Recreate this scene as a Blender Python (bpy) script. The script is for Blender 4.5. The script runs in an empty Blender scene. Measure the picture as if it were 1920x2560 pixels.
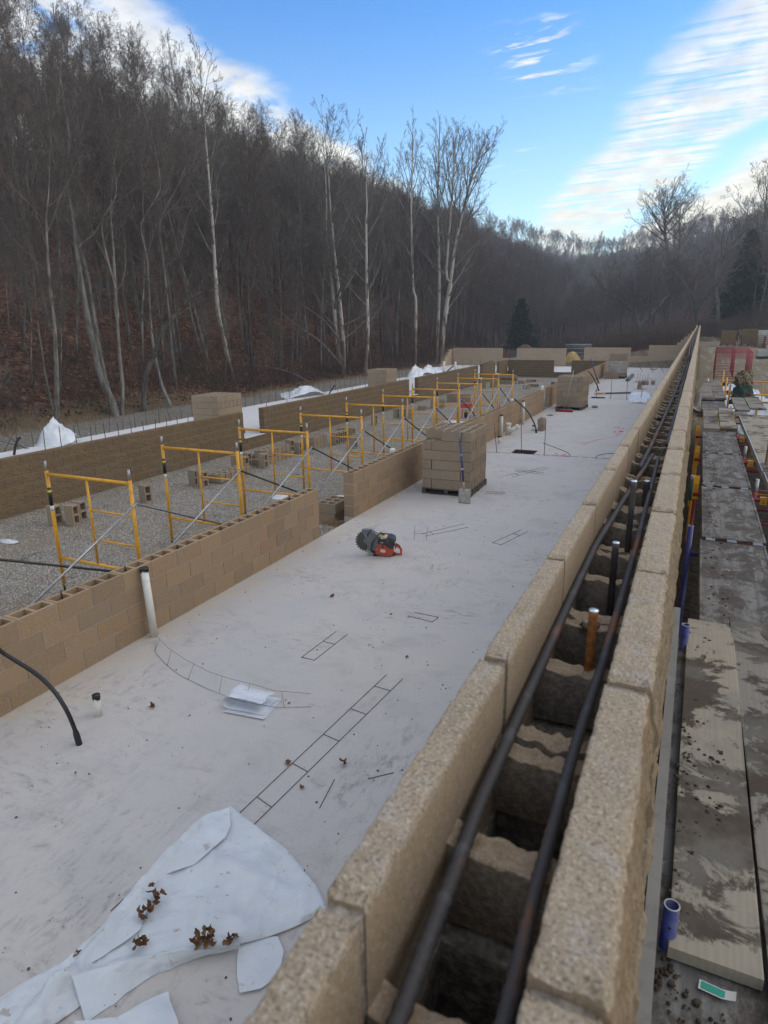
import bpy, bmesh, math, random
from mathutils import Vector, Matrix, Euler, noise
import numpy as np
PI = math.pi
SC = bpy.context.scene
COL = SC.collection
RNG = random.Random(7)

# ------------------------------------------------------------------ camera
YAW, PITCH, ROLL = 0.43978, 0.27819, -0.01246
CAM_H = 3.3176
def cam_axes():
    cy, sy, cp, sp = math.cos(YAW), math.sin(YAW), math.cos(PITCH), math.sin(PITCH)
    f = Vector((-sy*cp, cy*cp, -sp)); r0 = Vector((cy, sy, 0)); u0 = r0.cross(f)
    cr, sr = math.cos(ROLL), math.sin(ROLL)
    return r0*cr + u0*sr, u0*cr - r0*sr, f
cr_, cu_, cf_ = cam_axes()
cam_d = bpy.data.cameras.new('camera')
cam = bpy.data.objects.new('camera', cam_d); COL.objects.link(cam)
M3 = Matrix((cr_, cu_, -cf_)).transposed()
cam.matrix_world = Matrix.Translation((0, 0, CAM_H)) @ M3.to_4x4()
cam_d.sensor_fit = 'VERTICAL'; cam_d.sensor_height = 36.0
cam_d.lens = 1632.2/2560*36.0
cam_d.clip_start = 0.05; cam_d.clip_end = 3000
cam_d.dof.use_dof = True; cam_d.dof.focus_distance = 9.0; cam_d.dof.aperture_fstop = 8.5
SC.camera = cam

# ------------------------------------------------------------------ view
SC.render.engine = 'CYCLES'
SC.view_settings.view_transform = 'Standard'; SC.view_settings.look = 'None'
SC.view_settings.exposure = 0.6; SC.view_settings.gamma = 1.0
SC.view_settings.use_curve_mapping = False
SC.cycles.max_bounces = 6; SC.cycles.diffuse_bounces = 3; SC.cycles.glossy_bounces = 2
SC.cycles.transmission_bounces = 3; SC.cycles.transparent_max_bounces = 6; SC.cycles.volume_bounces = 0
SC.cycles.use_adaptive_sampling = True

# ------------------------------------------------------------------ node helper
class NT:
    def __init__(s, tree): s.t = tree; s.n = tree.nodes; s.l = tree.links
    def add(s, typ, **kw):
        n = s.n.new(typ)
        for k, v in kw.items(): setattr(n, k, v)
        return n
    def put(s, sock, v):
        if isinstance(v, bpy.types.NodeSocket): s.l.new(v, sock)
        elif v is not None: sock.default_value = v
    def math(s, op, a, b=None, c=None, clamp=False):
        n = s.add('ShaderNodeMath', operation=op, use_clamp=clamp)
        s.put(n.inputs[0], a)
        if b is not None: s.put(n.inputs[1], b)
        if c is not None: s.put(n.inputs[2], c)
        return n.outputs[0]
    def mix(s, fac, a, b, mode='MIX'):
        n = s.add('ShaderNodeMix', data_type='RGBA', blend_type=mode)
        s.put(n.inputs[0], fac)
        s.put(n.inputs[6], a if isinstance(a, bpy.types.NodeSocket) else (*a[:3], 1))
        s.put(n.inputs[7], b if isinstance(b, bpy.types.NodeSocket) else (*b[:3], 1))
        return n.outputs[2]
    def ramp(s, v, a, b, x=0.0, y=1.0):
        n = s.add('ShaderNodeMapRange', interpolation_type='SMOOTHSTEP')
        s.put(n.inputs[0], v); n.inputs[1].default_value = a; n.inputs[2].default_value = b
        n.inputs[3].default_value = x; n.inputs[4].default_value = y
        return n.outputs[0]
    def noise(s, vec, scale, detail=4, rough=.55, dist=0.0, out=0):
        n = s.add('ShaderNodeTexNoise'); s.put(n.inputs['Vector'], vec)
        n.inputs['Scale'].default_value = scale; n.inputs['Detail'].default_value = detail
        n.inputs['Roughness'].default_value = rough; n.inputs['Distortion'].default_value = dist
        return n.outputs[out]
    def voro(s, vec, scale, out='Distance', feature='F1', rnd=1.0):
        n = s.add('ShaderNodeTexVoronoi', feature=feature); s.put(n.inputs['Vector'], vec)
        n.inputs['Scale'].default_value = scale; n.inputs['Randomness'].default_value = rnd
        return n.outputs[out]
    def mapping(s, vec, scale=(1, 1, 1), rot=(0, 0, 0), loc=(0, 0, 0)):
        n = s.add('ShaderNodeMapping'); s.put(n.inputs[0], vec)
        n.inputs['Scale'].default_value = scale; n.inputs['Rotation'].default_value = rot; n.inputs['Location'].default_value = loc
        return n.outputs[0]

# ------------------------------------------------------------------ world: sky with clouds
SUN_EL, SUN_AZ = math.radians(42), math.radians(55)      # azimuth to the right of +Y
world = bpy.data.worlds.new('World'); SC.world = world; world.use_nodes = True
w = NT(world.node_tree); w.n.clear()
sky = w.add('ShaderNodeTexSky', sky_type='NISHITA'); sky.sun_disc = False
sky.sun_elevation = SUN_EL; sky.sun_rotation = SUN_AZ; sky.altitude = 300
sky.air_density = 1.0; sky.dust_density = 0.4; sky.ozone_density = 2.0
tc = w.add('ShaderNodeTexCoord').outputs['Generated']
sx = w.add('ShaderNodeSeparateXYZ'); w.put(sx.inputs[0], tc)
dz = w.math('MAXIMUM', w.math('ADD', sx.outputs[2], .12), .05)
u = w.math('DIVIDE', sx.outputs[0], dz); v = w.math('DIVIDE', sx.outputs[1], dz)
uv = w.add('ShaderNodeCombineXYZ'); w.put(uv.inputs[0], u); w.put(uv.inputs[1], v); uv = uv.outputs[0]
# the sheet of clouds in rows to the right of w = .9 and the bank over the left ridge
wob = w.math('MULTIPLY', w.math('SUBTRACT', w.noise(uv, 1.6, 3), .5), .34)
wc = w.math('ADD', w.math('ADD', u, w.math('MULTIPLY', v, .45)), wob)
band1 = w.math('MULTIPLY', w.ramp(wc, .80, .96), w.ramp(wc, 1.42, 1.30))
band2 = w.ramp(wc, 1.44, 1.62)
rip = w.mapping(uv, scale=(2.0, 26.0, 1), rot=(0, 0, math.radians(33)))
rn = w.noise(rip, 1.0, 4, .55, .6)
soft = w.noise(uv, 6.0, 6, .6)
puff = w.noise(uv, 3.2, 7, .62, .3)
d1 = w.math('MULTIPLY', band1, w.ramp(w.math('ADD', w.math('MULTIPLY', rn, .62), w.math('MULTIPLY', soft, .48)), .38, .63, 0, .95))
d2 = w.math('MULTIPLY', band2, w.ramp(puff, .22, .44))
lu = w.math('ADD', u, w.math('MULTIPLY', w.math('SUBTRACT', w.noise(uv, 3.0, 5, .6), .5), .30))
d3 = w.math('MULTIPLY', w.ramp(lu, -1.25, -1.37), w.ramp(w.noise(uv, 4.0, 7, .6, .3), .29, .48))
# small wisps
wm = w.math('MULTIPLY', w.math('MULTIPLY', w.ramp(u, -.66, -.54), w.ramp(u, -.32, -.42)), w.math('MULTIPLY', w.ramp(v, 1.88, 1.98), w.ramp(v, 2.42, 2.26)))
wm2 = w.math('MULTIPLY', w.math('MULTIPLY', w.ramp(u, -1.1, -.8), w.ramp(u, -.3, -.5)), w.math('MULTIPLY', w.ramp(v, 2.5, 2.75), w.ramp(v, 3.7, 3.2)))
wn = w.noise(w.mapping(uv, scale=(5, 17, 1), rot=(0, 0, math.radians(30))), 1.0, 5, .6, .4)
d4 = w.math('MULTIPLY', wm, w.ramp(wn, .5, .68))
d5 = w.math('MULTIPLY', wm2, w.ramp(wn, .60, .76, 0, .75))
d6 = w.math('MULTIPLY', w.ramp(v, 1.35, .7), w.ramp(puff, .36, .56))      # unseen broken cloud added overhead and behind for neutral fill light
dens = w.math('MAXIMUM', w.math('MAXIMUM', w.math('MAXIMUM', d1, d6), d2), w.math('MAXIMUM', d3, w.math('MAXIMUM', d4, d5)))
up = w.ramp(sx.outputs[2], 0.0, .03)
dens = w.math('MULTIPLY', w.math('MULTIPLY', dens, up), .93)
# hue of the clear sky: paler and slightly green near the horizon
hor = w.ramp(sx.outputs[2], .05, .50)
tint = w.mix(hor, (1.15, 1.22, 1.12), (0.20, 0.66, 1.08))
skyc = w.mix(1.0, sky.outputs[0], tint, 'MULTIPLY')
# cloud light: warm low down and towards the sun, cooler above
warm = w.mix(w.ramp(sx.outputs[2], .10, .36), (6.0, 5.7, 4.85), (4.75, 4.85, 4.85))
shade = w.ramp(w.noise(uv, 7.0, 4, .6), .25, .7, .80, 1.05)
warm = w.mix(1.0, warm, shade, 'MULTIPLY')
allc = w.mix(dens, skyc, warm)
bg = w.add('ShaderNodeBackground'); w.put(bg.inputs[0], allc); bg.inputs[1].default_value = 0.145
wo = w.add('ShaderNodeOutputWorld'); w.l.new(bg.outputs[0], wo.inputs[0])

# ------------------------------------------------------------------ sun lamp, raised and made wide and warm as added fill
sd = bpy.data.lights.new('sun', 'SUN'); sd.energy = 0.80; sd.angle = math.radians(60); sd.color = (1, .87, .68)
sun = bpy.data.objects.new('sun', sd); COL.objects.link(sun)
sdir = Vector((math.sin(SUN_AZ)*math.cos(SUN_EL), math.cos(SUN_AZ)*math.cos(SUN_EL), math.sin(SUN_EL)))
sun.rotation_euler = (-sdir).to_track_quat('-Z', 'Y').to_euler()
sun.location = sdir*60 + Vector((0, 20, 0))

# ------------------------------------------------------------------ materials
def new_mat(name, rough=.85, spec=.3):
    m = bpy.data.materials.new(name); m.use_nodes = True
    t = NT(m.node_tree); b = t.n['Principled BSDF']
    b.inputs['Roughness'].default_value = rough
    b.inputs['Specular IOR Level'].default_value = spec
    return m, t, b
def objco(t): return t.add('ShaderNodeTexCoord').outputs['Object']
def worldco(t): return t.add('ShaderNodeNewGeometry').outputs['Position']
def rnd(t): return t.add('ShaderNodeObjectInfo').outputs['Random']
def bump(t, b, h, strength=.4, dist=.01):
    n = t.add('ShaderNodeBump'); n.inputs['Strength'].default_value = strength; n.inputs['Distance'].default_value = dist
    t.put(n.inputs['Height'], h); t.l.new(n.outputs[0], b.inputs['Normal'])
def shifted(t):
    c = objco(t); r = rnd(t)
    n = t.add('ShaderNodeVectorMath', operation='ADD'); t.put(n.inputs[0], c)
    k = t.add('ShaderNodeCombineXYZ'); t.put(k.inputs[0], t.math('MULTIPLY', r, 37.)); t.put(k.inputs[1], t.math('MULTIPLY', r, 91.))
    t.put(n.inputs[1], k.outputs[0]); return n.outputs[0]
def cmu_mat(name, c1, c2, grain=150., bstr=.5, stain=(.24, .19, .14), stain_amt=.35, light=(.52, .46, .38)):
    m, t, b = new_mat(name, .95, .15)
    co = shifted(t); r = rnd(t)
    col = t.mix(r, c1, c2)
    r2 = t.math('FRACT', t.math('MULTIPLY', r, 7.31)); col = t.mix(t.ramp(r2, .62, 1.0, 0, .55), col, (c1[0]*1.0, c1[1]*.86, c1[2]*.68))
    r3 = t.math('FRACT', t.math('MULTIPLY', r, 13.7)); col = t.mix(t.ramp(r3, .75, 1.0, 0, .22), col, [(c1[0]+c1[1]+c1[2])/3.6*q for q in (1.08, 1.0, .90)])
    big = t.noise(co, 5.0, 4, .6); col = t.mix(t.ramp(big, .45, .75, 0, stain_amt), col, stain)
    sp = t.noise(co, grain, 3, .7); col = t.mix(t.ramp(sp, .35, .7, 0, .55), col, light)
    dk = t.noise(co, grain*1.7, 2, .6); col = t.mix(t.ramp(dk, .60, .75, 0, .6), col, [c*.45 for c in c1])
    t.put(b.inputs['Base Color'], col)
    bump(t, b, t.math('ADD', sp, t.math('MULTIPLY', t.noise(co, grain*2.4, 2), .6)), bstr, .42/grain)
    return m
M = {}
M['cmu'] = cmu_mat('cmu_tan', (.330, .203, .098), (.220, .136, .067))
M['cmu_grey'] = cmu_mat('cmu_tan_stack', (.285, .206, .131), (.22, .157, .099))
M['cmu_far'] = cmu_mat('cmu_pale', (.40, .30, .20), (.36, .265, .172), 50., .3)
M['split'] = cmu_mat('split_face', (.160, .110, .062), (.128, .088, .050), 60., .7, (.10, .074, .048), .5, (.27, .205, .135))
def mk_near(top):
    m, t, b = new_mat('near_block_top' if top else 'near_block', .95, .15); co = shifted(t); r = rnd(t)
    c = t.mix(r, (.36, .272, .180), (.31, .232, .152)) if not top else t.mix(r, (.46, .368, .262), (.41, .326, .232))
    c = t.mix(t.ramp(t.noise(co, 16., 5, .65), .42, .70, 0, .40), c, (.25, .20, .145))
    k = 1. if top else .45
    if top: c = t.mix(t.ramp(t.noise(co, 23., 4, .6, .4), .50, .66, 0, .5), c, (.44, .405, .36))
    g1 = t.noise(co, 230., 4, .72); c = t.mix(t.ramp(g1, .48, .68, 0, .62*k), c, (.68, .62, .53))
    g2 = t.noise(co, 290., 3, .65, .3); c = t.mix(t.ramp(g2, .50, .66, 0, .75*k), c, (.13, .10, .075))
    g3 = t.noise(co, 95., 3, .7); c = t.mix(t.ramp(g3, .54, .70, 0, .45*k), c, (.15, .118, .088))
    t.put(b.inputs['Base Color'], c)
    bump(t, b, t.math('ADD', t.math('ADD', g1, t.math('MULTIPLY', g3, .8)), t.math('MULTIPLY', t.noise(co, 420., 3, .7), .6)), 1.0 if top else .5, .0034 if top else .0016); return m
M['near_top'] = mk_near(True)
M['near'] = mk_near(False)
M['mortar'] = cmu_mat('mortar_grey', (.46, .41, .375), (.44, .39, .355), 60., .4)
M['split_near'] = cmu_mat('split_near', (.215, .162, .108), (.18, .135, .09), 120., 1.0, (.11, .085, .06), .6, (.36, .295, .22))
M['web'] = cmu_mat('shaded_web', (.15, .125, .098), (.12, .10, .078), 110., .8, (.075, .062, .05), .6, (.27, .235, .19))  # darker colour stands in for the shade inside the cells
M['mortar_tan'] = cmu_mat('mortar_tan', (.26, .205, .15), (.24, .19, .138), 60., .4)
M['mortar_far'] = cmu_mat('mortar_far', (.20, .155, .11), (.19, .145, .10), 60., .3)
M['mortar_and_shade'] = cmu_mat('mortar_and_shade', (.17, .145, .12), (.14, .12, .10), 60., .6)  # dark mortar; also colours the lower blocks for cell shade
M['greyblock'] = cmu_mat('grey_block', (.40, .42, .42), (.36, .38, .38), 60., .3, (.3, .3, .3), .2, (.5, .5, .5))
def plain(name, col, rough=.6, spec=.4, metal=0., var=.25, scale=14., bs=.15, dirt=None, dirt_amt=.6, dirt_scale=6.):
    m, t, b = new_mat(name, rough, spec); b.inputs['Metallic'].default_value = metal
    co = shifted(t); n = t.noise(co, scale, 4, .6)
    c = t.mix(t.ramp(n, .3, .7), [x*(1-var) for x in col], [min(1, x*(1+var*.6)) for x in col])
    if dirt: c = t.mix(t.ramp(t.noise(co, dirt_scale, 5, .65), .52, .68, 0, dirt_amt), c, dirt)
    t.put(b.inputs['Base Color'], c)
    if bs: bump(t, b, t.noise(co, scale*3, 3), bs, .004)
    return m
M['yellow'] = plain('yellow_paint', (.70, .34, .018), .42, .5, 0, .14, 9., .06, (.32, .16, .05), .6, 11.)
M['galv'] = plain('galvanised', (.38, .39, .40), .45, .5, .6, .25, 20.)
M['brace'] = plain('brace_steel', (.20, .205, .21), .5, .5, .5, .3, 12.)
M['darksteel'] = plain('dark_steel', (.055, .05, .05), .5, .5, .4, .3, 20.)
M['wire'] = plain('wire', (.10, .10, .105), .5, .5, .5, .2, 20.)
M['black'] = plain('black_plastic', (.012, .013, .015), .4, .5, 0, .2, 20., .05)
M['pvc'] = plain('white_pvc', (.74, .73, .68), .4, .5, 0, .05, 6., .03, (.48, .42, .33), .35, 8.)
M['red'] = plain('red_paint', (.30, .018, .035), .45, .5, 0, .2, 8., .05, (.14, .03, .03), .6, 7.)
M['blue'] = plain('blue_paint', (.02, .03, .17), .4, .5, 0, .25, 14., .05, (.10, .10, .14), .5, 15.)
M['mud'] = plain('dark_mud', (.062, .046, .034), .95, .15, 0, .4, 30., .8)
M['orange'] = plain('orange_plastic', (.52, .065, .025), .42, .5, 0, .12, 10., .04, (.25, .09, .06), .5, 14.)
M['saw_grey'] = plain('saw_grey', (.17, .18, .19), .5, .4, .1, .2, 12., .08, (.24, .23, .21), .7, 8.)
M['saw_dark'] = plain('saw_dark', (.035, .036, .038), .5, .4, 0, .2, 16., .05, (.14, .13, .12), .5, 9.)
M['blade'] = plain('blade_steel', (.095, .085, .078), .45, .5, .5, .2, 10.)
M['label_w'] = plain('label_white', (.62, .62, .60), .5, .3, 0, .1, 8., 0)
M['label_y'] = plain('label_yellow', (.66, .56, .06), .5, .3, 0, .1, 8., 0)
M['tan_label'] = plain('label_tan', (.55, .42, .24), .5, .3, 0, .1, 8., 0)
M['green_label'] = plain('label_green', (.02, .28, .20), .5, .3, 0, .1, 8., 0)
M['wood_dark'] = plain('pallet_wood_grey', (.105, .088, .075), .85, .2, 0, .35, 12., .4)
M['wood_warm'] = plain('pallet_wood_warm', (.26, .145, .075), .85, .2, 0, .35, 10., .4)
M['leaf'] = plain('dead_leaf', (.165, .085, .042), .8, .2, 0, .4, 30., .2)
M['spade'] = plain('spade_steel', (.36, .33, .29), .6, .4, .2, .2, 10., .15, (.42, .38, .33), .6, 5.)
M['spray'] = plain('pink_spray', (.75, .04, .11), .8, .2, 0, .15, 20., 0)
M['rubber'] = plain('rubber', (.02, .02, .02), .7, .3, 0, .2, 12., .1)
M['slate'] = plain('slate_blue_steel', (.10, .115, .13), .5, .4, .2, .2, 8.)
M['sand'] = plain('yellow_sand', (.46, .33, .14), .95, .1, 0, .3, 5., .5)
M['soil'] = plain('brown_soil', (.13, .092, .062), .98, .1, 0, .4, 6., .8)
M['clear'] = plain('pale_wrap', (.50, .51, .52), .25, .6, 0, .3, 5., .3)
M['bluebin'] = plain('blue_bin', (.05, .22, .45), .5, .4, 0, .1, 8., 0)
M['marker'] = plain('orange_marker', (.75, .22, .02), .5, .4, 0, .1, 8., 0)
M['bigpipe'] = plain('grey_pipe', (.22, .225, .235), .5, .4, 0, .2, 5., .1)
M['redmesh'] = plain('red_cloth', (.16, .028, .03), .8, .2, 0, .3, 30., .5)
M['greenmesh'] = plain('green_mesh', (.045, .085, .07), .8, .2, 0, .35, 60., .8)
# rusty rebar
def mk_rebar():
    m, t, b = new_mat('rusty_rebar', .62, .35); b.inputs['Metallic'].default_value = .15
    co = t.add('ShaderNodeNewGeometry').outputs['Position']
    s = t.mapping(co, scale=(14, 4, 14)); n = t.noise(s, 1.0, 5, .65)
    c = t.mix(t.ramp(n, .54, .68, 0, .8), (.062, .057, .056), (.22, .088, .03))
    c = t.mix(t.ramp(t.noise(co, 25., 3), .55, .7, 0, .5), c, (.12, .12, .13))
    t.put(b.inputs['Base Color'], c); bump(t, b, t.noise(co, 300., 3), .3, .003); return m
M['rebar'] = mk_rebar()
M['rust'] = plain('orange_rust', (.30, .115, .03), .75, .3, .1, .5, 60., .3, (.07, .04, .03), .7, 40.)
def mk_dowel_cap():
    m, t, b = new_mat('bright_cut_steel', .3, .6); b.inputs['Metallic'].default_value = .9
    b.inputs['Base Color'].default_value = (.62, .68, .76, 1); return m  # pale blue puts the sky's reflection into the steel colour
M['cut'] = mk_dowel_cap()
# white plastic sheeting
def mk_poly(name, col, dirt):
    m, t, b = new_mat(name, .24, .6); co = worldco(t)
    n = t.noise(co, 3.0, 5, .6); c = t.mix(t.ramp(n, .4, .7, 0, .4), col, [x*.85 for x in col])
    d = t.noise(co, 7.0, 6, .7); c = t.mix(t.ramp(d, .62, .70, 0, dirt), c, (.40, .34, .27))
    d2 = t.noise(co, 22.0, 4, .6); c = t.mix(t.ramp(d2, .66, .73, 0, dirt), c, (.33, .25, .18))
    t.put(b.inputs['Base Color'], c); bump(t, b, t.math('ADD', t.noise(co, 6.0, 6, .6, 1.6), t.math('ABSOLUTE', t.math('SUBTRACT', t.noise(co, 5.0, 2, .5, .8), .5))), .32, .03)
    t.put(b.inputs['Alpha'], t.ramp(t.noise(co, 4.0, 3, .5), .3, .7, .80, .93))
    return m
M['poly'] = mk_poly('white_plastic_sheet', (.66, .70, .73), .85)
M['poly_clean'] = mk_poly('white_plastic', (.70, .73, .77), .15)
# concrete slab
def mk_slab(name, base, warm, k=1.0):
    m, t, b = new_mat(name, .8, .25); co = worldco(t)
    n1 = t.noise(co, .45, 4, .6); c = t.mix(t.ramp(n1, .35, .68), base, warm)
    n2 = t.noise(co, 2.2, 6, .65, .6); c = t.mix(t.ramp(n2, .48, .72, 0, .45*k), c, [x*.72 for x in base])
    sy_ = t.add('ShaderNodeSeparateXYZ'); t.put(sy_.inputs[0], co); Ys = sy_.outputs[1]
    # scuffs and trowel streaks running across the slab
    s = t.mapping(co, scale=(5.5, 15, 5), rot=(0, 0, math.radians(-24))); n3 = t.noise(s, 1.0, 8, .76, .5)
    patch = t.math('MAXIMUM', t.ramp(t.noise(co, .9, 4, .6, .3), .45, .64), t.math('MULTIPLY', t.ramp(Ys, 3.9, 2.2), t.ramp(t.noise(co, 1.6, 4, .6, .5), .40, .56)))
    s3_ = t.mapping(co, scale=(14, 5, 5), rot=(0, 0, math.radians(31))); n3b = t.noise(s3_, 1.0, 8, .76, .7); n3 = t.math('ADD', n3, t.math('MULTIPLY', t.math('SUBTRACT', n3b, n3), t.ramp(t.noise(co, .8, 3, .5), .42, .58)))
    c = t.mix(t.math('MULTIPLY', t.ramp(n3, .47, .66), t.math('MULTIPLY', patch, .72*k)), c, (.185, .178, .18))
    s2 = t.mapping(co, scale=(3, 40, 3), rot=(0, 0, math.radians(8))); n4 = t.noise(s2, 1.0, 5, .65, .3)
    c = t.mix(t.ramp(n4, .58, .72, 0, .35*k), c, (.30, .295, .30))
    sx_ = sy_.outputs[0]; c = t.mix(t.math('MULTIPLY', t.ramp(t.math('ADD', sx_, t.math('MULTIPLY', t.noise(co, 2.2, 5, .7), .9)), -4.25, -4.75, 0, .75*k), t.ramp(t.noise(co, 3.1, 5, .65), .38, .6)), c, (.50, .42, .325))
    dp = t.noise(co, .75, 3, .5, .3); c = t.mix(t.ramp(dp, .60, .68, 0, .28*k), c, (.33, .325, .335))
    n5 = t.noise(co, 40., 4, .6); c = t.mix(t.ramp(n5, .35, .7, 0, .22), c, [x*1.18 for x in base])
    sp = t.voro(co, 9.0); c = t.mix(t.ramp(sp, .045, .03, 0, .7*k), c, (.10, .09, .08))
    t.put(b.inputs['Base Color'], c)
    bump(t, b, t.math('ADD', t.math('MULTIPLY', n3, .6), n5), .12, .006)
    return m
M['slab'] = mk_slab('slab_concrete', (.455, .438, .426), (.51, .472, .43))
M['slab_sheen'] = mk_slab('slab_sky_sheen', (.60, .60, .62), (.60, .59, .59), .35)  # paler slab copy, grazing sky reflection put into its colour
# gravel
def mk_gravel():
    m, t, b = new_mat('gravel', .95, .2); co = worldco(t)
    v = t.voro(co, 42., 'Color'); sv = t.add('ShaderNodeSeparateColor'); t.put(sv.inputs[0], v)
    c = t.mix(sv.outputs[0], (.22, .198, .165), (.52, .475, .405))
    d = t.voro(co, 42., 'Distance'); c = t.mix(t.ramp(d, .34, .66, 0, .7), c, (.085, .076, .066))
    n = t.noise(co, .8, 5, .6); c = t.mix(t.ramp(n, .45, .66, 0, .6), c, (.225, .17, .112))
    n2 = t.noise(co, 1.7, 5, .65, .5); c = t.mix(t.ramp(n2, .58, .72, 0, .75), c, (.075, .068, .062))
    t.put(b.inputs['Base Color'], c); bump(t, b, t.math('SUBTRACT', 1.0, d), .9, .02); return m
M['gravel'] = mk_gravel()
def mk_stone():
    m, t, b = new_mat('gravel_stone', .9, .2); r = t.add('ShaderNodeNewGeometry').outputs['Random Per Island']
    o = t.add('ShaderNodeAttribute', attribute_type='INSTANCER', attribute_name='shade').outputs['Fac']
    c = t.mix(o, (.21, .188, .157), (.54, .495, .425)); t.put(b.inputs['Base Color'], c); return m
M['stone'] = mk_stone()
# the ground: gravel yard, leaf litter on the hills, dirt track
def mk_ground():
    m, t, b = new_mat('ground', .97, .1); co = worldco(t)
    s = t.add('ShaderNodeSeparateXYZ'); t.put(s.inputs[0], co); X, Y, Z = s.outputs
    # leaf litter
    lv = t.voro(co, 6.5, 'Color'); sl = t.add('ShaderNodeSeparateColor'); t.put(sl.inputs[0], lv)
    leaf = t.mix(sl.outputs[0], (.060, .034, .026), (.215, .105, .068))
    leaf = t.mix(t.ramp(sl.outputs[1], .78, .95), leaf, (.26, .17, .125))
    leaf = t.mix(t.ramp(t.noise(co, .22, 5, .6), .48, .70, 0, .7), leaf, (.055, .046, .036))
    leaf = t.mix(t.ramp(t.noise(co, 1.2, 5, .7), .55, .72, 0, .6), leaf, (.04, .033, .028))
    # yard
    gv = t.voro(co, 20., 'Color'); sg = t.add('ShaderNodeSeparateColor'); t.put(sg.inputs[0], gv)
    yard = t.mix(sg.outputs[0], (.125, .115, .10), (.30, .28, .245))
    yard = t.mix(t.ramp(t.noise(co, .35, 5, .6), .4, .7, 0, .6), yard, (.175, .145, .105))
    # dirt on the right
    dirt = t.mix(t.noise(co, .6, 6, .65), (.13, .105, .075), (.31, .265, .19))
    dirt = t.mix(t.ramp(t.noise(t.mapping(co, scale=(3, .35, 1)), 1.0, 4, .6), .52, .66, 0, .6), dirt, (.36, .33, .27))
    edge = t.math('ADD', X, t.math('MULTIPLY', t.math('SUBTRACT', t.noise(co, .5, 5, .6), .5), 2.2))
    ysel = t.ramp(Y, 53., 57.); eA = t.ramp(edge, -6.0, -2.0); eB = t.ramp(edge, -.9, .3)
    base = t.mix(t.math('ADD', t.math('MULTIPLY', eA, t.math('SUBTRACT', 1.0, ysel)), t.math('MULTIPLY', eB, ysel)), t.mix(ysel, yard, leaf), dirt)
    soil_shade = t.math('MULTIPLY', t.math('MULTIPLY', t.ramp(X, -.3, -.1), t.ramp(edge, 3.2, 1.6)), t.ramp(Y, 24., 17.)); base = t.mix(soil_shade, base, (.040, .033, .027))  # dark soil under the decks, with their shade painted in
    # dry grass strip where yard meets woods
    gr = t.mix(t.noise(t.mapping(co, scale=(9, 9, 9)), 1.0, 4, .7), (.065, .05, .033), (.20, .155, .10))
    e2 = t.math('ADD', edge, t.math('MULTIPLY', t.math('MAXIMUM', t.math('SUBTRACT', Y, 60.), 0.), .1))
    g1 = t.math('MULTIPLY', t.ramp(e2, -21.6, -22.4), 1.0)
    base = t.mix(g1, base, gr); base = t.mix(t.ramp(e2, -22.9, -23.8), base, leaf)
    farw = t.ramp(t.math('ADD', Y, t.math('MULTIPLY', t.math('SUBTRACT', t.noise(co, .2, 4), .5), 14.)), 88., 98.)
    base = t.mix(farw, base, leaf)
    bank = t.math('MULTIPLY', t.ramp(Y, 52., 62.), t.ramp(t.math('ADD', X, t.math('MULTIPLY', t.noise(co, .4, 4), 2.5)), 4.6, 6.4))
    bk = t.mix(t.noise(co, 1.4, 6, .7), (.07, .052, .035), (.25, .19, .12)); base = t.mix(bank, base, bk)
    t.put(b.inputs['Base Color'], base)
    bump(t, b, t.math('ADD', t.noise(co, 5., 6, .75), t.math('MULTIPLY', t.voro(co, 8.), .7)), .8, .12)
    return m
M['ground'] = mk_ground()
def mk_bark(name, a, b_, white=None, wz=None):
    m, t, b = new_mat(name, .95, .1); co = worldco(t)
    s = t.mapping(co, scale=(7, 7, 1.6)); n = t.noise(s, 1.0, 5, .65)
    c = t.mix(t.ramp(n, .35, .65), a, b_)
    r = rnd(t); c = t.mix(t.math('MULTIPLY', r, .45), c, [x*.55 for x in a])
    if white:
        sz = t.add('ShaderNodeSeparateXYZ'); t.put(sz.inputs[0], co)
        p = t.noise(t.mapping(co, scale=(3.2, 3.2, 1.1)), 1.0, 5, .7)
        thr = t.math('ADD', p, t.ramp(sz.outputs[2], 0., wz, -.10, .22))
        c = t.mix(t.ramp(thr, .46, .56), c, white)
    t.put(b.inputs['Base Color'], c); bump(t, b, n, .5, .03); return m
M['bark'] = mk_bark('bark_grey', (.10, .092, .086), (.26, .245, .23))
M['bark_dark'] = mk_bark('bark_dark', (.055, .049, .046), (.14, .127, .12))
M['bark_pale'] = mk_bark('bark_pale', (.115, .108, .10), (.27, .258, .24))
M['syc'] = mk_bark('sycamore_bark', (.15, .105, .08), (.27, .215, .175), (.45, .425, .39), 8.)
M['twig'] = mk_bark('twig', (.115, .096, .086), (.225, .195, .178))
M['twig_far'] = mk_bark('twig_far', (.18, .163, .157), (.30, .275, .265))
M['brush'] = mk_bark('brush', (.075, .056, .047), (.18, .142, .118))
M['needle'] = mk_bark('needle', (.022, .048, .028), (.065, .115, .062))
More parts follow.
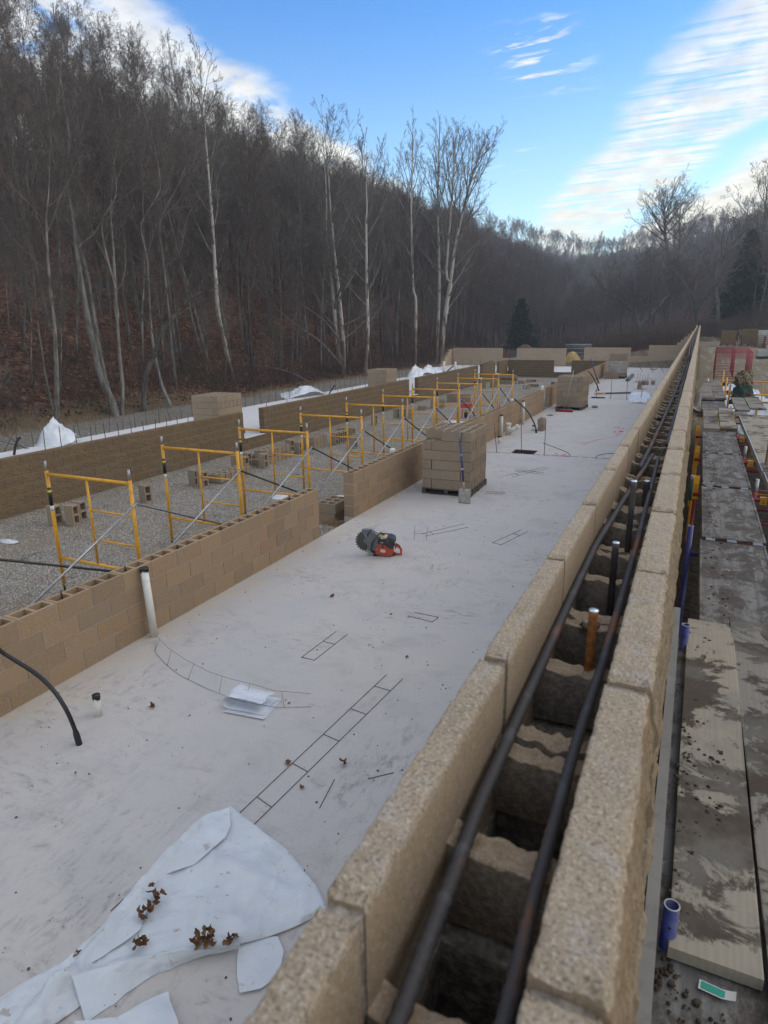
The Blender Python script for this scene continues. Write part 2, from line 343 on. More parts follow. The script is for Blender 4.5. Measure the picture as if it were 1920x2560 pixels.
# wood boards
def mk_board(name, c1, c2, mud, rot=False):
    m, t, b = new_mat(name, .85, .2); co = shifted(t)
    s = t.mapping(co, scale=(30, 1.4, 30)); n = t.noise(s, 1.0, 5, .6, .7)
    rg = t.add('ShaderNodeTexWave', wave_type='BANDS', bands_direction='X'); t.put(rg.inputs[0], t.mapping(co, scale=(1, .09, 1)))
    rg.inputs['Scale'].default_value = 13.; rg.inputs['Distortion'].default_value = 11.; rg.inputs['Detail'].default_value = 2.; rg.inputs['Detail Scale'].default_value = .8
    c = t.mix(t.math('ADD', t.math('MULTIPLY', n, .75), t.math('MULTIPLY', rg.outputs[1], .25)), c1, c2)
    md = t.noise(co, 5.5, 7, .7, .5); md2 = t.noise(co, 1.5, 3, .5)
    mm = t.ramp(t.math('ADD', md, t.math('MULTIPLY', t.math('SUBTRACT', md2, .5), .9)), .60-mud*.12, .68-mud*.12)
    c = t.mix(t.math('MULTIPLY', mm, .93), c, (.060, .046, .034))
    gd = t.noise(co, 2.2, 5, .65); c = t.mix(t.ramp(gd, .45, .65, 0, .6), c, (.20, .19, .17))
    t.put(b.inputs['Base Color'], c); bump(t, b, t.math('ADD', t.math('MULTIPLY', mm, 1.2), t.math('MULTIPLY', n, .3)), .5, .01); return m
M['board'] = mk_board('plank_clean', (.36, .32, .255), (.27, .235, .18), .85)
M['board_grey'] = mk_board('plank_grey', (.27, .25, .215), (.19, .17, .145), .6)
def mk_deck():
    m, t, b = new_mat('deck_surface', .75, .3); co = worldco(t)
    s = t.mapping(co, scale=(26, 1.0, 1)); n = t.noise(s, 1.0, 4, .6)
    c = t.mix(t.ramp(n, .35, .65), (.125, .12, .112), (.205, .197, .184))
    md = t.noise(t.mapping(co, scale=(1, .55, 1)), 7.0, 8, .72, .4); c = t.mix(t.ramp(md, .45, .57, 0, .94), c, (.062, .048, .036))
    md3 = t.noise(co, 16., 6, .7); c = t.mix(t.ramp(md3, .54, .66, 0, .7), c, (.085, .070, .055))
    ls = t.noise(co, 9., 5, .7); c = t.mix(t.ramp(ls, .6, .72, 0, .65), c, (.46, .43, .38))
    t.put(b.inputs['Base Color'], c); bump(t, b, md, .45, .012); return m
M['deck'] = mk_deck()
def mk_camo():
    m, t, b = new_mat('camo_cloth', .9, .1); co = objco(t)
    n = t.noise(co, 14., 3, .5, .5); c = t.mix(t.ramp(n, .44, .47), (.11, .085, .06), (.27, .215, .15))
    n2 = t.noise(co, 19., 3, .5, .6); c = t.mix(t.ramp(n2, .55, .58), c, (.045, .042, .03)); t.put(b.inputs['Base Color'], c); return m
M['camo'] = mk_camo()
def mk_wrap():
    m, t, b = new_mat('stretch_wrap', .15, .6); co = objco(t)
    n = t.noise(co, 6., 4, .6, 1.5)
    b.inputs['Base Color'].default_value = (.82, .85, .88, 1)
    t.put(b.inputs['Alpha'], t.ramp(n, .36, .70, .14, .50)); bump(t, b, n, .8, .03); return m
M['wrap'] = mk_wrap()

# ------------------------------------------------------------------ mesh builder
class MB:
    def __init__(s): s.v = []; s.f = []; s.mi = []; s.k = 0; s.sm = []
    def face(s, idx, sm=False): s.f.append(idx); s.mi.append(s.k); s.sm.append(sm)
    def box(s, c, d, R=None, open_=()):
        x, y, z = d[0]/2, d[1]/2, d[2]/2; b = len(s.v)
        for p in ((-x, -y, -z), (x, -y, -z), (x, y, -z), (-x, y, -z), (-x, -y, z), (x, -y, z), (x, y, z), (-x, y, z)):
            q = Vector(p)
            if R is not None: q = R @ q
            s.v.append((q.x+c[0], q.y+c[1], q.z+c[2]))
        for i, q in enumerate(((0, 3, 2, 1), (4, 5, 6, 7), (0, 1, 5, 4), (1, 2, 6, 5), (2, 3, 7, 6), (3, 0, 4, 7))):
            if i not in open_: s.face([b+j for j in q])
        return s
    def bx(s, x0, x1, y0, y1, z0, z1): return s.box(((x0+x1)/2, (y0+y1)/2, (z0+z1)/2), (x1-x0, y1-y0, z1-z0))
    def tube(s, pts, r, k=8, cap=True, sm=True, ref=None):
        pts = [Vector(p) for p in pts]; n = len(pts)
        rr = r if isinstance(r, (list, tuple)) else [r]*n
        t0 = (pts[1]-pts[0]).normalized()
        a = Vector((0, 0, 1)) if abs(t0.z) < .9 else Vector((1, 0, 0))
        nx = t0.cross(a).normalized(); base = len(s.v)
        for i in range(n):
            if i == 0: t = pts[1]-pts[0]
            elif i == n-1: t = pts[-1]-pts[-2]
            else: t = pts[i+1]-pts[i-1]
            t.normalize(); nx = (nx - t*nx.dot(t)).normalized(); ny = t.cross(nx)
            for j in range(k):
                an = 2*PI*j/k; q = pts[i] + (nx*math.cos(an)+ny*math.sin(an))*rr[i]; s.v.append((q.x, q.y, q.z))
        for i in range(n-1):
            for j in range(k):
                a0 = base+i*k+j; a1 = base+i*k+(j+1) % k; s.face([a0, a1, a1+k, a0+k], sm)
        if cap:
            s.face([base+j for j in range(k)][::-1]); s.face([base+(n-1)*k+j for j in range(k)])
        return s
    def pipe(s, p0, p1, r, ri, k=14):                 # a hollow tube open at both ends
        p0, p1 = Vector(p0), Vector(p1); t = (p1-p0).normalized()
        a = Vector((0, 0, 1)) if abs(t.z) < .9 else Vector((1, 0, 0)); nx = t.cross(a).normalized(); ny = t.cross(nx); b = len(s.v)
        for P, R in ((p0, r), (p1, r), (p1, ri), (p0, ri)):
            for j in range(k):
                an = 2*PI*j/k; q = P+(nx*math.cos(an)+ny*math.sin(an))*R; s.v.append(tuple(q))
        for q in range(4):
            for j in range(k):
                a0 = b+q*k+j; a1 = b+q*k+(j+1) % k; c0 = b+((q+1) % 4)*k+j; c1 = b+((q+1) % 4)*k+(j+1) % k
                s.face([a0, a1, c1, c0], q in (0, 2))
        return s
    def grid(s, P, sm=True, closed=False):            # P[i][j] points
        b = len(s.v); n, m = len(P), len(P[0])
        for r in P:
            for q in r: s.v.append(tuple(q))
        for i in range(n-1):
            for j in range(m-1 if not closed else m):
                j1 = (j+1) % m; s.face([b+i*m+j, b+i*m+j1, b+(i+1)*m+j1, b+(i+1)*m+j], sm)
        return s
    def lathe(s, c, prof, k=20, axis='Z'):
        P = []
        for r, h in prof:
            row = []
            for j in range(k):
                an = 2*PI*j/k; a, b_ = r*math.cos(an), r*math.sin(an)
                row.append((c[0]+a, c[1]+b_, c[2]+h) if axis == 'Z' else ((c[0]+h, c[1]+a, c[2]+b_) if axis == 'X' else (c[0]+a, c[1]+h, c[2]+b_)))
            P.append(row)
        return s.grid(P, True, True)
    def prism(s, pts2, h0, h1, axis='Y'):             # polygon extruded along an axis
        b = len(s.v); n = len(pts2)
        for h in (h0, h1):
            for a, c in pts2: s.v.append((a, h, c) if axis == 'Y' else ((h, a, c) if axis == 'X' else (a, c, h)))
        s.face([b+i for i in range(n)]); s.face([b+n+i for i in range(n)][::-1])
        for i in range(n): j = (i+1) % n; s.face([b+i, b+n+i, b+n+j, b+j])
        return s
    def mesh(s, name, *mats, fix=True):
        me = bpy.data.meshes.new(name); me.from_pydata(s.v, [], s.f)
        for m in mats: me.materials.append(m if not isinstance(m, str) else M[m])
        if any(s.mi): me.polygons.foreach_set('material_index', s.mi)
        me.polygons.foreach_set('use_smooth', s.sm); me.update()
        if fix and len(s.f) < 60000:
            bm = bmesh.new(); bm.from_mesh(me); bmesh.ops.recalc_face_normals(bm, faces=bm.faces); bm.to_mesh(me); bm.free()
        return me
def put(name, me, parent=None, loc=None, rot=None):
    o = bpy.data.objects.new(name, me); COL.objects.link(o)
    if parent: o.parent = parent
    if loc is not None: o.location = loc
    if rot is not None: o.rotation_euler = rot
    return o
def tag(o, label=None, cat=None, group=None, kind=None):
    if label: o['label'] = label
    if cat: o['category'] = cat
    if group: o['group'] = group
    if kind: o['kind'] = kind
    return o
def thing(name, label, cat, loc=(0, 0, 0), rz=0., group=None):
    o = bpy.data.objects.new(name, None); COL.objects.link(o); o.location = loc; o.rotation_euler = (0, 0, rz)
    o.empty_display_size = .1
    return tag(o, label, cat, group)
def solo(name, mb, mats, label, cat, loc=(0, 0, 0), rot=(0, 0, 0), group=None):
    me = mb.mesh(name, *(mats if isinstance(mats, (list, tuple)) else [mats])) if isinstance(mb, MB) else mb
    return tag(put(name, me, None, loc, rot), label, cat, group)
def dup(root, loc, rz=None, label=None, group=None):
    r = root.copy(); COL.objects.link(r); r.location = loc
    if rz is not None: r.rotation_euler = (0, 0, rz)
    if label: r['label'] = label
    if group: r['group'] = group
    for ch in root.children:
        c = ch.copy(); COL.objects.link(c); c.parent = r
        for g in ch.children:
            d = g.copy(); COL.objects.link(d); d.parent = c
    return r
def struct(name, me): return tag(put(name, me), kind='structure')

# ------------------------------------------------------------------ terrain
def sstep(a,b,t):
    t=max(0.,min(1.,(t-a)/(b-a))); return t*t*(3-2*t)
def terrain(x,y):
    w=1.2*math.sin(y*.11)+.7*math.sin(y*.29+1)
    # valley floor
    zl=-.25
    zr=.6*sstep(12,36,y)+.95*sstep(33,58,y)+.15*sstep(58,90,y)
    k=sstep(-14,0,x)
    z=zl+(zr-zl)*k if y>54.8 else (zl if x<-9 else zr)
    # left hill
    t=-23.3-x+w*.6
    if y>60: t-=0.10*(y-60)*sstep(60,110,y)
    if t>0:
        h=.5*t+.12*min(t,3)
        h+=.5*math.sin(x*.31+y*.13)*min(1,t/8)
        if t>46: h=.5*46+.36+ -.1*(t-46)+(.5*math.sin(x*.31+y*.13))
        z+=h*(1-.38*sstep(105,215,y))
    # right bank
    tb=x-(7.0-4.2*sstep(50,68,y))-.8*math.sin(y*.13)
    if y>42 and tb>0:
        z+=sstep(42,66,y)*min(.62*tb,3.8+.05*tb)*min(1,.35+tb/4)
    # far hill
    f=y-122+ .15*x
    if f>0:
        f2=min(f,178)
        z+=.167*f2+1.6*math.sin(x*.045+1.)*min(1,f/80)- (f-f2)*.16
    return z
def frange(a, b, st):
    n = max(1, int(round((b-a)/st))); return [a+(b-a)*i/n for i in range(n)]
def build_ground():
    xs = frange(-150, -78, 6)+frange(-78, -30, 1.6)+frange(-30, -17.6, .6)+[-17.6, -17.52]+frange(-16, -1, 3.)+[-.24, -.12]+frange(.3, 10, .7)+frange(10, 70, 3)+[70.]
    ys = frange(-12, 60, 1.)+frange(60, 130, 2.2)+frange(130, 330, 5)+frange(330, 430, 20)+[430.]
    mb = MB(); P = []
    for x in xs:
        row = []
        for y in ys:
            z = terrain(x, y)
            if -17.56 < x < -.2 and y < 54.9: z = -.75
            else:
                d = max(0, -22-x); a = .05+min(.35, .05*d)
                z += a*(noise.noise((x*.35, y*.35, 1.3)))+.04*noise.noise((x*1.3, y*1.3, 4.)) if (x < -18 or y > 57 or x > 1) else 0
            row.append((x, y, z))
        P.append(row)
    mb.grid(P)
    return mb.mesh('ground', 'ground', fix=False)
struct('ground', build_ground())

def slab_mesh(name, xs, ys, z0, z1, holes, mat, hole_depth=.45):
    mb = MB()
    for i in range(len(xs)-1):
        for j in range(len(ys)-1):
            x0, x1, y0, y1 = xs[i], xs[i+1], ys[j], ys[j+1]
            if (i, j) in holes:
                mb.k = 1; mb.box(((x0+x1)/2, (y0+y1)/2, z1-hole_depth/2), (x1-x0, y1-y0, hole_depth), None, (1,)); mb.k = 0; continue
            b = len(mb.v); mb.v += [(x0, y0, z1), (x1, y0, z1), (x1, y1, z1), (x0, y1, z1)]; mb.face([b, b+1, b+2, b+3])
    X0, X1, Y0, Y1 = xs[0], xs[-1], ys[0], ys[-1]
    for (a, b_) in (((X0, Y0), (X1, Y0)), ((X1, Y0), (X1, Y1)), ((X1, Y1), (X0, Y1)), ((X0, Y1), (X0, Y0))):
        b = len(mb.v); mb.v += [(a[0], a[1], z0), (b_[0], b_[1], z0), (b_[0], b_[1], z1), (a[0], a[1], z1)]; mb.face([b, b+1, b+2, b+3])
    return mb.mesh(name, mat, 'soil', fix=False)
struct('concrete_slab', slab_mesh('concrete_slab', [-5.283, -4.26, -4.25, -3.64, -3.63, -.218], [-2.0, 17.05, 17.6, 31.45, 32.05, 54.57], -.6, 0., {(1, 1), (2, 1), (2, 3), (3, 3)} - {(1, 1), (3, 3)}, 'slab'))
struct('rear_slab', slab_mesh('rear_slab', [-19.2, -5.287], [48.24, 54.57], -.6, 0., set(), 'slab_sheen'))
struct('left_slab', slab_mesh('left_slab', [-17.5, -12.655], [2.0, 48.236], -.6, 0., set(), 'slab_sheen'))
for k, (y0, y1) in enumerate(((16.38, 17.44), (29.52, 30.62), (40.72, 41.66), (44.72, 45.68))):
    mb = MB(); mb.bx(-12.653, -12.42, y0, y1, -.012, .004); struct('door_sill', mb.mesh('door_sill', 'slab_sheen'))
mb = MB(); mb.bx(-9.1, -7.95, 47.99, 48.238, -.012, .004); struct('door_sill', mb.mesh('door_sill', 'slab_sheen'))

# gravel bed between the walls
def gravel_z(x, y):
    z = -.38+.035*noise.noise((x*.8, y*.8, 0))+.02*noise.noise((x*2.1, y*2.1, 3))
    h = math.exp(-((x+5.6)/.75)**2)*math.exp(-((y-9.3)/1.0)**2); z += .30*h
    h = math.exp(-((x+9.9)/2.6)**2)*math.exp(-((y-6.5)/.35)**2)+math.exp(-((x+10.1)/1.6)**2)*math.exp(-((y-7.6)/.25)**2); z -= .035*h
    return z
mb = MB(); P = [[(x, y, gravel_z(x, y)) for y in frange(1.5, 14, .22)+frange(14, 48.2, .5)+[48.2]] for x in frange(-12.6, -5.27, .24)+[-5.27]]
mb.grid(P); struct('gravel_bed', mb.mesh('gravel_bed', 'gravel', fix=False))
# a line of fill the walls stand on
mb = MB()
for y0, y1 in ((1.5, 8.75), (9.95, 26.1), (27.3, 48.2)): mb.bx(-5.478, -5.286, y0, y1, -.6, -.003)
struct('footing', mb.mesh('footing', 'mortar'))
# loose stones on top of the gravel: instanced on points
def stones_object():
    r = random.Random(3); mb = MB(); pts = []; shade = []; rad = []
    def addp(x, y):
        pts.append((x, y, gravel_z(x, y)+.003)); shade.append(r.random()**1.2); rad.append(.006+.013*r.random()**2.5)
    for i in range(70000):
        y = 3.0+15*(r.random()**1.25); x = -12.3+6.9*r.random(); addp(x, y)
    for i in range(9000): addp(-12.3+6.9*r.random(), 18+28*r.random())
    for i in range(2500): addp(-6.2+.95*r.random(), 8.75+1.2*r.random())
    me = bpy.data.meshes.new('gravel_stones'); me.from_pydata(pts, [], [])
    a = me.attributes.new('shade', 'FLOAT', 'POINT'); a.data.foreach_set('value', shade)
    a = me.attributes.new('rad', 'FLOAT', 'POINT'); a.data.foreach_set('value', rad)
    me.materials.append(M['stone'])
    o = put('gravel_stones', me); tag(o, kind='stuff', label='loose pale gravel stones between the block walls')
    ng = bpy.data.node_groups.new('scatter_stones', 'GeometryNodeTree')
    ng.interface.new_socket('Geometry', in_out='INPUT', socket_type='NodeSocketGeometry'); ng.interface.new_socket('Geometry', in_out='OUTPUT', socket_type='NodeSocketGeometry')
    n = ng.nodes; gi = n.new('NodeGroupInput'); go = n.new('NodeGroupOutput')
    ico = n.new('GeometryNodeMeshIcoSphere'); ico.inputs['Subdivisions'].default_value = 1
    sm = n.new('GeometryNodeSetMaterial'); sm.inputs['Material'].default_value = M['stone']
    ip = n.new('GeometryNodeInstanceOnPoints'); na = n.new('GeometryNodeInputNamedAttribute'); na.data_type = 'FLOAT'; na.inputs['Name'].default_value = 'rad'
    rv = n.new('FunctionNodeRandomValue'); rv.data_type = 'FLOAT_VECTOR'; rv.inputs[0].default_value = (0, 0, 0); rv.inputs[1].default_value = (6.28, 6.28, 6.28)
    rs = n.new('FunctionNodeRandomValue'); rs.data_type = 'FLOAT_VECTOR'; rs.inputs[0].default_value = (.7, .6, .45); rs.inputs[1].default_value = (1.3, 1.1, .8); rs.inputs['Seed'].default_value = 5
    mu = n.new('ShaderNodeVectorMath'); mu.operation = 'SCALE'
    L = ng.links.new
    L(gi.outputs[0], ip.inputs['Points']); L(ico.outputs[0], sm.inputs[0]); L(sm.outputs[0], ip.inputs['Instance']); L(rv.outputs[0], ip.inputs['Rotation'])
    L(rs.outputs[0], mu.inputs[0]); L(na.outputs[0], mu.inputs['Scale']); L(mu.outputs[0], ip.inputs['Scale']); L(ip.outputs[0], go.inputs[0])
    md = o.modifiers.new('scatter', 'NODES'); md.node_group = ng
stones_object()

# joints in the slab: a dark dashed strip across the bay
def joint(y, x0, x1, skew, nm):
    mb = MB(); r = random.Random(int(y*10)); x = x0
    while x < x1-.1:
        l = .16+.06*r.random(); yy = y+skew*(x-x0)
        mb.bx(x, min(x+l, x1), yy-.012, yy+.012, .001, .005); x += l+.05+.03*r.random()
    o = struct(nm, mb.mesh(nm, 'darksteel'))
    mb = MB(); b = len(mb.v); mb.v += [(x0, y-.006, .003), (x1, y+skew*(x1-x0)-.006, .003), (x1, y+skew*(x1-x0)+.006, .003), (x0, y+.006, .003)]; mb.face([0, 1, 2, 3])
    struct('slab_joint_line', mb.mesh('slab_joint_line', 'wire'))
joint(16.92, -5.2, -.3, .075, 'slab_joint'); joint(31.35, -5.2, -.3, .05, 'slab_joint'); joint(49.4, -5.2, -.3, .05, 'slab_joint')

# ------------------------------------------------------------------ concrete blocks
BL, BH, BT = .3964, .1932, .195
PITCH_, COURSE = .4064, .2032
def mesh_solid(L, T, H, mat, name='block'):
    mb = MB(); mb.bx(0, L, 0, T, 0, H); return mb.mesh(name, mat)
def mesh_hollow(L, T, H, mat, name='block', ears=True, cells=2, sh=.032):
    mb = MB()
    e = .03; m = .034
    if cells == 2: xs = [0, e, (L-m)/2, (L+m)/2, L-e, L]; hol = (1, 3)
    elif cells == 1: xs = [0, e, L-e, L]; hol = (1,)
    else: xs = [0, e, (L-2*m-2*e)/3+e, (L-2*m-2*e)/3+e+m, 2*(L-2*m-2*e)/3+e+m, 2*(L-2*m-2*e)/3+e+2*m, L-e, L]; hol = (1, 3, 5)
    ys = [0, sh, T-sh, T]
    for z, fl in ((0, True), (H, False)):
        for i in range(len(xs)-1):
            for j in range(3):
                if j == 1 and i in hol: continue
                b = len(mb.v); mb.v += [(xs[i], ys[j], z), (xs[i+1], ys[j], z), (xs[i+1], ys[j+1], z), (xs[i], ys[j+1], z)]
                mb.face([b, b+3, b+2, b+1] if fl else [b, b+1, b+2, b+3])
    def ring(x0, x1, y0, y1, inward):
        c = [(x0, y0), (x1, y0), (x1, y1), (x0, y1)]; b = len(mb.v)
        mb.v += [(x, y, 0) for x, y in c]+[(x, y, H) for x, y in c]
        for i in range(4):
            j = (i+1) % 4; q = [b+i, b+j, b+4+j, b+4+i]; mb.face(q[::-1] if inward else q)
    ring(0, L, 0, T, False)
    for i in hol: ring(xs[i], xs[i+1], ys[1], ys[2], True)
    if ears:   # the flanged ends: two proud strips
        for x in (-.008, L):
            mb.bx(x, x+.008, .004, .05, .002, H-.002); mb.bx(x, x+.008, T-.05, T-.004, .002, H-.002)
    me = mb.mesh(name, mat, fix=False)
    return me
def mesh_split(L, T, H, mat, seed, nx=10, nz=6, amp=.011, name='block'):
    """solid block whose front (y=0) is broken rock"""
    mb = MB(); P = []
    for i in range(nx+1):
        row = []
        for k in range(nz+1):
            x, z = L*i/nx, H*k/nz
            ed = min(1, 3.2*min(i/nx, 1-i/nx)*nx/3.)*min(1, 1.6*min(k/nz, 1-k/nz)*nz/2.5)
            n = noise.noise((x*16+seed*7.7, z*20, seed*3.1))+.7*noise.noise((x*37+seed, z*43, seed))
            row.append((x, -ed*(.002+amp*max(-.4, n)), z))
        P.append(row)
    mb.grid([r[::-1] for r in P], sm=False)
    b = len(mb.v); mb.v += [(0, 0, 0), (L, 0, 0), (L, T, 0), (0, T, 0), (0, 0, H), (L, 0, H), (L, T, H), (0, T, H)]
    for q in ((0, 3, 2, 1), (4, 5, 6, 7), (1, 2, 6, 5), (2, 3, 7, 6), (3, 0, 4, 7)): mb.face([b+j for j in q])
    return mb.mesh(name, mat)
_mc = {}
def block_mesh(kind, L, mat, T=BT, H=BH, v=0):
    key = (kind, round(L, 3), mat, round(T, 3), round(H, 3), v)
    if key not in _mc:
        if kind == 'solid': _mc[key] = mesh_solid(L, T, H, mat)
        elif kind == 'hollow': _mc[key] = mesh_hollow(L, T, H, mat, ears=False, cells=2 if L > .3 else 1)
        else: _mc[key] = mesh_split(L, T, H, mat, v+1, nx=9 if L > .3 else 5)
    return _mc[key]
def block_wall(name, label, cat, origin, rz, courses, mat, mortar='mortar', split=False, hollow=True, pitch=PITCH_, course=COURSE, parity=0, group=None, T=BT):
    """courses: bottom to top, each a list of (s0, s1, phase) along local x; front face is y=0"""
    w_ = thing(name, label, cat, origin, rz, group); mo = MB(); g = .010; r = random.Random(len(label)*31+len(courses))
    H = course-.010
    for c, spans in enumerate(courses):
        above = courses[c+1] if c+1 < len(courses) else []
        for (s0, s1) in spans:
            cuts = [s0]; s = s0+(pitch/2 if (c+parity) % 2 else pitch)
            while s < s1-.06: cuts.append(s); s += pitch
            cuts.append(s1)
            for a, b_ in zip(cuts[:-1], cuts[1:]):
                L = b_-a-g; mid = (a+b_)/2
                cov = any(q0-.02 <= mid <= q1+.02 for q0, q1 in above)
                kind = 'split' if split else ('solid' if (cov or not hollow) else 'hollow')
                Lm = round(min((pitch-g, pitch/2-g), key=lambda q: abs(q-L)), 4)
                me = block_mesh(kind, Lm, mat, T, H, r.randrange(6) if split else 0)
                o = put('block', me, w_, (a+g/2, r.uniform(-.0012, .0012), c*course+.009+r.uniform(-.0008, .0008)))
                o.scale = (L/Lm, 1, 1)
                if not cov and kind == 'hollow':
                    if a > s0: mo.bx(a-g/2-.001, a+g/2+.001, .004, T-.004, c*course+.004, c*course+H-.006+.009)
                elif a > s0 and not split: pass
            # mortar under and behind
            segs = [(max(s0, q0), min(s1, q1)) for q0, q1 in above]; segs = [q for q in segs if q[1]-q[0] > .05]
            if split: segs = [(s0, s1)]
            for q0, q1 in segs:
                mo.bx(q0+.006, q1-.006, .005 if not split else .008, T-.004, c*course+.0005, c*course+H+.009 if not (split and not above) else c*course+H+.003)
            if hollow or not segs: mo.bx(s0+.005, s1-.005, .0035, T-.0035, c*course+.0002, c*course+.0088)
    put('mortar', mo.mesh('mortar', mortar), w_)
    return w_
R90 = PI/2
XW = -5.279
# walls along the bay
y0 = 8.748-17*PITCH_
block_wall('block_wall', 'four course tan block wall nearest the camera beside the slab, tall white pipe against it', 'block wall', (XW, y0, 0), R90,
           [[(0, 17*PITCH_)]]*4, 'cmu', parity=1)
block_wall('block_wall', 'long tan block wall behind the front pallet of blocks and shovel', 'block wall', (XW, 9.952, 0), R90,
           [[(0, 40*.4033)]]*4, 'cmu', pitch=.4033, parity=1)
block_wall('block_wall', 'farthest tan block wall along the slab, behind the second pallet of blocks', 'block wall', (XW, 27.3, 0), R90,
           [[(0, 51*.4064)]]*4, 'cmu', parity=0)
# left line of split faced walls on a two course foundation
XL = -12.45
block_wall('foundation_wall', 'two course rock faced foundation along the far side of the gravel', 'foundation wall', (XL, 3.3, -.4064), R90,
           [[(0, 110*PITCH_)]]*2, 'split', 'mortar_tan', split=True)
LW = [(3.3, 16.37, 'rock faced block wall at the left edge, white bag and bent rebars behind it'),
      (17.45, 29.5, 'long rock faced block wall in the middle, from the first door gap to the low pallet of blocks'),
      (30.65, 40.7, 'rock faced block wall beyond the second door gap, two white pipes behind it'),
      (41.68, 44.7, 'short piece of rock faced wall between two narrow white door gaps'),
      (45.7, 48.0, 'shortest rock faced wall piece meeting the cross wall at the back corner')]
for a, b_, lab in LW:
    n = round((b_-a)/PITCH_*2)/2
    block_wall('rock_faced_wall', lab, 'block wall', (XL, a, 0), R90, [[(0, b_-a)]]*4, 'split', 'mortar_tan', split=True, pitch=(b_-a)/n)
# cross wall at the end of the gravel
block_wall('cross_foundation', 'two course rock faced foundation across the end of the gravel', 'foundation wall', (-12.43, 48.02, -.4064), 0, [[(0, 17*PITCH_)]]*2, 'split', 'mortar_tan', split=True)
block_wall('cross_wall', 'rock faced cross wall at the end of the gravel, left of the gap', 'block wall', (-12.43, 48.02, 0), 0, [[(0, 3.3)]]*4, 'split', 'mortar_tan', split=True, pitch=3.3/8)
block_wall('cross_wall', 'rock faced cross wall at the end of the gravel, right of the gap', 'block wall', (-7.92, 48.02, 0), 0, [[(0, 2.42)]]*4, 'split', 'mortar_tan', split=True, pitch=2.42/6)
# rear wall
C2 = .2052; YR = 54.585
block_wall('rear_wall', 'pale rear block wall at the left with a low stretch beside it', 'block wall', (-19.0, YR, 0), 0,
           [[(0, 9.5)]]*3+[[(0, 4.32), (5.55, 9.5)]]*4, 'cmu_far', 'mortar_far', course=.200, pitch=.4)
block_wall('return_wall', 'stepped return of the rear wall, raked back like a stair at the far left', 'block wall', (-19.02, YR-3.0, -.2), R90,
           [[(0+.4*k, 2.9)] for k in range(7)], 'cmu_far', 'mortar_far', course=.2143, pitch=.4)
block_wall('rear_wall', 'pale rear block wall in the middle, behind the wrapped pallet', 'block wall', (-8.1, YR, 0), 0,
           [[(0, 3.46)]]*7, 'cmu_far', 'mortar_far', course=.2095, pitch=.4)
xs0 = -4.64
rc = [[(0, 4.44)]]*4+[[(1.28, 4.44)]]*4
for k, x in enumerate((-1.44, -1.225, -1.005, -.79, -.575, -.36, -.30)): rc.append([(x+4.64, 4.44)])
block_wall('rear_wall', 'pale rear block wall climbing in steps to the top of the long wall', 'block wall', (xs0, YR, 0), 0, rc, 'cmu_far', 'mortar_far', course=C2, pitch=.4)

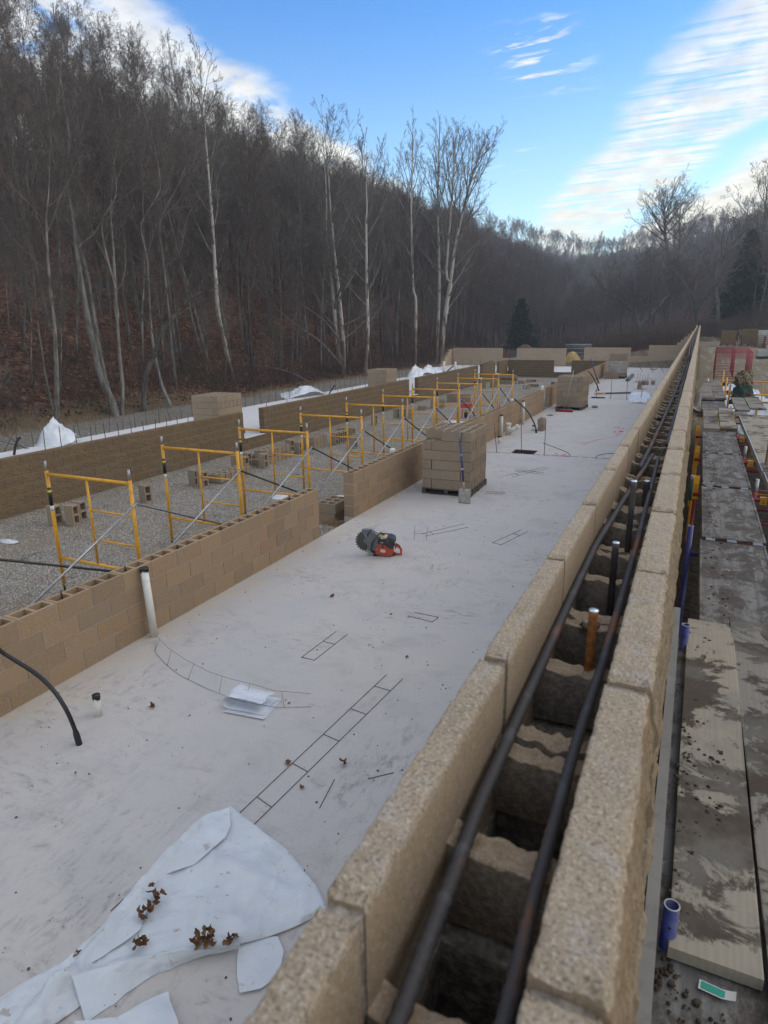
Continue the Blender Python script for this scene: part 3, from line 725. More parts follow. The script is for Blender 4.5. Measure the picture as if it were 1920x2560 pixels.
# ------------------------------------------------------------------ the long wall under the camera
ZT, SLOPE = 2.905, .0029
def rough_grid(mb, f, n, m, amp, seed, fr):
    P = []
    for i in range(n+1):
        row = []
        for j in range(m+1):
            p, nn, e = f(i/n, j/m)
            p = Vector(p); d = noise.noise(p*fr+Vector((seed*3.3, seed*1.7, 0)))*.65+noise.noise(p*fr*2.7+Vector((seed, 5, 1)))*.35
            row.append(p+Vector(nn)*(d*amp*e))
        P.append(row)
    mb.grid(P, sm=True)
def bond_block(seed, hi):
    """one 16 inch block of the top course with its webs knocked down; local y along the wall, top at z=0"""
    L = PITCH_-.012; mb = MB(); s = 2 if hi else 1
    n, mz, mx = 26*s, 9*s, 5*s
    xa, xb, xc, xd = -.2115, -.1785, -.058, -.010; Hh = .194
    def rim(x0, x1, k0):
        # closed outline x0..x1, top edge chipped: inner, top, outer faces as one sheet
        prof = []
        nz = 9*s
        for i in range(nz+1): prof.append((x0, -Hh+Hh*i/nz, (-1, 0)))
        nt = 6*s
        for i in range(1, nt): prof.append((x0+(x1-x0)*i/nt, 0, (0, 1)))
        for i in range(nz+1): prof.append((x1, -Hh*i/nz, (1, 0)))
        ny = 100 if hi else 22; P = []
        for j in range(ny+1):
            y = .006+L*j/ny; row = []
            je = min(j, ny-j)/ny
            for (x, z, nn) in prof:
                q = Vector((x, y, z)); S = Vector((seed*5.1+k0, seed*2.3, k0))
                d = noise.noise(q*60+S)*.5+noise.noise(q*150+S)*.4
                amp = .0022 if nn[0] == 0 else .0010
                off = Vector((nn[0]*d*amp, 0, nn[1]*d*amp))
                topness = max(0, 1+z/.009); edge = topness*(1 if nn[0] != 0 else 0)
                if nn[0] != 0 and topness > 0:      # arris: rounded and nibbled
                    ch = max(0, noise.noise(Vector((y*42, k0*3+nn[0], seed*9))))*.0045+.0006
                    off += Vector((-nn[0]*ch*topness, 0, -ch*topness*.9))
                if k0 == 1 and nn[0] == 1:           # split outer face of the right shell
                    zz = -z/Hh
                    b_ = noise.noise(Vector((y*13+seed*4.7, z*14, seed)))*.6+noise.noise(Vector((y*34+seed, z*37, 3)))*.6
                    gr = min(1, zz*2.6); big = .5+.5*noise.noise(Vector((y*4.5+seed*2.2, zz*1.2, seed*5.)))
                    off += Vector((gr**.7*(.007+.015*big)+.009*max(-.6, b_)*(.2+.8*gr)+.003*d, 0, 0))
                if je < .03:
                    off += Vector((0, 0, -.002*topness if nn[0] == 0 else 0))
                    if nn[0] == 0: off.z -= .0025*(1+noise.noise(q*90+S))
                row.append(q+off)
            P.append(row)
        f0_ = len(mb.f); mb.grid([r[::-1] for r in P], sm=True); W_ = len(prof)-1
        for q in range(len(mb.f)-f0_):
            cidx = W_-1-(q % W_)
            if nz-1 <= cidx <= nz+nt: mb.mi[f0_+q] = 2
            elif k0 == 1 and cidx > nz+nt: mb.mi[f0_+q] = 3
        for row, fl in ((P[0], False), (P[-1], True)):     # ends
            b = len(mb.v); mb.v += [tuple(q) for q in row]; idx = list(range(b, b+len(row))); mb.face(idx if fl else idx[::-1])
    rim(xa, xb, 0); rim(xc, xd, 1)
    # webs, broken tops, sides coloured darker for the shade of the cells
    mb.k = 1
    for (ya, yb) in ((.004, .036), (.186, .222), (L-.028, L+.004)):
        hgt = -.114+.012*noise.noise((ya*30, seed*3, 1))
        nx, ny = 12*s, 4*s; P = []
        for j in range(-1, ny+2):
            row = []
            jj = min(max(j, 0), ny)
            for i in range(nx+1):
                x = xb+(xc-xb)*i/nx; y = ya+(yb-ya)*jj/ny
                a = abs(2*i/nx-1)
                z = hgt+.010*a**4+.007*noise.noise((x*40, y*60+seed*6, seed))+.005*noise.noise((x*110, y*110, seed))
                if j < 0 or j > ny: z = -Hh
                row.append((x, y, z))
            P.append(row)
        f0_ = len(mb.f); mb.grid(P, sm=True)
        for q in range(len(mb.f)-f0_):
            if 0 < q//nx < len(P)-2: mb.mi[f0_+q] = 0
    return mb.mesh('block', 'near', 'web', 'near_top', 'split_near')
longwall = thing('long_wall', 'long block wall running to the vanishing point under the camera, rebars in its open top', 'block wall', (0, 0, 0))
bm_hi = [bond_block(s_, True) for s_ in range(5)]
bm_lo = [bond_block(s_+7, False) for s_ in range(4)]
ymod = .339-.0045
rr_ = random.Random(4)
for k in range(-2, 133):
    y = ymod+PITCH_*k; z = ZT+SLOPE*y
    me = bm_hi[(k*2) % 5] if k < 7 else bm_lo[rr_.randrange(4)]
    o = put('block', me, longwall, (rr_.uniform(-.001, .001), y, z+rr_.uniform(-.0012, .0012)))
# lower courses (hollow, seen down the cells) and the rock face on the outside
lowm = mesh_hollow(PITCH_-.009, .1995, .1932, 'mortar_and_shade', cells=2, ears=False, sh=.033)  # block colour darkened for the shade deep in the cells
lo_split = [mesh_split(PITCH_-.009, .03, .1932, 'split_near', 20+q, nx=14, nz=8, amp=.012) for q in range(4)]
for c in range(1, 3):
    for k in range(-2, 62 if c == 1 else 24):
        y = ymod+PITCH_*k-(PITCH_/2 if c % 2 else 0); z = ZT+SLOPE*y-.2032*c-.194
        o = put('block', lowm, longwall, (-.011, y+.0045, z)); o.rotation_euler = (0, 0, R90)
mb = MB()
for c in range(1, 15):
    for k in range(-1, 133):
        if c < 3 and k < (61 if c == 1 else 23): continue
        y = ymod+PITCH_*k-(PITCH_/2 if c % 2 else 0); z = ZT+SLOPE*y-.2032*c-.194
        if z < -.5: continue
        mb.bx(-.2105, -.012, y+.005, y+PITCH_-.005, z, z+.1932)
o = put('lower_blocks', mb.mesh('lower_blocks', 'near', fix=False), longwall); tag(o, kind='stuff')
mb = MB()
for c in range(1, 15):
    z = ZT-.2032*c-.194
    if z < -.5: continue
    for y in frange(-.6, 54.4, 2.0): mb.bx(-.206, -.017, y, y+2.0, z+SLOPE*(y+1)-.02, z+SLOPE*(y+1)+.02) if c > 2 else None
put('mortar', mb.mesh('mortar', 'mortar_and_shade', fix=False), longwall)
# broken rock skin on the outside of the upper courses
for c in range(1, 4):
    for k in range(-1, 46 if c < 3 else 20):
        y = ymod+PITCH_*k-(PITCH_/2 if c % 2 else 0); z = ZT+SLOPE*y-.2032*c-.194
        o = put('block_face', lo_split[(k*3+c) % 4], longwall, (.008, y+.0045, z)); o.rotation_euler = (0, 0, R90)
# mortar squeezed out at the joints of the left shell and dark gaps
mb = MB(); r = random.Random(8)
for k in range(-1, 133):
    y = ymod+PITCH_*k+.0; z = ZT+SLOPE*y
    mb.bx(-.2095, -.181, y-.0075, y+.0075, z-.19, z-.008-r.random()*.012)
    mb.bx(-.056, -.014, y-.0075, y+.0075, z-.19, z-.007-r.random()*.01)
put('joint_mortar', mb.mesh('joint_mortar', 'mortar_and_shade', fix=False), longwall)
# lumps of mortar in the open cells
def lump(mb, c, r, seed, fl=.7, n=7, m=9):
    P = []
    for i in range(n+1):
        th = PI*i/n; row = []
        for j in range(m):
            ph = 2*PI*j/m; d = Vector((math.sin(th)*math.cos(ph), math.sin(th)*math.sin(ph), math.cos(th)*fl))
            q = 1+.5*noise.noise(d*2.2+Vector((seed, seed*2, 0)))+.38*noise.noise(d*5+Vector((seed, 0, seed)))
            row.append(Vector(c)+d*(r*q))
        P.append(row)
    mb.grid(P, True, True)
mb = MB(); r = random.Random(10)
for k in range(0, 40):
    y = ymod+PITCH_*k*1.0
    for q in range((1 if k % 2 else 0) if k < 8 else 3):
        yy = y+r.choice((.03, .2, .38))+r.uniform(-.02, .02)
        lump(mb, (r.uniform(-.165, -.075), yy, ZT+SLOPE*yy-.10-r.random()*.035), r.uniform(.010, .022), k*3+q, .6, 10, 14)
put('mortar_lumps', mb.mesh('mortar_lumps', 'mortar_and_shade', fix=False), longwall)


# ------------------------------------------------------------------ rebars in the long wall
def wallz(y): return ZT+SLOPE*y
def ribbed(mb, pts, r, k=9):
    mb.tube(pts, r, k)
def path_at(A, y):
    for (x0, y0, z0), (x1, y1, z1) in zip(A[:-1], A[1:]):
        if y0 <= y <= y1: f = (y-y0)/(y1-y0); f = f*f*(3-2*f)*.5+f*.5; return x0+(x1-x0)*f, z0+(z1-z0)*f
    return A[-1][0], A[-1][2]
def ribbed_bar(A, r_, lab):
    mb = MB(); pts = []; rad = []; y = A[0][1]; i = 0
    while y < A[-1][1]:
        x, z = path_at(A, y); pts.append((x, y, wallz(y)+z)); near = y < 1.8; rad.append(r_*(1.10 if (i % 2 == 0 and near) else .93)); y += .0075 if near else .05; i += 1
    mb.tube(pts, rad, 10); solo('rebar', mb, 'rebar', lab, 'rebar', group='bars lying along the wall top')
ribbed_bar([(-.148, -.45, -.092), (-.151, .33, -.092), (-.157, .45, -.092), (-.164, .60, -.092), (-.166, .85, -.092), (-.1685, 1.15, -.092), (-.1685, 1.5, -.092), (-.154, 1.88, -.092), (-.141, 2.17, -.092), (-.124, 2.52, -.092), (-.115, 2.72, -.09)], .0079, 'dark reinforcing bar lying along the left of the open wall top, nearest the camera')
ribbed_bar([(-.076, -.45, -.09), (-.078, .36, -.09), (-.083, .5, -.09), (-.085, .72, -.09), (-.081, 1.0, -.09), (-.081, 1.55, -.09), (-.085, 1.95, -.09), (-.092, 2.68, -.09)], .0067, 'reinforcing bar lying along the right of the open wall top, nearest the camera')
ribbed_bar([(-.142, 2.42, -.09), (-.133, 3.05, -.09), (-.126, 3.8, -.09), (-.118, 5.0, -.095), (-.112, 7., -.10), (-.12, 9.6, -.10)], .0085, 'bare bar continuing along the wall top, its rusty end beside the first overlap')
ribbed_bar([(-.072, 2.9, -.085), (-.075, 4.06, -.09), (-.082, 6., -.095), (-.085, 9.9, -.10)], .0085, 'bar on the right of the wall top beyond the first overlap')
def long_bar(xs, y0, y1, lab, z0=-.04):
    mb = MB(); n = max(4, int((y1-y0)/1.2)); r = random.Random(int(y0*10)); pts = []
    for i in range(n+1):
        y = y0+(y1-y0)*i/n; x = xs[0]+(xs[1]-xs[0])*i/n+.018*math.sin(y*.55+y0)
        pts.append((max(-.17, min(-.068, x)), y, wallz(y)+z0-.01*math.sin(y*.9)))
    mb.tube(pts, .0085, 7); solo('rebar', mb, 'rebar', lab, 'rebar', group='bars lying along the wall top')
long_bar((-.118, -.115), 9.2, 21., 'bar in the far half of the wall top, left of the pair', -.05)
long_bar((-.080, -.085), 9.4, 22., 'bar in the far half of the wall top, right of the pair', -.05)
long_bar((-.12, -.12), 20.5, 44., 'farthest bar in the wall top, near the stepped end', -.05)
def vdowel(x, y, z1, z0, lab, rib=True, mat='rebar', r=.0095, grp='short bars standing in the wall cells'):
    t = thing('dowel', lab, 'rebar', (x, y, z0), group=grp)
    mb = MB(); pts = []; rr = []; n = int((z1-z0)/.012)
    for i in range(n+1): pts.append((0, 0, (z1-z0)*i/n)); rr.append(r*(1.12 if i % 2 else .95))
    mb.tube(pts, rr, 10); put('bar', mb.mesh('bar', mat), t)
    mb = MB(); mb.lathe((0, 0, z1-z0), [(r*1.02, -.001), (r*1.02, .0012), (.0002, .0016)], 12); put('cut_end', mb.mesh('cut_end', 'cut'), t)
vdowel(-.101, .955, wallz(.95)-.008, 2.5, 'rusty bar with a bright cut end standing in the nearest open cell', mat='rust', r=.007)
vdowel(-.107, 1.31, wallz(1.3)-.012, 2.5, 'dark ribbed bar standing in a wall cell, second from the camera', mat='darksteel', r=.0068)
vdowel(-.101, 1.565, wallz(1.56)+.058, 2.5, 'tallest dark ribbed bar standing in a wall cell, third from the camera', mat='darksteel', r=.0068)
vdowel(-.098, 2.10, wallz(2.1)-.06, 2.5, 'low bar deep in a wall cell just behind the tall dark one')

# ------------------------------------------------------------------ working scaffold on the right
ZD = 1.555
def deck(y0, y1, x0, x1, lab, z=ZD):
    t = thing('scaffold_deck', lab, 'scaffold deck', (x0, y0, z), group='grey scaffold decks along the wall'); W = x1-x0; Lg = y1-y0
    mb = MB(); mb.bx(.018, W-.018, .012, Lg-.012, -.012, 0); put('panel', mb.mesh('panel', 'deck'), t)
    mb = MB(); mb.bx(0, .017, 0, Lg, -.09, .004); me = mb.mesh('side_rail', 'deck'); put('side_rail', me, t); put('side_rail', me, t, (W-.017, 0, 0))
    mb = MB(); mb.bx(0, .07, -.055, .0, -.028, .001); mb.bx(0, .07, -.075, -.055, -.06, .001); me = mb.mesh('hook', 'brace')
    put('hook', me, t, (.03, 0, 0)); put('hook', me, t, (W/2-.05, 0, 0)); put('hook', me, t, (W-.10, 0, 0))
    return t
deck(-.6, 3.86, .055, .62, 'muddy scaffold deck under the two planks nearest the camera', ZD-.005)
deck(3.93, 5.85, .185, .665, 'muddy grey scaffold deck just beyond the two nearest planks')
deck(5.93, 7.90, .20, .68, 'muddy scaffold deck between the blue and first yellow clamps')
deck(7.98, 10.02, .21, .69, 'third muddy scaffold deck from the planks, ending at the second yellow clamp')
deck(10.10, 12.15, .215, .69, 'muddy scaffold deck leading under the first light planks')
deck(15.3, 17.3, .20, .68, 'scaffold deck showing between the two far pairs of planks', ZD-.01)
def plank(x0, y0, L, wdt, z, lab, mat, rz=0., dip=0., th=.038):
    mb = MB(); n = 14
    top = []
    for i in range(n+1):
        y = L*i/n; s_ = .004*math.sin(i*.7+x0*9); top.append((y, s_))
    P = []
    for (y, s_) in top: P.append([(0, y, s_), (0, y, th+s_), (.004, y, th+.001+s_), (wdt-.004, y, th+.001+s_), (wdt, y, th+s_), (wdt, y, s_)])
    mb.grid(P, sm=False, closed=True)
    for row, fl in ((P[0], 1), (P[-1], 0)):
        b = len(mb.v); mb.v += row; idx = list(range(b, b+6)); mb.face(idx[::-1] if fl else idx)
    return solo('plank', mb, mat, lab, 'plank', (x0, y0, z), (dip, 0, rz), 'planks on the scaffold')
plank(.104, 1.655, 2.40, .240, ZD+.001, 'pale muddy plank nearest the camera, its sawn end facing us', 'board', -.006)
plank(.362, 1.40, 2.74, .26, ZD+.001, 'grey plank beside the pale nearest plank', 'board_grey', .006)
plank(.225, 12.12, 2.9, .245, ZD+.01, 'dirty plank in the middle of the walkway, left of its pair', 'board_grey', -.0)
plank(.478, 12.2, 2.9, .25, ZD+.012, 'light plank in the middle of the walkway, right of its pair', 'board', -.012)
plank(.205, 17.0, 5.1, .250, ZD+.012, 'weathered plank at the far end of the walkway, left of its pair', 'board_grey', .001)
plank(.468, 17.05, 5.3, .255, ZD+.016, 'lighter plank at the far end of the walkway, right of its pair', 'board_grey', .008)
plank(.80, 14.6, 2.5, .25, ZD+.05, 'sawn plank on the outer walkway in front of the green bag, left one', 'board_grey', .0)
plank(1.07, 15.0, 2.3, .29, ZD+.05, 'sawn plank on the outer walkway in front of the green bag, right one', 'board_grey', 0.)
# outer walkway sheets
for k, (y0, y1, x0) in enumerate(((4.4, 8.9, .885), (8.95, 11.9, .875), (11.95, 14.55, .87))):
    t = thing('plywood_deck', ['muddy plywood deck of the outer walkway, nearest, at the right edge', 'muddy plywood deck under the standing block on the outer walkway', 'pale streaked plywood deck of the outer walkway before the sawn planks'][k], 'scaffold deck', (x0, y0, ZD-.01), group='outer walkway decks')
    mb = MB(); mb.bx(0, .30, 0, y1-y0, 0, .02); mb.bx(.303, .62, 0, y1-y0, 0, .018); put('panel', mb.mesh('panel', 'board' if k else 'deck'), t)
    mb = MB(); mb.bx(-.015, -.001, 0, y1-y0, -.06, .022); put('side_rail', mb.mesh('side_rail', 'galv'), t)
# standing block on the outer walkway
bk_me = mesh_hollow(.39, .19, .19, 'cmu_grey', 'concrete_block')
def up_rot(rz): return Euler((PI/2, 0, 0)).to_matrix().to_4x4()
o = solo('concrete_block', bk_me.copy(), None, 'hollow block standing on end on the outer walkway at the right edge', 'concrete block'); o.matrix_world = Matrix.Translation((.93, 9.32, ZD+.013)) @ Euler((0, -PI/2, 0)).to_matrix().to_4x4() @ Matrix.Translation((0, 0, -.19)); 
# uprights beside the wall
for y, c, lab in ((1.70, 'blue', 'blue tube sticking up by the near end of the pale plank'), (3.70, 'blue', 'blue tube beside the far end of the pale plank'), (5.72, 'blue', 'blue tube with a bright rim beside the first deck joint')):
    t = thing('scaffold_upright', lab, 'scaffold tube', (.102, y, -.0), group='blue uprights along the wall')
    mb = MB(); mb.pipe((0, 0, .0), (0, 0, 1.70), .022, .0188, 18); put('tube', mb.mesh('tube', c), t)
    mb = MB(); mb.pipe((0, 0, 1.699), (0, 0, 1.7035), .0223, .0185, 18); put('rim', mb.mesh('rim', 'galv'), t)
    mb = MB(); mb.lathe((.0, -.0227, 1.64), [(.0001, 0), (.004, 0)], 10, 'Y'); put('pin_hole', mb.mesh('pin_hole', 'black'), t)
for k, y in enumerate((8.10, 10.16, 12.25)):
    lab = ['nearest', 'second', 'third'][k]+' yellow steel clamp between the long wall and the deck'
    t = thing('yellow_clamp', lab, 'scaffold clamp', (.145, y, 0), group='yellow clamps by the wall')
    mb = MB(); mb.bx(-.03, .03, -.045, -.039, 1.36, 1.62); mb.bx(-.03, -.024, -.04, .04, 1.36, 1.62); mb.bx(-.03, .03, .034, .04, 1.36, 1.62); put('plate', mb.mesh('plate', 'yellow'), t)
    mb = MB(); mb.tube([(0, 0, 0.2), (0, 0, 1.6)], .02, 10); put('post', mb.mesh('post', 'yellow' if k else 'red'), t)
    mb = MB(); mb.lathe((0, -.0455, 1.53), [(.0001, 0), (.006, 0)], 10, 'Y'); put('bolt_hole', mb.mesh('bolt_hole', 'black'), t)
t = thing('teal_post', 'teal and white post end just before the nearest yellow clamp', 'post', (.11, 8.45, 1.25))
mb = MB(); mb.pipe((0, 0, 0), (0, 0, .30), .026, .02); put('post', mb.mesh('post', plain('teal_paint', (.03, .16, .16))), t)
mb = MB(); mb.pipe((0, 0, .23), (0, 0, .303), .0265, .0195); put('white_band', mb.mesh('white_band', 'galv'), t)
# brackets on the outside
bl = ['red scaffold bracket with a yellow clamp at the blue tube joint', 'red scaffold bracket with a yellow clamp, nearest of those along the deck', 'red scaffold bracket with a yellow clamp, second along the deck', 'red scaffold bracket with a yellow clamp and a ring pin, third along the deck', 'scaffold bracket at the far planks']
for k, y in enumerate((5.78, 7.95, 10.10, 12.18, 15.05)):
    t = thing('scaffold_bracket', bl[k], 'scaffold bracket', (.74, y, 0), group='brackets holding the outer walkway')
    rd = 'red' if k else 'blue'
    mb = MB(); mb.tube([(-.62, 0, 1.44), (.75, 0, 1.44)], .021, 10); put('ledger', mb.mesh('ledger', rd), t)
    mb = MB(); mb.tube([(-.01, .0, -.0), (-.01, 0, 1.52)], .021, 10); put('post', mb.mesh('post', rd), t)
    mb = MB(); mb.tube([(-.02, .12, 1.30), (.75, .12, 1.30)], .014, 8); put('rail', mb.mesh('rail', rd if k else 'red'), t)
    mb = MB(); mb.tube([(-.02, -.22, .98), (.75, -.22, .98)], .014, 8); put('rail', mb.mesh('rail', 'red'), t)
    mb = MB(); mb.tube([(-.02, -.02, .60), (.75, -.02, .60)], .014, 8); put('rail', mb.mesh('rail', 'red'), t)
    mb = MB(); mb.bx(.045, .115, -.032, .03, 1.395, 1.475); put('clamp', mb.mesh('clamp', 'yellow'), t)
    mb = MB(); mb.lathe((.08, -.0325, 1.42), [(.0001, 0), (.007, 0)], 10, 'Y'); put('bolt_hole', mb.mesh('bolt_hole', 'black'), t)
    mb = MB(); mb.tube([(.0, .05, 1.45), (.0, .05, 1.66)], .0195, 10); put('pin', mb.mesh('pin', 'galv'), t)
    mb = MB(); mb.tube([(.03, .6, 1.36), (.75, .6, 1.36)], .016, 8); put('cross_rail', mb.mesh('cross_rail', 'yellow'), t)
    if k == 3:
        mb = MB(); mb.tube([(.045+.028*math.cos(a), -.30, 1.46+.028*math.sin(a)) for a in [i*PI/6 for i in range(13)]], .004, 6); mb.tube([(.0, -.30, 1.43), (.10, -.31, 1.44)], .005, 6); put('ring_pin', mb.mesh('ring_pin', 'darksteel'), t)
# red and blue end frame right of the walkway near the camera
t = thing('red_scaffold', 'red scaffold frame with blue fittings under the outer walkway at the right edge', 'scaffold frame', (.80, 4.9, 0))
for a, b_ in (((0, 0, 0), (0, 0, 1.55)), ((0, 1.1, 0), (0, 1.1, 1.5))): mb = MB(); mb.tube([a, b_], .021, 10); put('leg', mb.mesh('leg', 'red'), t)
for z in (.35, .72, 1.05, 1.36): mb = MB(); mb.tube([(0, 0, z), (0, 1.1, z)], .014, 8); put('rail', mb.mesh('rail', 'red'), t)
mb = MB(); mb.tube([(-.16, .85, 1.50), (.06, .85, 1.50)], .028, 12); put('coupler', mb.mesh('coupler', 'blue'), t)
# guard board leaning along the outside of the long wall
mb = MB(); mb.bx(.028, .060, .2, 3.45, 1.62, 1.90)
solo('form_board', mb, plain('form_board', (.20, .195, .18), .7, .3, 0, .12, 5., .05, (.11, .10, .09), .4, 14.), 'smooth grey board on edge against the outside of the long wall', 'board')
# tag left on the deck
mb = MB(); P = [[(-.045+.09*i/8, -.015+.03*j/2, .004+.012*max(0, i-5)**1.3/4) for j in range(3)] for i in range(9)]; mb.grid(P)
mb.k = 1; mb.bx(-.040, .028, -.011, .0105, .0056, .0062); mb.k = 0
t = solo('lumber_tag', mb, ['label_w', 'green_label'], 'small green and white tag lying at the sawn end of the nearest plank', 'tag', (.232, 1.60, ZD+.002), (0, 0, -.12))
# clods of mud
def clods():
    mb = MB(); r = random.Random(21)
    def cl(cx, cy, sx, sy, n, z, rm):
        for i in range(n):
            x = cx+r.gauss(0, sx); y = cy+r.gauss(0, sy); rad = rm*(.3+r.random()**2)
            lump(mb, (x, y, z+rad*.15), rad, i+cx*9, .5, 4, 6)
    cl(.16, 1.42, .035, .06, 60, ZD, .012); cl(.25, 1.47, .03, .03, 50, ZD, .011); cl(.11, 1.60, .02, .05, 40, ZD, .009); cl(.13, 1.2, .05, .08, 50, ZD, .011)
    for (x, y) in ((.125, 2.18), (.118, 1.98), (.135, 2.62), (.122, 1.88), (.128, 1.80), (.16, 2.05)): cl(x, y, .012, .02, 9, ZD+.04, .007)
    for i in range(34): y = 2.2+1.75*i/34; cl(.185+.06*math.sin(i*.9)-.05*max(0, (y-3)), y, .026, .035, 6, ZD+.037, .008)
    for i in range(80): cl(.24+.1*r.random(), 4.1+7*r.random(), .04, .12, 3, ZD, .010)
    o = solo('mud_clods', mb.mesh('mud_clods', 'mud', fix=False), None, 'dark mud clods trodden over the planks and decks', 'mud'); tag(o, kind='stuff')
clods()

# ------------------------------------------------------------------ things on the right beyond the walkway
def sack():
    t = thing('mesh_bag', 'green mesh sack with a camouflage cloth on top, standing on the outer walkway', 'bag', (1.05, 17.35, ZD+.05))
    def lumpy(z0, z1, rf, seed, mat, nm, n=26, m=34, amp=.10):
        mb = MB(); P = []
        for i in range(n+1):
            f = i/n; z = z0+(z1-z0)*f; row = []
            for j in range(m):
                a = 2*PI*j/m; q = noise.noise((math.cos(a)*1.6+seed, math.sin(a)*1.6, z*5))+.7*noise.noise((math.cos(a)*4, math.sin(a)*4+seed, z*11))
                rr = rf(f)*(1+amp*2.2*q); row.append((rr*math.cos(a), rr*.8*math.sin(a), z+.03*q))
            P.append(row)
        mb.grid(P, True, True); put(nm, mb.mesh(nm, mat), t)
    lumpy(0, .42, lambda f: .26-.15*f**.8, 1, 'greenmesh', 'mesh_body', amp=.16)
    lumpy(.27, .62, lambda f: (.035+.15*math.sqrt(max(0, 1-f**2.4)))*(1.0 if f > .1 else .85), 5, 'camo', 'camo_cloth', amp=.26)
    mb = MB(); lump(mb, (.06, -.165, .10), .06, 3, .6); lump(mb, (.11, -.155, .11), .05, 5, .6); put('red_contents', mb.mesh('red_contents', 'redmesh'), t)
sack()
def yframe(x, y, w_, z0, z1, lab, rz=0., grp='yellow frames beyond the walkway'):
    t = thing('yellow_scaffold', lab, 'scaffold frame', (x, y, 0), rz, grp)
    for xx in (0, w_): mb = MB(); mb.tube([(xx, 0, z0), (xx, 0, z1)], .022, 10); put('leg', mb.mesh('leg', 'yellow'), t)
    for z, r_ in ((z1-.05, .022), (z1-.42, .016), (z0+.2, .016)): mb = MB(); mb.tube([(0, 0, z), (w_, 0, z)], r_, 8); put('rail', mb.mesh('rail', 'yellow'), t)
    mb = MB(); mb.tube([(w_*.45, 0, z1-.05), (w_*.45, 0, z0+.2)], .015, 8); put('post', mb.mesh('post', 'yellow'), t)
yframe(1.38, 17.3, 1.5, .3, 1.57, 'yellow scaffold frame at the right edge beside the green sack')
yframe(.78, 19.6, 2.4, .3, 1.52, 'yellow scaffold frame just behind the green sack')
yframe(.80, 22.6, 2.4, .3, 1.62, 'farther yellow scaffold frame, in front of the red frames')
for k, y in enumerate((17.4, 19.7, 22.4)):
    t = thing('scaffold_upright', ['post with a blue collar beside the green sack', 'post with a blue collar by the far planks', 'farthest post with a blue collar, by the white sheet'][k], 'scaffold post', (.775, y, 0), group='posts with blue collars')
    mb = MB(); mb.tube([(0, 0, .2), (0, 0, 1.86)], .024, 10); put('post', mb.mesh('post', 'yellow' if k != 0 else 'yellow'), t)
    mb = MB(); mb.tube([(0, 0, 1.62), (0, 0, 1.90)], .0185, 10); put('pin', mb.mesh('pin', 'galv'), t)
    mb = MB(); mb.tube([(.02, 0, 1.50), (.17, 0, 1.50)], .055, 10); put('collar', mb.mesh('collar', 'blue'), t)
def crumple(name, outline, z, lab, cat, amp=.06, seed=0, mat='poly_clean', cuts=4, hf=None, group=None, freq=1.0, fine=.10):
    """a loose sheet: polygon, subdivided and creased"""
    bm = bmesh.new(); vs = [bm.verts.new((x, y, 0)) for x, y in outline]; f = bm.faces.new(vs)
    bmesh.ops.triangulate(bm, faces=[f])
    for _ in range(cuts): 
        bmesh.ops.subdivide_edges(bm, edges=[e for e in bm.edges if e.calc_length() > fine], cuts=1, use_grid_fill=True)
        bmesh.ops.triangulate(bm, faces=bm.faces[:])
    for v_ in bm.verts:
        p = v_.co; q = Vector((p.x*freq, p.y*freq, seed))
        a = abs(noise.noise(q*2.3)); b_ = abs(noise.noise(q*5.1+Vector((3, 1, 0)))); c = noise.noise(q*1.1)
        h = max(0, .45*(1-a*2.4))*.5+.35*max(0, (1-b_*3))*.5+.4*max(0, c)
        bd = .25 if v_.is_boundary else 1.
        e = (hf(p.x, p.y) if hf else 0)*(.45 if v_.is_boundary else 1.)
        v_.co.z = h*amp*bd+e+.004
        v_.co.x += .25*amp*noise.noise(q*4.+Vector((9, 0, 0))); v_.co.y += .25*amp*noise.noise(q*4.+Vector((0, 9, 0)))
    me = bpy.data.meshes.new(name); bm.to_mesh(me); bm.free(); me.polygons.foreach_set('use_smooth', [True]*len(me.polygons)); me.materials.append(M[mat])
    o = tag(put(name, me, None, (0, 0, z)), lab, cat, group); return o
def hump(name, c, rx, ry, h, lab, seed, mat='poly_clean', n=26, m=44, sharp=1.0, group=None, peaks=((0, 0, 1.),)):
    """a plastic sheet heaped over something"""
    mb = MB(); P = []
    for i in range(n+1):
        row = []
        for j in range(m):
            a = 2*PI*j/m; f = i/n
            k = 1+.18*noise.noise((math.cos(a)*1.5+seed, math.sin(a)*1.5, seed))
            x, y = rx*f*k*math.cos(a), ry*f*k*math.sin(a)
            z = max(pz*max(0, 1-(math.hypot((x/rx-px), (y/ry-py))/.85)**1.5) for px, py, pz in peaks)
            cr = abs(noise.noise((x*2.2/rx, y*2.2/ry, seed)))+.5*abs(noise.noise((x*5/rx, y*5/ry, seed+4)))
            z = h*(z*(1-.32*sharp*cr)+.06*(1-cr)*(1-f))
            row.append((x+.06*rx*noise.noise((a*2, f*4, seed)), y, max(.003, z)))
        P.append(row)
    mb.grid(P, True, True)
    return solo(name, mb, mat, lab, 'plastic sheet', c, group=group)
crumple('plastic_sheet', [(.25, 24.5), (.7, 23.2), (1.9, 23.6), (2.5, 24.5), (2.4, 30), (1.8, 33), (.4, 32.6), (.15, 28)], .46, 'white plastic sheet spread on the ground below the red frames', 'plastic sheet', .22, 3, cuts=5, hf=lambda x, y: .005*y)
hump('plastic_sheet', (.45, 27.2, .42), .5, 3.0, .85, 'grey plastic sheet heaped between the long wall and the red frames', 6, peaks=((0, 0, 1.), (.4, -.4, .7)))
hump('plastic_sheet', (1.55, 19.6, .6), .55, 1.3, 1.05, 'white plastic sheet draped behind the green sack', 9, peaks=((-.3, .2, 1.), (.3, -.2, .8)))
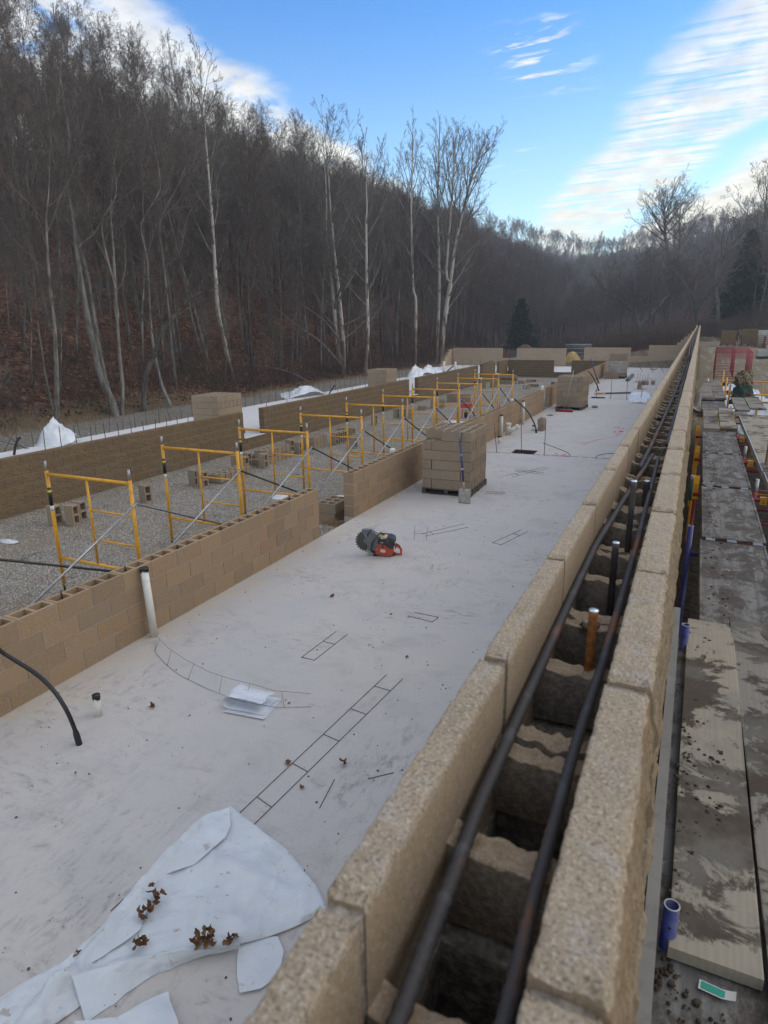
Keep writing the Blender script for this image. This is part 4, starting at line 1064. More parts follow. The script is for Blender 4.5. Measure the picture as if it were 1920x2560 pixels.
# the row of nested red frames
for k in range(6):
    y = 35.2+1.0*k; lab = ['nearest', 'second', 'third', 'fourth', 'fifth', 'farthest'][k]+' red scaffold frame in the nested row by the dirt track'
    t = thing('red_scaffold', lab, 'scaffold frame', (.83+.012*k, y, .62+.012*k), group='row of red scaffold frames')
    W, Hh = 1.5, 1.30
    for nm, a, b_, r_ in [q for q in (('leg', (0, 0, 0), (0, 0, Hh), .021), ('leg', (W, 0, 0), (W, 0, Hh), .021), ('top_bar', (0, 0, Hh), (W, 0, Hh), .018), ('inner_leg', (W*.52, 0, .1), (W*.52, 0, Hh), .015), ('rung', (0, 0, .12), (W, 0, .12), .013), ('rung', (0, 0, .50), (W*.52, 0, .50), .012), ('rung', (0, 0, .80), (W*.52, 0, .80), .012), ('rung', (0, 0, 1.05), (W, 0, 1.05), .012)) if not (q[0] == 'rung' and .4 < q[1][2] < .9 and k > 3)]:
        mb = MB(); mb.tube([a, b_], r_, 8); put(nm, mb.mesh(nm, 'red'), t)
# stacks far right
def small_blocks(mb, w_, d, h, nz, cell, seed):
    r = random.Random(seed); z = 0; hz = h/nz
    for i in range(nz):
        x = 0 if i % 2 == 0 else -cell/2
        while x < w_-.01:
            c = cell*(.5 if r.random() < .35 else 1); x0, x1 = max(0, x), min(w_, x+c)
            if x1-x0 > .03: mb.bx(x0+.004, x1-.004, r.uniform(0, .02), d, z+.004, z+hz-.003)
            x += c
        z += hz
def far_stack(x, y, w_, d, h, nz, lab, mat, pal, rz=0., grp='stacks of blocks on pallets beyond the red frames'):
    z = terrain(x+w_/2, y+d/2)
    t = thing('block_stack', lab, 'pallet of blocks', (x, y, z), rz, grp)
    mb = MB(); mb.bx(-.02, w_+.02, 0, d, .085, .12)
    for q in range(3): mb.bx(-.02+q*(w_-.06)/2, .06+q*(w_-.06)/2, 0, d, 0, .084)
    put('pallet', mb.mesh('pallet', pal), t)
    mb = MB(); small_blocks(mb, w_, d, h, nz, .40, int(x*100)); o = put('blocks', mb.mesh('blocks', mat, fix=False), t, (0, 0, .122)); tag(o, kind='stuff'); return t
far_stack(1.48, 56.2, 1.02, 1.1, .98, 5, 'tan block stack on the left of the far pair, road beside it', 'split', 'wood_dark')
far_stack(2.86, 56.6, 1.02, 1.1, 1.08, 6, 'dark tan block stack right of the pale upright boards', 'split', 'wood_dark')
for x in (2.62, 2.74):
    mb = MB(); mb.bx(0, .07, 0, .05, 0, 1.2); solo('upright_board', mb, 'board', 'pale board standing between the two far block stacks', 'board', (x, 56.6, terrain(x, 56.6)), group='pale boards between the stacks')
t = far_stack(3.95, 57.4, 1.05, 1.1, .95, 5, 'grey stack in shiny wrap behind the warm wooden pallets', 'greyblock', 'wood_dark')
mb = MB(); mb.bx(-.015, 1.065, -.03, 1.13, .14, 1.10); put('wrapping', mb.mesh('wrapping', 'wrap'), t)
t = thing('pallet_pile', 'pile of empty warm brown wooden pallets at the right', 'pallets', (3.72, 54.6, terrain(4.2, 55)))
for k in range(6):
    p = MB(); z = .135*k
    for q in range(3): p.bx(q*.5-.04+.04, q*.5+.04+.04, 0, 1.1, z, z+.09)
    for q in range(4): p.bx(0, 1.12, q*.34, q*.34+.10, z+.092, z+.112)
    put('pallet', p.mesh('pallet', 'wood_warm'), t, (.01*(k % 2), 0, 0))
far_stack(3.78, 46.6, .8, .8, .62, 3, 'stepped stack of pale grey blocks at the right edge, upper part', 'greyblock', 'wood_dark', grp='pale grey block stacks')
far_stack(3.30, 46.2, .5, .8, .36, 2, 'low stack of pale grey blocks at the right edge', 'greyblock', 'wood_dark', grp='pale grey block stacks')
t = thing('bucket', 'orange and white bucket by the grey blocks', 'bucket', (2.95, 47.2, terrain(2.95, 47.2)))
mb = MB(); mb.lathe((0, 0, 0), [(.001, 0), (.13, 0), (.15, .22)], 14); put('base', mb.mesh('base', 'label_w'), t)
mb = MB(); mb.lathe((0, 0, .22), [(.15, 0), (.155, .16), (.12, .22), (.001, .22)], 14); put('top', mb.mesh('top', 'orange'), t)
hump('sand_pile', (6.3, 60.5, terrain(6.0, 60.5)-.6), 1.75, 2.0, 2.6, 'tall yellow sand pile at the right edge', 12, 'sand', sharp=.25)['category'] = 'sand pile'
hump('soil_heap', (.25, 70., terrain(.2, 70)-.1), 1.3, 3., .5, 'low brown soil heap beside the dirt track past the wall end', 14, 'soil', sharp=.4)['category'] = 'soil heap'

# ------------------------------------------------------------------ loose concrete blocks
cb_flat = mesh_hollow(.39, .19, .19, 'cmu_grey', 'concrete_block')
cb_flat.transform(Matrix.Translation((-.195, -.095, 0)))
cb_half = mesh_hollow(.19, .19, .19, 'cmu_grey', 'half_block', cells=1); cb_half.transform(Matrix.Translation((-.095, -.095, 0)))
cb_fl = [cb_flat]
def cblock(x, y, z, rz, label, group, pose='flat', me=None):
    o = put('concrete_block', me or cb_flat); tag(o, label, 'concrete block', group)
    if pose == 'flat': o.location = (x, y, z); o.rotation_euler = (0, 0, rz)
    elif pose == 'end':        # standing on its end, cells facing local +y
        o.matrix_world = Matrix.Translation((x, y, z)) @ Matrix.Rotation(rz, 4, 'Z') @ Matrix.Translation((0, 0, .203)) @ Matrix.Rotation(PI/2, 4, 'Y') @ Matrix.Rotation(PI/2, 4, 'X') @ Matrix.Translation((0, 0, -.095))
    else:                       # lying on its long side, cells facing local y
        o.matrix_world = Matrix.Translation((x, y, z)) @ Matrix.Rotation(rz, 4, 'Z') @ Matrix.Translation((0, 0, .095)) @ Matrix.Rotation(PI/2, 4, 'X') @ Matrix.Translation((0, 0, -.095))
    return o
def pallet(name_label, x, y, rz, w_=1.04, d=1.24, mat='wood_dark', z=0.):
    t = thing('wooden_pallet', name_label, 'pallet', (x, y, z), rz); me = MB(); me.bx(0, .09, 0, d, .018, .10); sm = me.mesh('stringer', mat)
    for q in (0, (w_-.09)/2, w_-.09): put('stringer', sm, t, (q, 0, 0))
    me = MB(); me.bx(0, w_, 0, .10, .101, .120); bm_ = me.mesh('deck_board', mat)
    for i in range(7): put('deck_board', bm_, t, (0, i*(d-.10)/6, 0))
    me = MB(); me.bx(0, w_, 0, .10, 0, .017); bm_ = me.mesh('bottom_board', mat)
    for i in range(3): put('bottom_board', bm_, t, (0, i*(d-.10)/2, 0))
    return t
hidden_blocks = MB()
def stack(x, y, rz, nl, lab, plab, group, skip=(), zb=0., pl=True, low=0):
    """pallet stack of blocks, 15 to a layer, every second layer turned"""
    if pl: pallet(plab, x, y, rz, z=zb)
    R = Matrix.Rotation(rz, 3, 'Z'); r = random.Random(int(abs(x*37+y*11)))
    for L in range(nl):
        pos = []
        if L % 2 == 0:      # a column of cross blocks on the left, two columns of long ones
            for i in range(3): pos.append((.10, .21+.402*i, PI/2))
            for i in range(6):
                for c in (0, 1): pos.append((.405+.402*c, .105+.2*i, 0))
        else:
            for i in range(3): pos.append((.91, .21+.402*i, PI/2))
            for i in range(6):
                for c in (0, 1): pos.append((.20+.402*c, .105+.2*i, 0))
        for k, (px, py, a) in enumerate(pos):
            if (L, k) in skip: continue
            seen = L == nl-1 or (L >= low and (py < .25 or px > .75))
            q = R @ Vector((px+.01+r.uniform(-.005, .005), py+r.uniform(-.006, .006), 0))
            if not seen:
                hidden_blocks.box((x+q.x, y+q.y, zb+(.121 if pl else 0)+.197*L+.095), (.39, .19, .19), Matrix.Rotation(rz+a, 3, 'Z')); continue
            ln = ['bottom', 'second', 'third', 'fourth', 'fifth', 'top'][L] if nl <= 6 else ['bottom', 'second', 'third', 'fourth', 'fifth', 'sixth', 'top'][L]
            row = ['front', 'second', 'third', 'fourth', 'fifth', 'back'][min(5, int(py/.2))]; colm = 'left' if px < .32 else ('middle' if px < .68 else 'right')
            l2 = lab+', '+ln+' layer, '+row+' row, '+colm
            cblock(x+q.x, y+q.y, zb+(.121 if pl else 0)+.197*L, rz+a+r.uniform(-.008, .008)+(PI if r.random() < .5 else 0), l2, group, 'flat', cb_fl[0])
# front stack: layers alternate; the front right block of the top layer is set back
stack(-4.83, 12.09, .03, 6, 'block of the shovel stack', 'grey wooden pallet under the block stack by the blue shovel', 'blocks in the stack by the shovel', skip=((5, 3),))
stack(-4.93, 26.75, -.05, 6, 'block of the rake stack', 'pallet under the second block stack along the slab', 'blocks in the second stack on the slab')
# third: half wrapped in clear film
stack(-4.9, 43.2, 0, 7, 'block of the half wrapped stack', 'pallet under the half wrapped stack', 'blocks in the wrapped stack')
mb = MB(); mb.grid([[(x, y, z+.02*noise.noise((x*4, y*4, z*4))) for (x, y) in ((-4.93, 44.45), (-4.93, 43.15), (-4.4, 43.12), (-3.84, 43.15), (-3.80, 43.8), (-3.80, 44.45))] for z in (.33, .6, .8, 1.06)], sm=True)
solo('stretch_film', mb, 'wrap', 'clear stretch film around the middle of the stack near the rear wall', 'plastic film')
for k, x in enumerate((-4.87, -4.46)): cblock(x+.04, 42.85, .0, 0, 'tan block on the slab in front of the wrapped stack, '+('left' if k == 0 else 'right')+' of two', 'two blocks before the wrapped stack', 'flat')
for k, x in enumerate((-4.87, -4.46)): cblock(x+.04, 42.86, .197, 0, 'upper block in front of the wrapped stack, '+('left' if k == 0 else 'right')+' of two', 'two blocks before the wrapped stack', 'flat')
stack(-14.15, 16.05, 0, 6, 'block of the near left stack', 'pallet under the stack behind the near rock faced wall', 'blocks in the near left stack', low=3)
stack(-14.25, 28.6, 0, 6, 'block of the middle left stack', 'pallet under the stack behind the middle rock faced wall', 'blocks in the middle left stack', low=3)
o = solo('stacked_blocks', hidden_blocks, 'cmu_grey', 'blocks at the back and in the core of the pallet stacks', 'blocks'); tag(o, kind='stuff')

# loose blocks on the gravel
G = -.385
def gb(x, y, rz, pose, label, dz=0., grp=None): cblock(x, y, gravel_z(x, y)-.004+dz, rz, label, grp, pose)
gb(-11.12, 8.42, R90+.15, 'end', 'block standing on end on the gravel, left of the nearest three')
gb(-10.87, 8.80, R90+.1, 'end', 'block standing on end behind the nearest pair on the gravel')
gb(-10.75, 8.52, R90+.2, 'end', 'block standing on end on the gravel, right of the nearest three')
gb(-10.72, 10.42, R90-.1, 'end', 'lone block standing on end behind the first yellow frame')
gb(-10.8, 12.1, R90, 'end', 'block on end seen through the second yellow frame, left'); gb(-10.45, 12.0, R90, 'end', 'block on end seen through the second yellow frame, right')
for i in range(6): cblock(-10.45-.0*i, 12.5+.21*i, gravel_z(-10.5, 12.6), 0.05, ['nearest', 'second', 'third', 'fourth', 'fifth', 'farthest'][i]+' block in the low row on the gravel left of the long pile', 'low row of blocks on the gravel')
gb(-10.95, 13.95, .1+R90, 'end', 'block on end at the near end of the long block pile'); gb(-10.60, 13.85, R90, 'end', 'block on end beside the near end of the long pile')
gb(-10.85, 14.3, R90, 'end', 'block on end in the second rank of the long pile'); gb(-10.42, 14.45, R90+.1, 'end', 'block on end at the right of the long pile')
for i in range(8): cblock(-10.72, 14.62+.205*i, gravel_z(-10.7, 15), 0.0, ['nearest', 'second', 'third', 'fourth', 'fifth', 'sixth', 'seventh', 'farthest'][i]+' block in the lower layer of the long pile by the rock faced wall', 'lower layer of the long pile')
for i in range(6): cblock(-10.80, 14.95+.205*i, gravel_z(-10.7, 15)+.197, 0.0, ['nearest', 'second', 'third', 'fourth', 'fifth', 'farthest'][i]+' block in the upper layer of the long pile by the rock faced wall', 'upper layer of the long pile')
for i in range(3): cblock(-11.22, 15.0+.4*i, gravel_z(-11.2, 15), R90, 'block behind the long pile against the rock faced wall', 'back rank of the long pile')
gb(-10.95, 16.6, R90, 'end', 'block on end past the long pile, left of a pair'); gb(-10.55, 16.45, R90, 'end', 'block on end past the long pile, right of a pair')
for i in range(4): cblock(-10.65, 17.3+.205*i, gravel_z(-10.7, 17.5), 0., 'block in the lower layer of the square pile by the third frame', 'square pile of blocks by the third frame')
for i in range(4): cblock(-10.65, 17.3+.205*i, gravel_z(-10.7, 17.5)+.197, 0., 'block in the upper layer of the square pile by the third frame', 'square pile of blocks by the third frame')
for i in range(3): gb(-10.35, 18.3+.3*i, R90, 'end', 'block on end in the short rank past the square pile', grp='short rank of blocks on end')
gb(-10.7, 19.4, R90, 'end', 'block on end seen through the fourth frame, left'); gb(-10.35, 19.5, R90, 'end', 'block on end seen through the fourth frame, right')
gb(-9.5, 18.0, R90, 'end', 'solitary block on end near the middle of the gravel')
for i in range(3): gb(-11.0+.3*i, 24.7, R90+.1*i, 'end', 'block on end in the trio beyond the fifth frame', grp='trio of blocks on end')
gb(-11.0, 22.6, R90, 'end', 'block on end seen through the fifth frame')
gb(-11.0, 27.6, 0, 'flat', 'block lying flat on the gravel below a leaning group'); gb(-10.75, 28.3, R90, 'end', 'block on end in the leaning group, left'); gb(-10.4, 28.5, R90, 'end', 'block on end in the leaning group, right'); gb(-10.75, 28.6, R90, 'end', 'block on end behind the leaning group')
for i in range(3): cblock(-10.9+.4*i, 31.2, gravel_z(-11, 31), 0, 'block in the wide pile past the second door gap', 'wide pile past the second door gap')
for i in range(3): cblock(-10.9+.4*i, 31.2, gravel_z(-11, 31)+.197, 0, 'upper block in the wide pile past the second door gap', 'wide pile past the second door gap')
for i, (x, y, p_) in enumerate(((-11.3, 38.2, 'end'), (-11.1, 39.2, 'end'), (-10.95, 39.6, 'end'), (-11.2, 40.4, 'end'))): gb(x, y, R90, p_, 'block on end in the far group before the cross wall', grp='far group of blocks on end')
for i in range(9):
    x = -11.3+.42*(i % 3); y = 41.8+.3*(i//3 % 2); cblock(x, y, G+.197*(i//3), .05*i, 'block in the heap at the far end of the gravel', 'heap at the far end of the gravel')
for i, (x, y) in enumerate(((-10.0, 42.2), (-10.4, 43.0), (-9.8, 43.6), (-9.6, 43.7))): gb(x, y, .3*i, 'side' if i % 2 else 'flat', 'far block lying on the gravel before the cross wall', grp='far blocks lying on the gravel')
for i, (x, y) in enumerate(((-8.95, 39.1), (-8.75, 40.4), (-9.05, 40.5), (-7.9, 42.0), (-7.5, 39.5))): gb(x, y, .8*i, 'side', 'stray block on the gravel near the far frames', grp='stray blocks on the gravel')
gb(-7.35, 8.95, .15, 'flat', 'block lying on the gravel behind the nearest wall, left of two', .0); gb(-6.95, 9.05, .1, 'flat', 'block lying on the gravel behind the nearest wall, right of two')
# blocks in the gap between the two near walls
for i in range(2):
    for j in range(3): cblock(-6.16+.02*i, 10.52+.205*j, -.33+.197*i, .05, 'block in the small pile in the gap between the two near walls', 'small pile in the wall gap')
for j in range(2): cblock(-5.72, 10.75+.25*j, -.33, R90+.04, 'block beside the small pile in the gap between the walls', 'blocks beside the small pile')
for j in range(2): cblock(-5.95+.2*j, 11.25, -.13, R90+.04, 'upper block at the back of the pile in the wall gap', 'blocks beside the small pile')
# on the slab
cblock(-4.31, 21.2, 0, 1.62, 'lower block of the two stacked beside the curved black conduit on the slab', None, 'flat'); cblock(-4.32, 21.2, .197, 1.60, 'upper block of the two stacked beside the curved black conduit on the slab', None, 'flat')
cblock(-2.53, 36.5, 0, 1.57, 'lower block of a three block corner far up the slab', None); cblock(-2.52, 36.55, .197, 1.57, 'upper left block of the three block corner far up the slab', None); cblock(-2.32, 36.8, .197, 0.1, 'upper right block of the three block corner far up the slab', None)
cblock(-2.06, 39.6, 0, 1.57, 'single block far up the slab right of the three block corner', None); cblock(-2.76, 51.9, 0, 0, 'single dark block at the foot of the rear wall', None, 'side')
cblock(-1.45, 38.6, 0, R90, 'block on end touching the long wall far up the slab', None, 'end')

# ------------------------------------------------------------------ yellow scaffold frames and braces in the gravel aisle
FX, FW = -8.02, 1.55
mats_f = {}
def tube_me(nm, a, b_, r_, mat, k=10): mb = MB(); mb.tube([a, b_], r_, k); return mb.mesh(nm, mat)
def make_frame():
    t = thing('yellow_scaffold', 'nearest yellow scaffold frame on the gravel, label and black sleeve on its leg', 'scaffold frame', (FX, 6.05, G), group='yellow frames in the gravel aisle')
    g = -G; W = FW
    for x in (0, W):
        put('leg', tube_me('leg', (x, 0, .13), (x, 0, 1.435+g), .025, 'yellow', 12), t)
        put('coupling_pin', tube_me('coupling_pin', (x, 0, 1.43+g), (x, 0, 1.575+g), .0175, 'galv'), t)
        j = put('base_jack', tube_me('base_jack', (x, 0, .012), (x, 0, .18), .015, 'darksteel', 8), t)
        mb = MB(); mb.bx(x-.06, x+.06, -.06, .06, 0, .012); put('foot_plate', mb.mesh('foot_plate', 'darksteel'), j)
        mb = MB(); mb.bx(x-.055, x+.055, -.012, .012, .115, .128); put('jack_nut', mb.mesh('jack_nut', 'galv'), j)
    put('top_bar', tube_me('top_bar', (0, 0, 1.39+g), (W, 0, 1.39+g), .0235, 'yellow', 12), t)
    put('bottom_bar', tube_me('bottom_bar', (0, 0, .16+g), (W, 0, .16+g), .021, 'yellow', 12), t)
    put('ladder_post', tube_me('ladder_post', (W*.49, 0, .16+g), (W*.49, 0, 1.39+g), .017, 'yellow'), t)
    for z in (.95, .53): put('rung', tube_me('rung', (W*.49, 0, z+g), (W, 0, z+g), .0135, 'yellow', 8), t)
    put('sleeve', tube_me('sleeve', (0, 0, .93+g), (0, 0, 1.20+g), .0263, 'black', 12), t)
    put('yellow_band', tube_me('yellow_band', (0, 0, 1.125+g), (0, 0, 1.16+g), .0271, 'label_y', 12), t)
    put('white_label', tube_me('white_label', (0, 0, .86+g), (0, 0, .935+g), .0266, 'label_w', 12), t)
    put('stud', tube_me('stud', (W, 0, 1.13+g), (W+.05, 0, 1.13+g), .007, 'galv', 6), t); put('stud', tube_me('stud', (W, 0, .22+g), (W+.05, 0, .22+g), .007, 'galv', 6), t)
    return t
fr0 = make_frame()
names = ['second', 'third', 'fourth', 'fifth', 'sixth', 'seventh', 'eighth', 'ninth', 'tenth and farthest']
rf = random.Random(6)
for i in range(1, 10):
    o = dup(fr0, (FX+rf.uniform(-.03, .03), 6.05+2.2*i+rf.uniform(-.03, .03), G), rf.uniform(-.02, .02), names[i-1]+' yellow scaffold frame from the camera in the gravel aisle')
def make_brace(i):
    y0 = 6.05+2.2*i; x = FX+FW+.04; H1, H0 = 1.13, .14
    lab = ('steel cross brace running out of the picture at the left, before the first frame' if i < 0 else 'steel cross brace between the '+(['nearest']+names)[i]+' yellow frame and the next one')
    t = thing('cross_brace', lab, 'cross brace', (x, y0, 0), group='cross braces along the gravel aisle')
    mb = MB(); mb.tube([(0, 0, H1), (0, 2.2, H0)], .0155, 8); put('tube', mb.mesh('tube', 'darksteel' if i != 0 else 'brace'), t)
    mb = MB(); mb.tube([(.028, 0, H0), (.028, 2.2, H1)], .0155, 8); put('tube', mb.mesh('tube', 'galv'), t)
    mb = MB(); mb.tube([(-.01, 1.1, (H0+H1)/2), (.045, 1.1, (H0+H1)/2)], .01, 6); put('pivot', mb.mesh('pivot', 'galv'), t)
for i in range(-1, 9): make_brace(i)

# ------------------------------------------------------------------ pipes and conduits
def pvc_pipe(x, y, z, r_, lab, lean=(0, 0), cap=True, z0=0.):
    t = thing('white_pipe', lab, 'pipe', (x, y, z0), group=None)
    mb = MB(); mb.pipe((0, 0, 0), (lean[0], lean[1], z), r_, r_*.86, 16); put('pipe', mb.mesh('pipe', 'pvc'), t)
    if cap:
        mb = MB(); P = []
        for i in range(5):
            row = []
            for j in range(16):
                a = 2*PI*j/16; rr = r_*(1.16 if i < 4 else .02); drop = .010*(1+math.sin(3*a+x)+.6*math.sin(7*a)) if i == 0 else 0
                row.append((lean[0]+rr*math.cos(a), lean[1]+rr*math.sin(a), z-.018-drop+(.010*i if i < 4 else .034)))
            P.append(row)
        mb.grid(P, True, True); put('taped_end', mb.mesh('taped_end', 'black'), t)
    return t
pvc_pipe(-5.185, 4.93, .80, .042, 'tall white pipe with a black taped end leaning by the nearest block wall', (-.035, .0))
pvc_pipe(-4.50, 3.535, .20, .030, 'short white pipe stub with a black taped end rising from the slab')
pvc_pipe(-5.18, 19.55, .66, .045, 'white pipe with a black end beside the wall, left of the branched fitting', (-.02, 0))
pvc_pipe(-4.93, 18.38, .20, .045, 'short white stub with a black end before the branched fitting')
pvc_pipe(-5.17, 22.3, .80, .045, 'white pipe against the wall behind the curved black conduit', (-.02, 0))
pvc_pipe(-4.53, 21.0, .17, .036, 'short white stub with a black end at the foot of the two stacked blocks')
pvc_pipe(-4.20, 32.9, .20, .036, 'far white stub with a black end near the yellow level')
pvc_pipe(-16.70, 46.1, .76, .075, 'left of two white pipes standing on the far left slab', cap=False); pvc_pipe(-16.58, 48.3, .62, .075, 'right of two white pipes standing on the far left slab', cap=False)
for k, (x, y, z) in enumerate(((-5.38, 12.32, .78), (-5.47, 22.6, .76), )):
    t = thing('capped_pipe', ['white pipe cap on top of the long wall, left of the front stack', 'white pipe cap on the wall end above the curved conduit'][k], 'pipe cap', (x-.20, y, -.3))
    mb = MB(); mb.lathe((0, 0, 0), [(.05, 0), (.05, z+.24), (.062, z+.245), (.062, z+.33), (.05, z+.36), (.001, z+.365)], 16); put('cap', mb.mesh('cap', 'pvc'), t)
t = thing('white_pipe', 'white pipe with a domed cap in the gap before the second block stack', 'pipe', (-5.50, 26.75, -.3))
mb = MB(); mb.lathe((0, 0, 0), [(.055, 0), (.055, 1.08)], 16); put('pipe', mb.mesh('pipe', 'pvc'), t)
mb = MB(); mb.lathe((0, 0, 1.06), [(.075, 0), (.078, .11), (.06, .15), (.001, .165)], 16); put('cap', mb.mesh('cap', 'pvc'), t)
t = thing('branch_fitting', 'white branched drain fitting lying on the slab by the wall', 'pipe fitting', (-5.08, 19.95, 0))
mb = MB(); mb.pipe((0, 0, 0), (0, 0, .36), .075, .066); put('barrel', mb.mesh('barrel', 'pvc'), t)
mb = MB(); mb.pipe((.02, -.0, .08), (.30, .05, .27), .07, .062); put('branch', mb.mesh('branch', 'pvc'), t)
mb = MB(); mb.pipe((0, 0, .29), (0, 0, .365), .084, .075); mb.pipe((.245, .04, .235), (.31, .052, .28), .08, .07); put('collar', mb.mesh('collar', 'pvc'), t)
def conduit(pts, r_, lab, sock=True):
    t = thing('black_conduit', lab, 'conduit', pts[0])
    P = [Vector(p)-Vector(pts[0]) for p in pts]
    # smooth through the points
    S = []
    for i in range(len(P)-1):
        p0, p1, p2, p3 = P[max(0, i-1)], P[i], P[i+1], P[min(len(P)-1, i+2)]
        for k in range(6):
            u_ = k/6; S.append(.5*((2*p1)+(p2-p0)*u_+(2*p0-5*p1+4*p2-p3)*u_*u_+(3*p1-p0-3*p2+p3)*u_**3))
    S.append(P[-1])
    mb = MB(); mb.tube(S, r_, 12); put('tube', mb.mesh('tube', 'black'), t)
    if sock:
        d = (P[1]-P[0]).normalized(); mb = MB(); mb.tube([(0, 0, -.01), tuple(d*.10), tuple(d*.135)], [r_*1.45, r_*1.45, r_*1.15], 12, sm=False); put('socket', mb.mesh('socket', 'black'), t)
    return t
conduit([(-4.311, 3.163, -.01), (-4.34, 3.163, .13), (-4.405, 3.163, .30), (-4.52, 3.163, .45), (-4.70, 3.163, .56), (-4.95, 3.163, .635), (-5.14, 3.19, .655), (-5.30, 3.25, .64)], .0175, 'thick curved black conduit rising from the slab at the left edge')
conduit([(-4.341, 20.603, -.01), (-4.379, 20.603, .19), (-4.53, 20.603, .484), (-4.707, 20.603, .721), (-5.036, 20.603, .995), (-5.10, 20.62, 1.03)], .022, 'curved black conduit on the slab beside the two stacked blocks')
conduit([(-4.323, 34.95, -.01), (-4.452, 34.95, .322), (-4.733, 34.95, .783), (-4.924, 34.95, .977)], .028, 'far curved black conduit beyond the second block stack')
conduit([(-16.82, 11.78, 0), (-16.70, 11.78, .25), (-16.53, 11.78, .47), (-16.46, 11.78, .49)], .035, 'black conduit stub on the left slab by the near white bag', False)
conduit([(-16.50, 28.72, 0), (-16.36, 28.72, .2), (-16.12, 28.72, .50)], .032, 'slanting black conduit stub on the left slab in the middle', False)
conduit([(-16.55, 46.3, 0), (-16.3, 46.3, .22), (-16.05, 46.3, .42)], .04, 'slanting black conduit by the two white pipes', False)
conduit([(-12.6, 41.6, .78), (-12.2, 42.2, .95), (-11.95, 42.4, .98)], .03, 'black conduit sticking over the far rock faced wall', False)
mb = MB(); mb.tube([(-12.9, 30.2, .05), (-12.55, 30.0, .22), (-12.2, 30.4, .36), (-12.0, 30.9, .38)], .012, 7); solo('black_conduit', mb, 'black', 'thin black tube bent across the second door gap', 'conduit')

# ------------------------------------------------------------------ rebars standing along slab edges and joints
def rod(p0, p1, r_, lab, grp, mat='darksteel'):
    mb = MB(); a = Vector(p0); mb.tube([(0, 0, 0), tuple((Vector(p1)-a)*.5), tuple(Vector(p1)-a)], r_, 6); return solo('rebar', mb, mat, lab, 'rebar', p0, group=grp)
for k, (x, y, dx, h) in enumerate(((-4.603, 16.95, -.10, .77), (-3.946, 16.99, -.05, .92), (-3.357, 17.03, .0, .94))):
    rod((x, y, 0), (x+dx, y, h), .008, ['left', 'middle', 'right'][k]+' of three upright bars at the dashed slab joint', 'upright bars at the first slab joint')
def bent(pts, lab):
    mb = MB(); a = Vector(pts[0]); mb.tube([tuple(Vector(p)-a) for p in pts], .008, 7); solo('rebar', mb, 'darksteel', lab, 'rebar', pts[0])
bent([(-2.709, 17.09, 0), (-2.74, 17.09, .08), (-2.85, 17.07, .14), (-3.404, 17.02, .325)], 'bent bar leaning out of the slab joint, left of two')
bent([(-2.076, 17.13, 0), (-2.03, 17.12, .07), (-1.85, 17.1, .13), (-1.5, 17.05, .18)], 'bent bar leaning out of the slab joint, right, by the long wall')
for k, (x, y, dx, h) in enumerate(((-3.99, 31.5, 0, .92), (-3.341, 31.37, -.02, .82), (-2.669, 31.4, -.03, .95), (-2.08, 31.5, .06, .87))): rod((x, y, 0), (x+dx, y, h), .011, ['leftmost', 'second', 'third', 'rightmost'][k]+' upright bar in the row past the second block stack', 'upright bars at the second slab joint')
for k, x in enumerate((-3.33, -2.62, -1.98, -1.45)): rod((x, 49.6, 0), (x-.45, 49.5, .75), .014, 'leaning bar in front of the rear wall, '+['first', 'second', 'third', 'fourth'][k]+' from the left', 'leaning bars before the rear wall')
rr2 = random.Random(12)
for k in range(62):
    y = 10.6+.57*k+rr2.uniform(-.08, .08); rod((-17.42+rr2.uniform(-.03, .03), y, 0), (-17.42+rr2.uniform(-.09, .09), y+rr2.uniform(-.05, .05), .48+rr2.uniform(-.06, .16)), .0085, 'thin upright bar in the row along the left slab edge', 'bars along the left slab edge')
for k in range(12):
    y = 9.53+.41*k; h = .47-.028*k+rr2.uniform(-.03, .03); rod((-12.56, y, .80), (-12.56+rr2.uniform(-.03, .03), y, .81+max(.12, h)), .0085, 'short upright bar standing in the near rock faced wall', 'bars in the near rock faced wall')
for k in range(22):
    y = 17.8+1.2*k
    if 29.3 < y < 30.8: continue
    rod((-12.56, y, .80), (-12.56, y, .86+rr2.uniform(0, .14)), .0085, 'bar end poking from the top of the far rock faced walls', 'bar ends in the far rock faced walls')
for k in range(12): rod((-18.6+.75*k, 51.5+.1*(k % 3), 0), (-18.6+.75*k, 51.5, .55+.2*rr2.random()), .012, 'thin upright bar on the rear slab before the rear wall', 'bars on the rear slab')
for k, (a, b_) in enumerate((((-17.5, 11.97, 0), (-17.2, 12.3, .75)), ((-17.33, 12.53, 0), (-17.75, 12.1, .6)), ((-17.3, 12.6, 0), (-18.2, 11.9, .42)))): rod(a, b_, .009, 'crossed bent bar at the far left beside the conduit stub, '+['first', 'second', 'third'][k], 'crossed bars at the far left')
for k in range(16):
    y = 3.2+.81*k if k < 7 else 10.4+1.9*(k-7)
    rod((-5.375, y, .78), (-5.375+rr2.uniform(-.01, .01), y, .825+rr2.uniform(0, .05 if k < 9 else .11)), .008, 'bar end poking from the cells of the tan walls along the slab', 'bar ends in the tan walls')
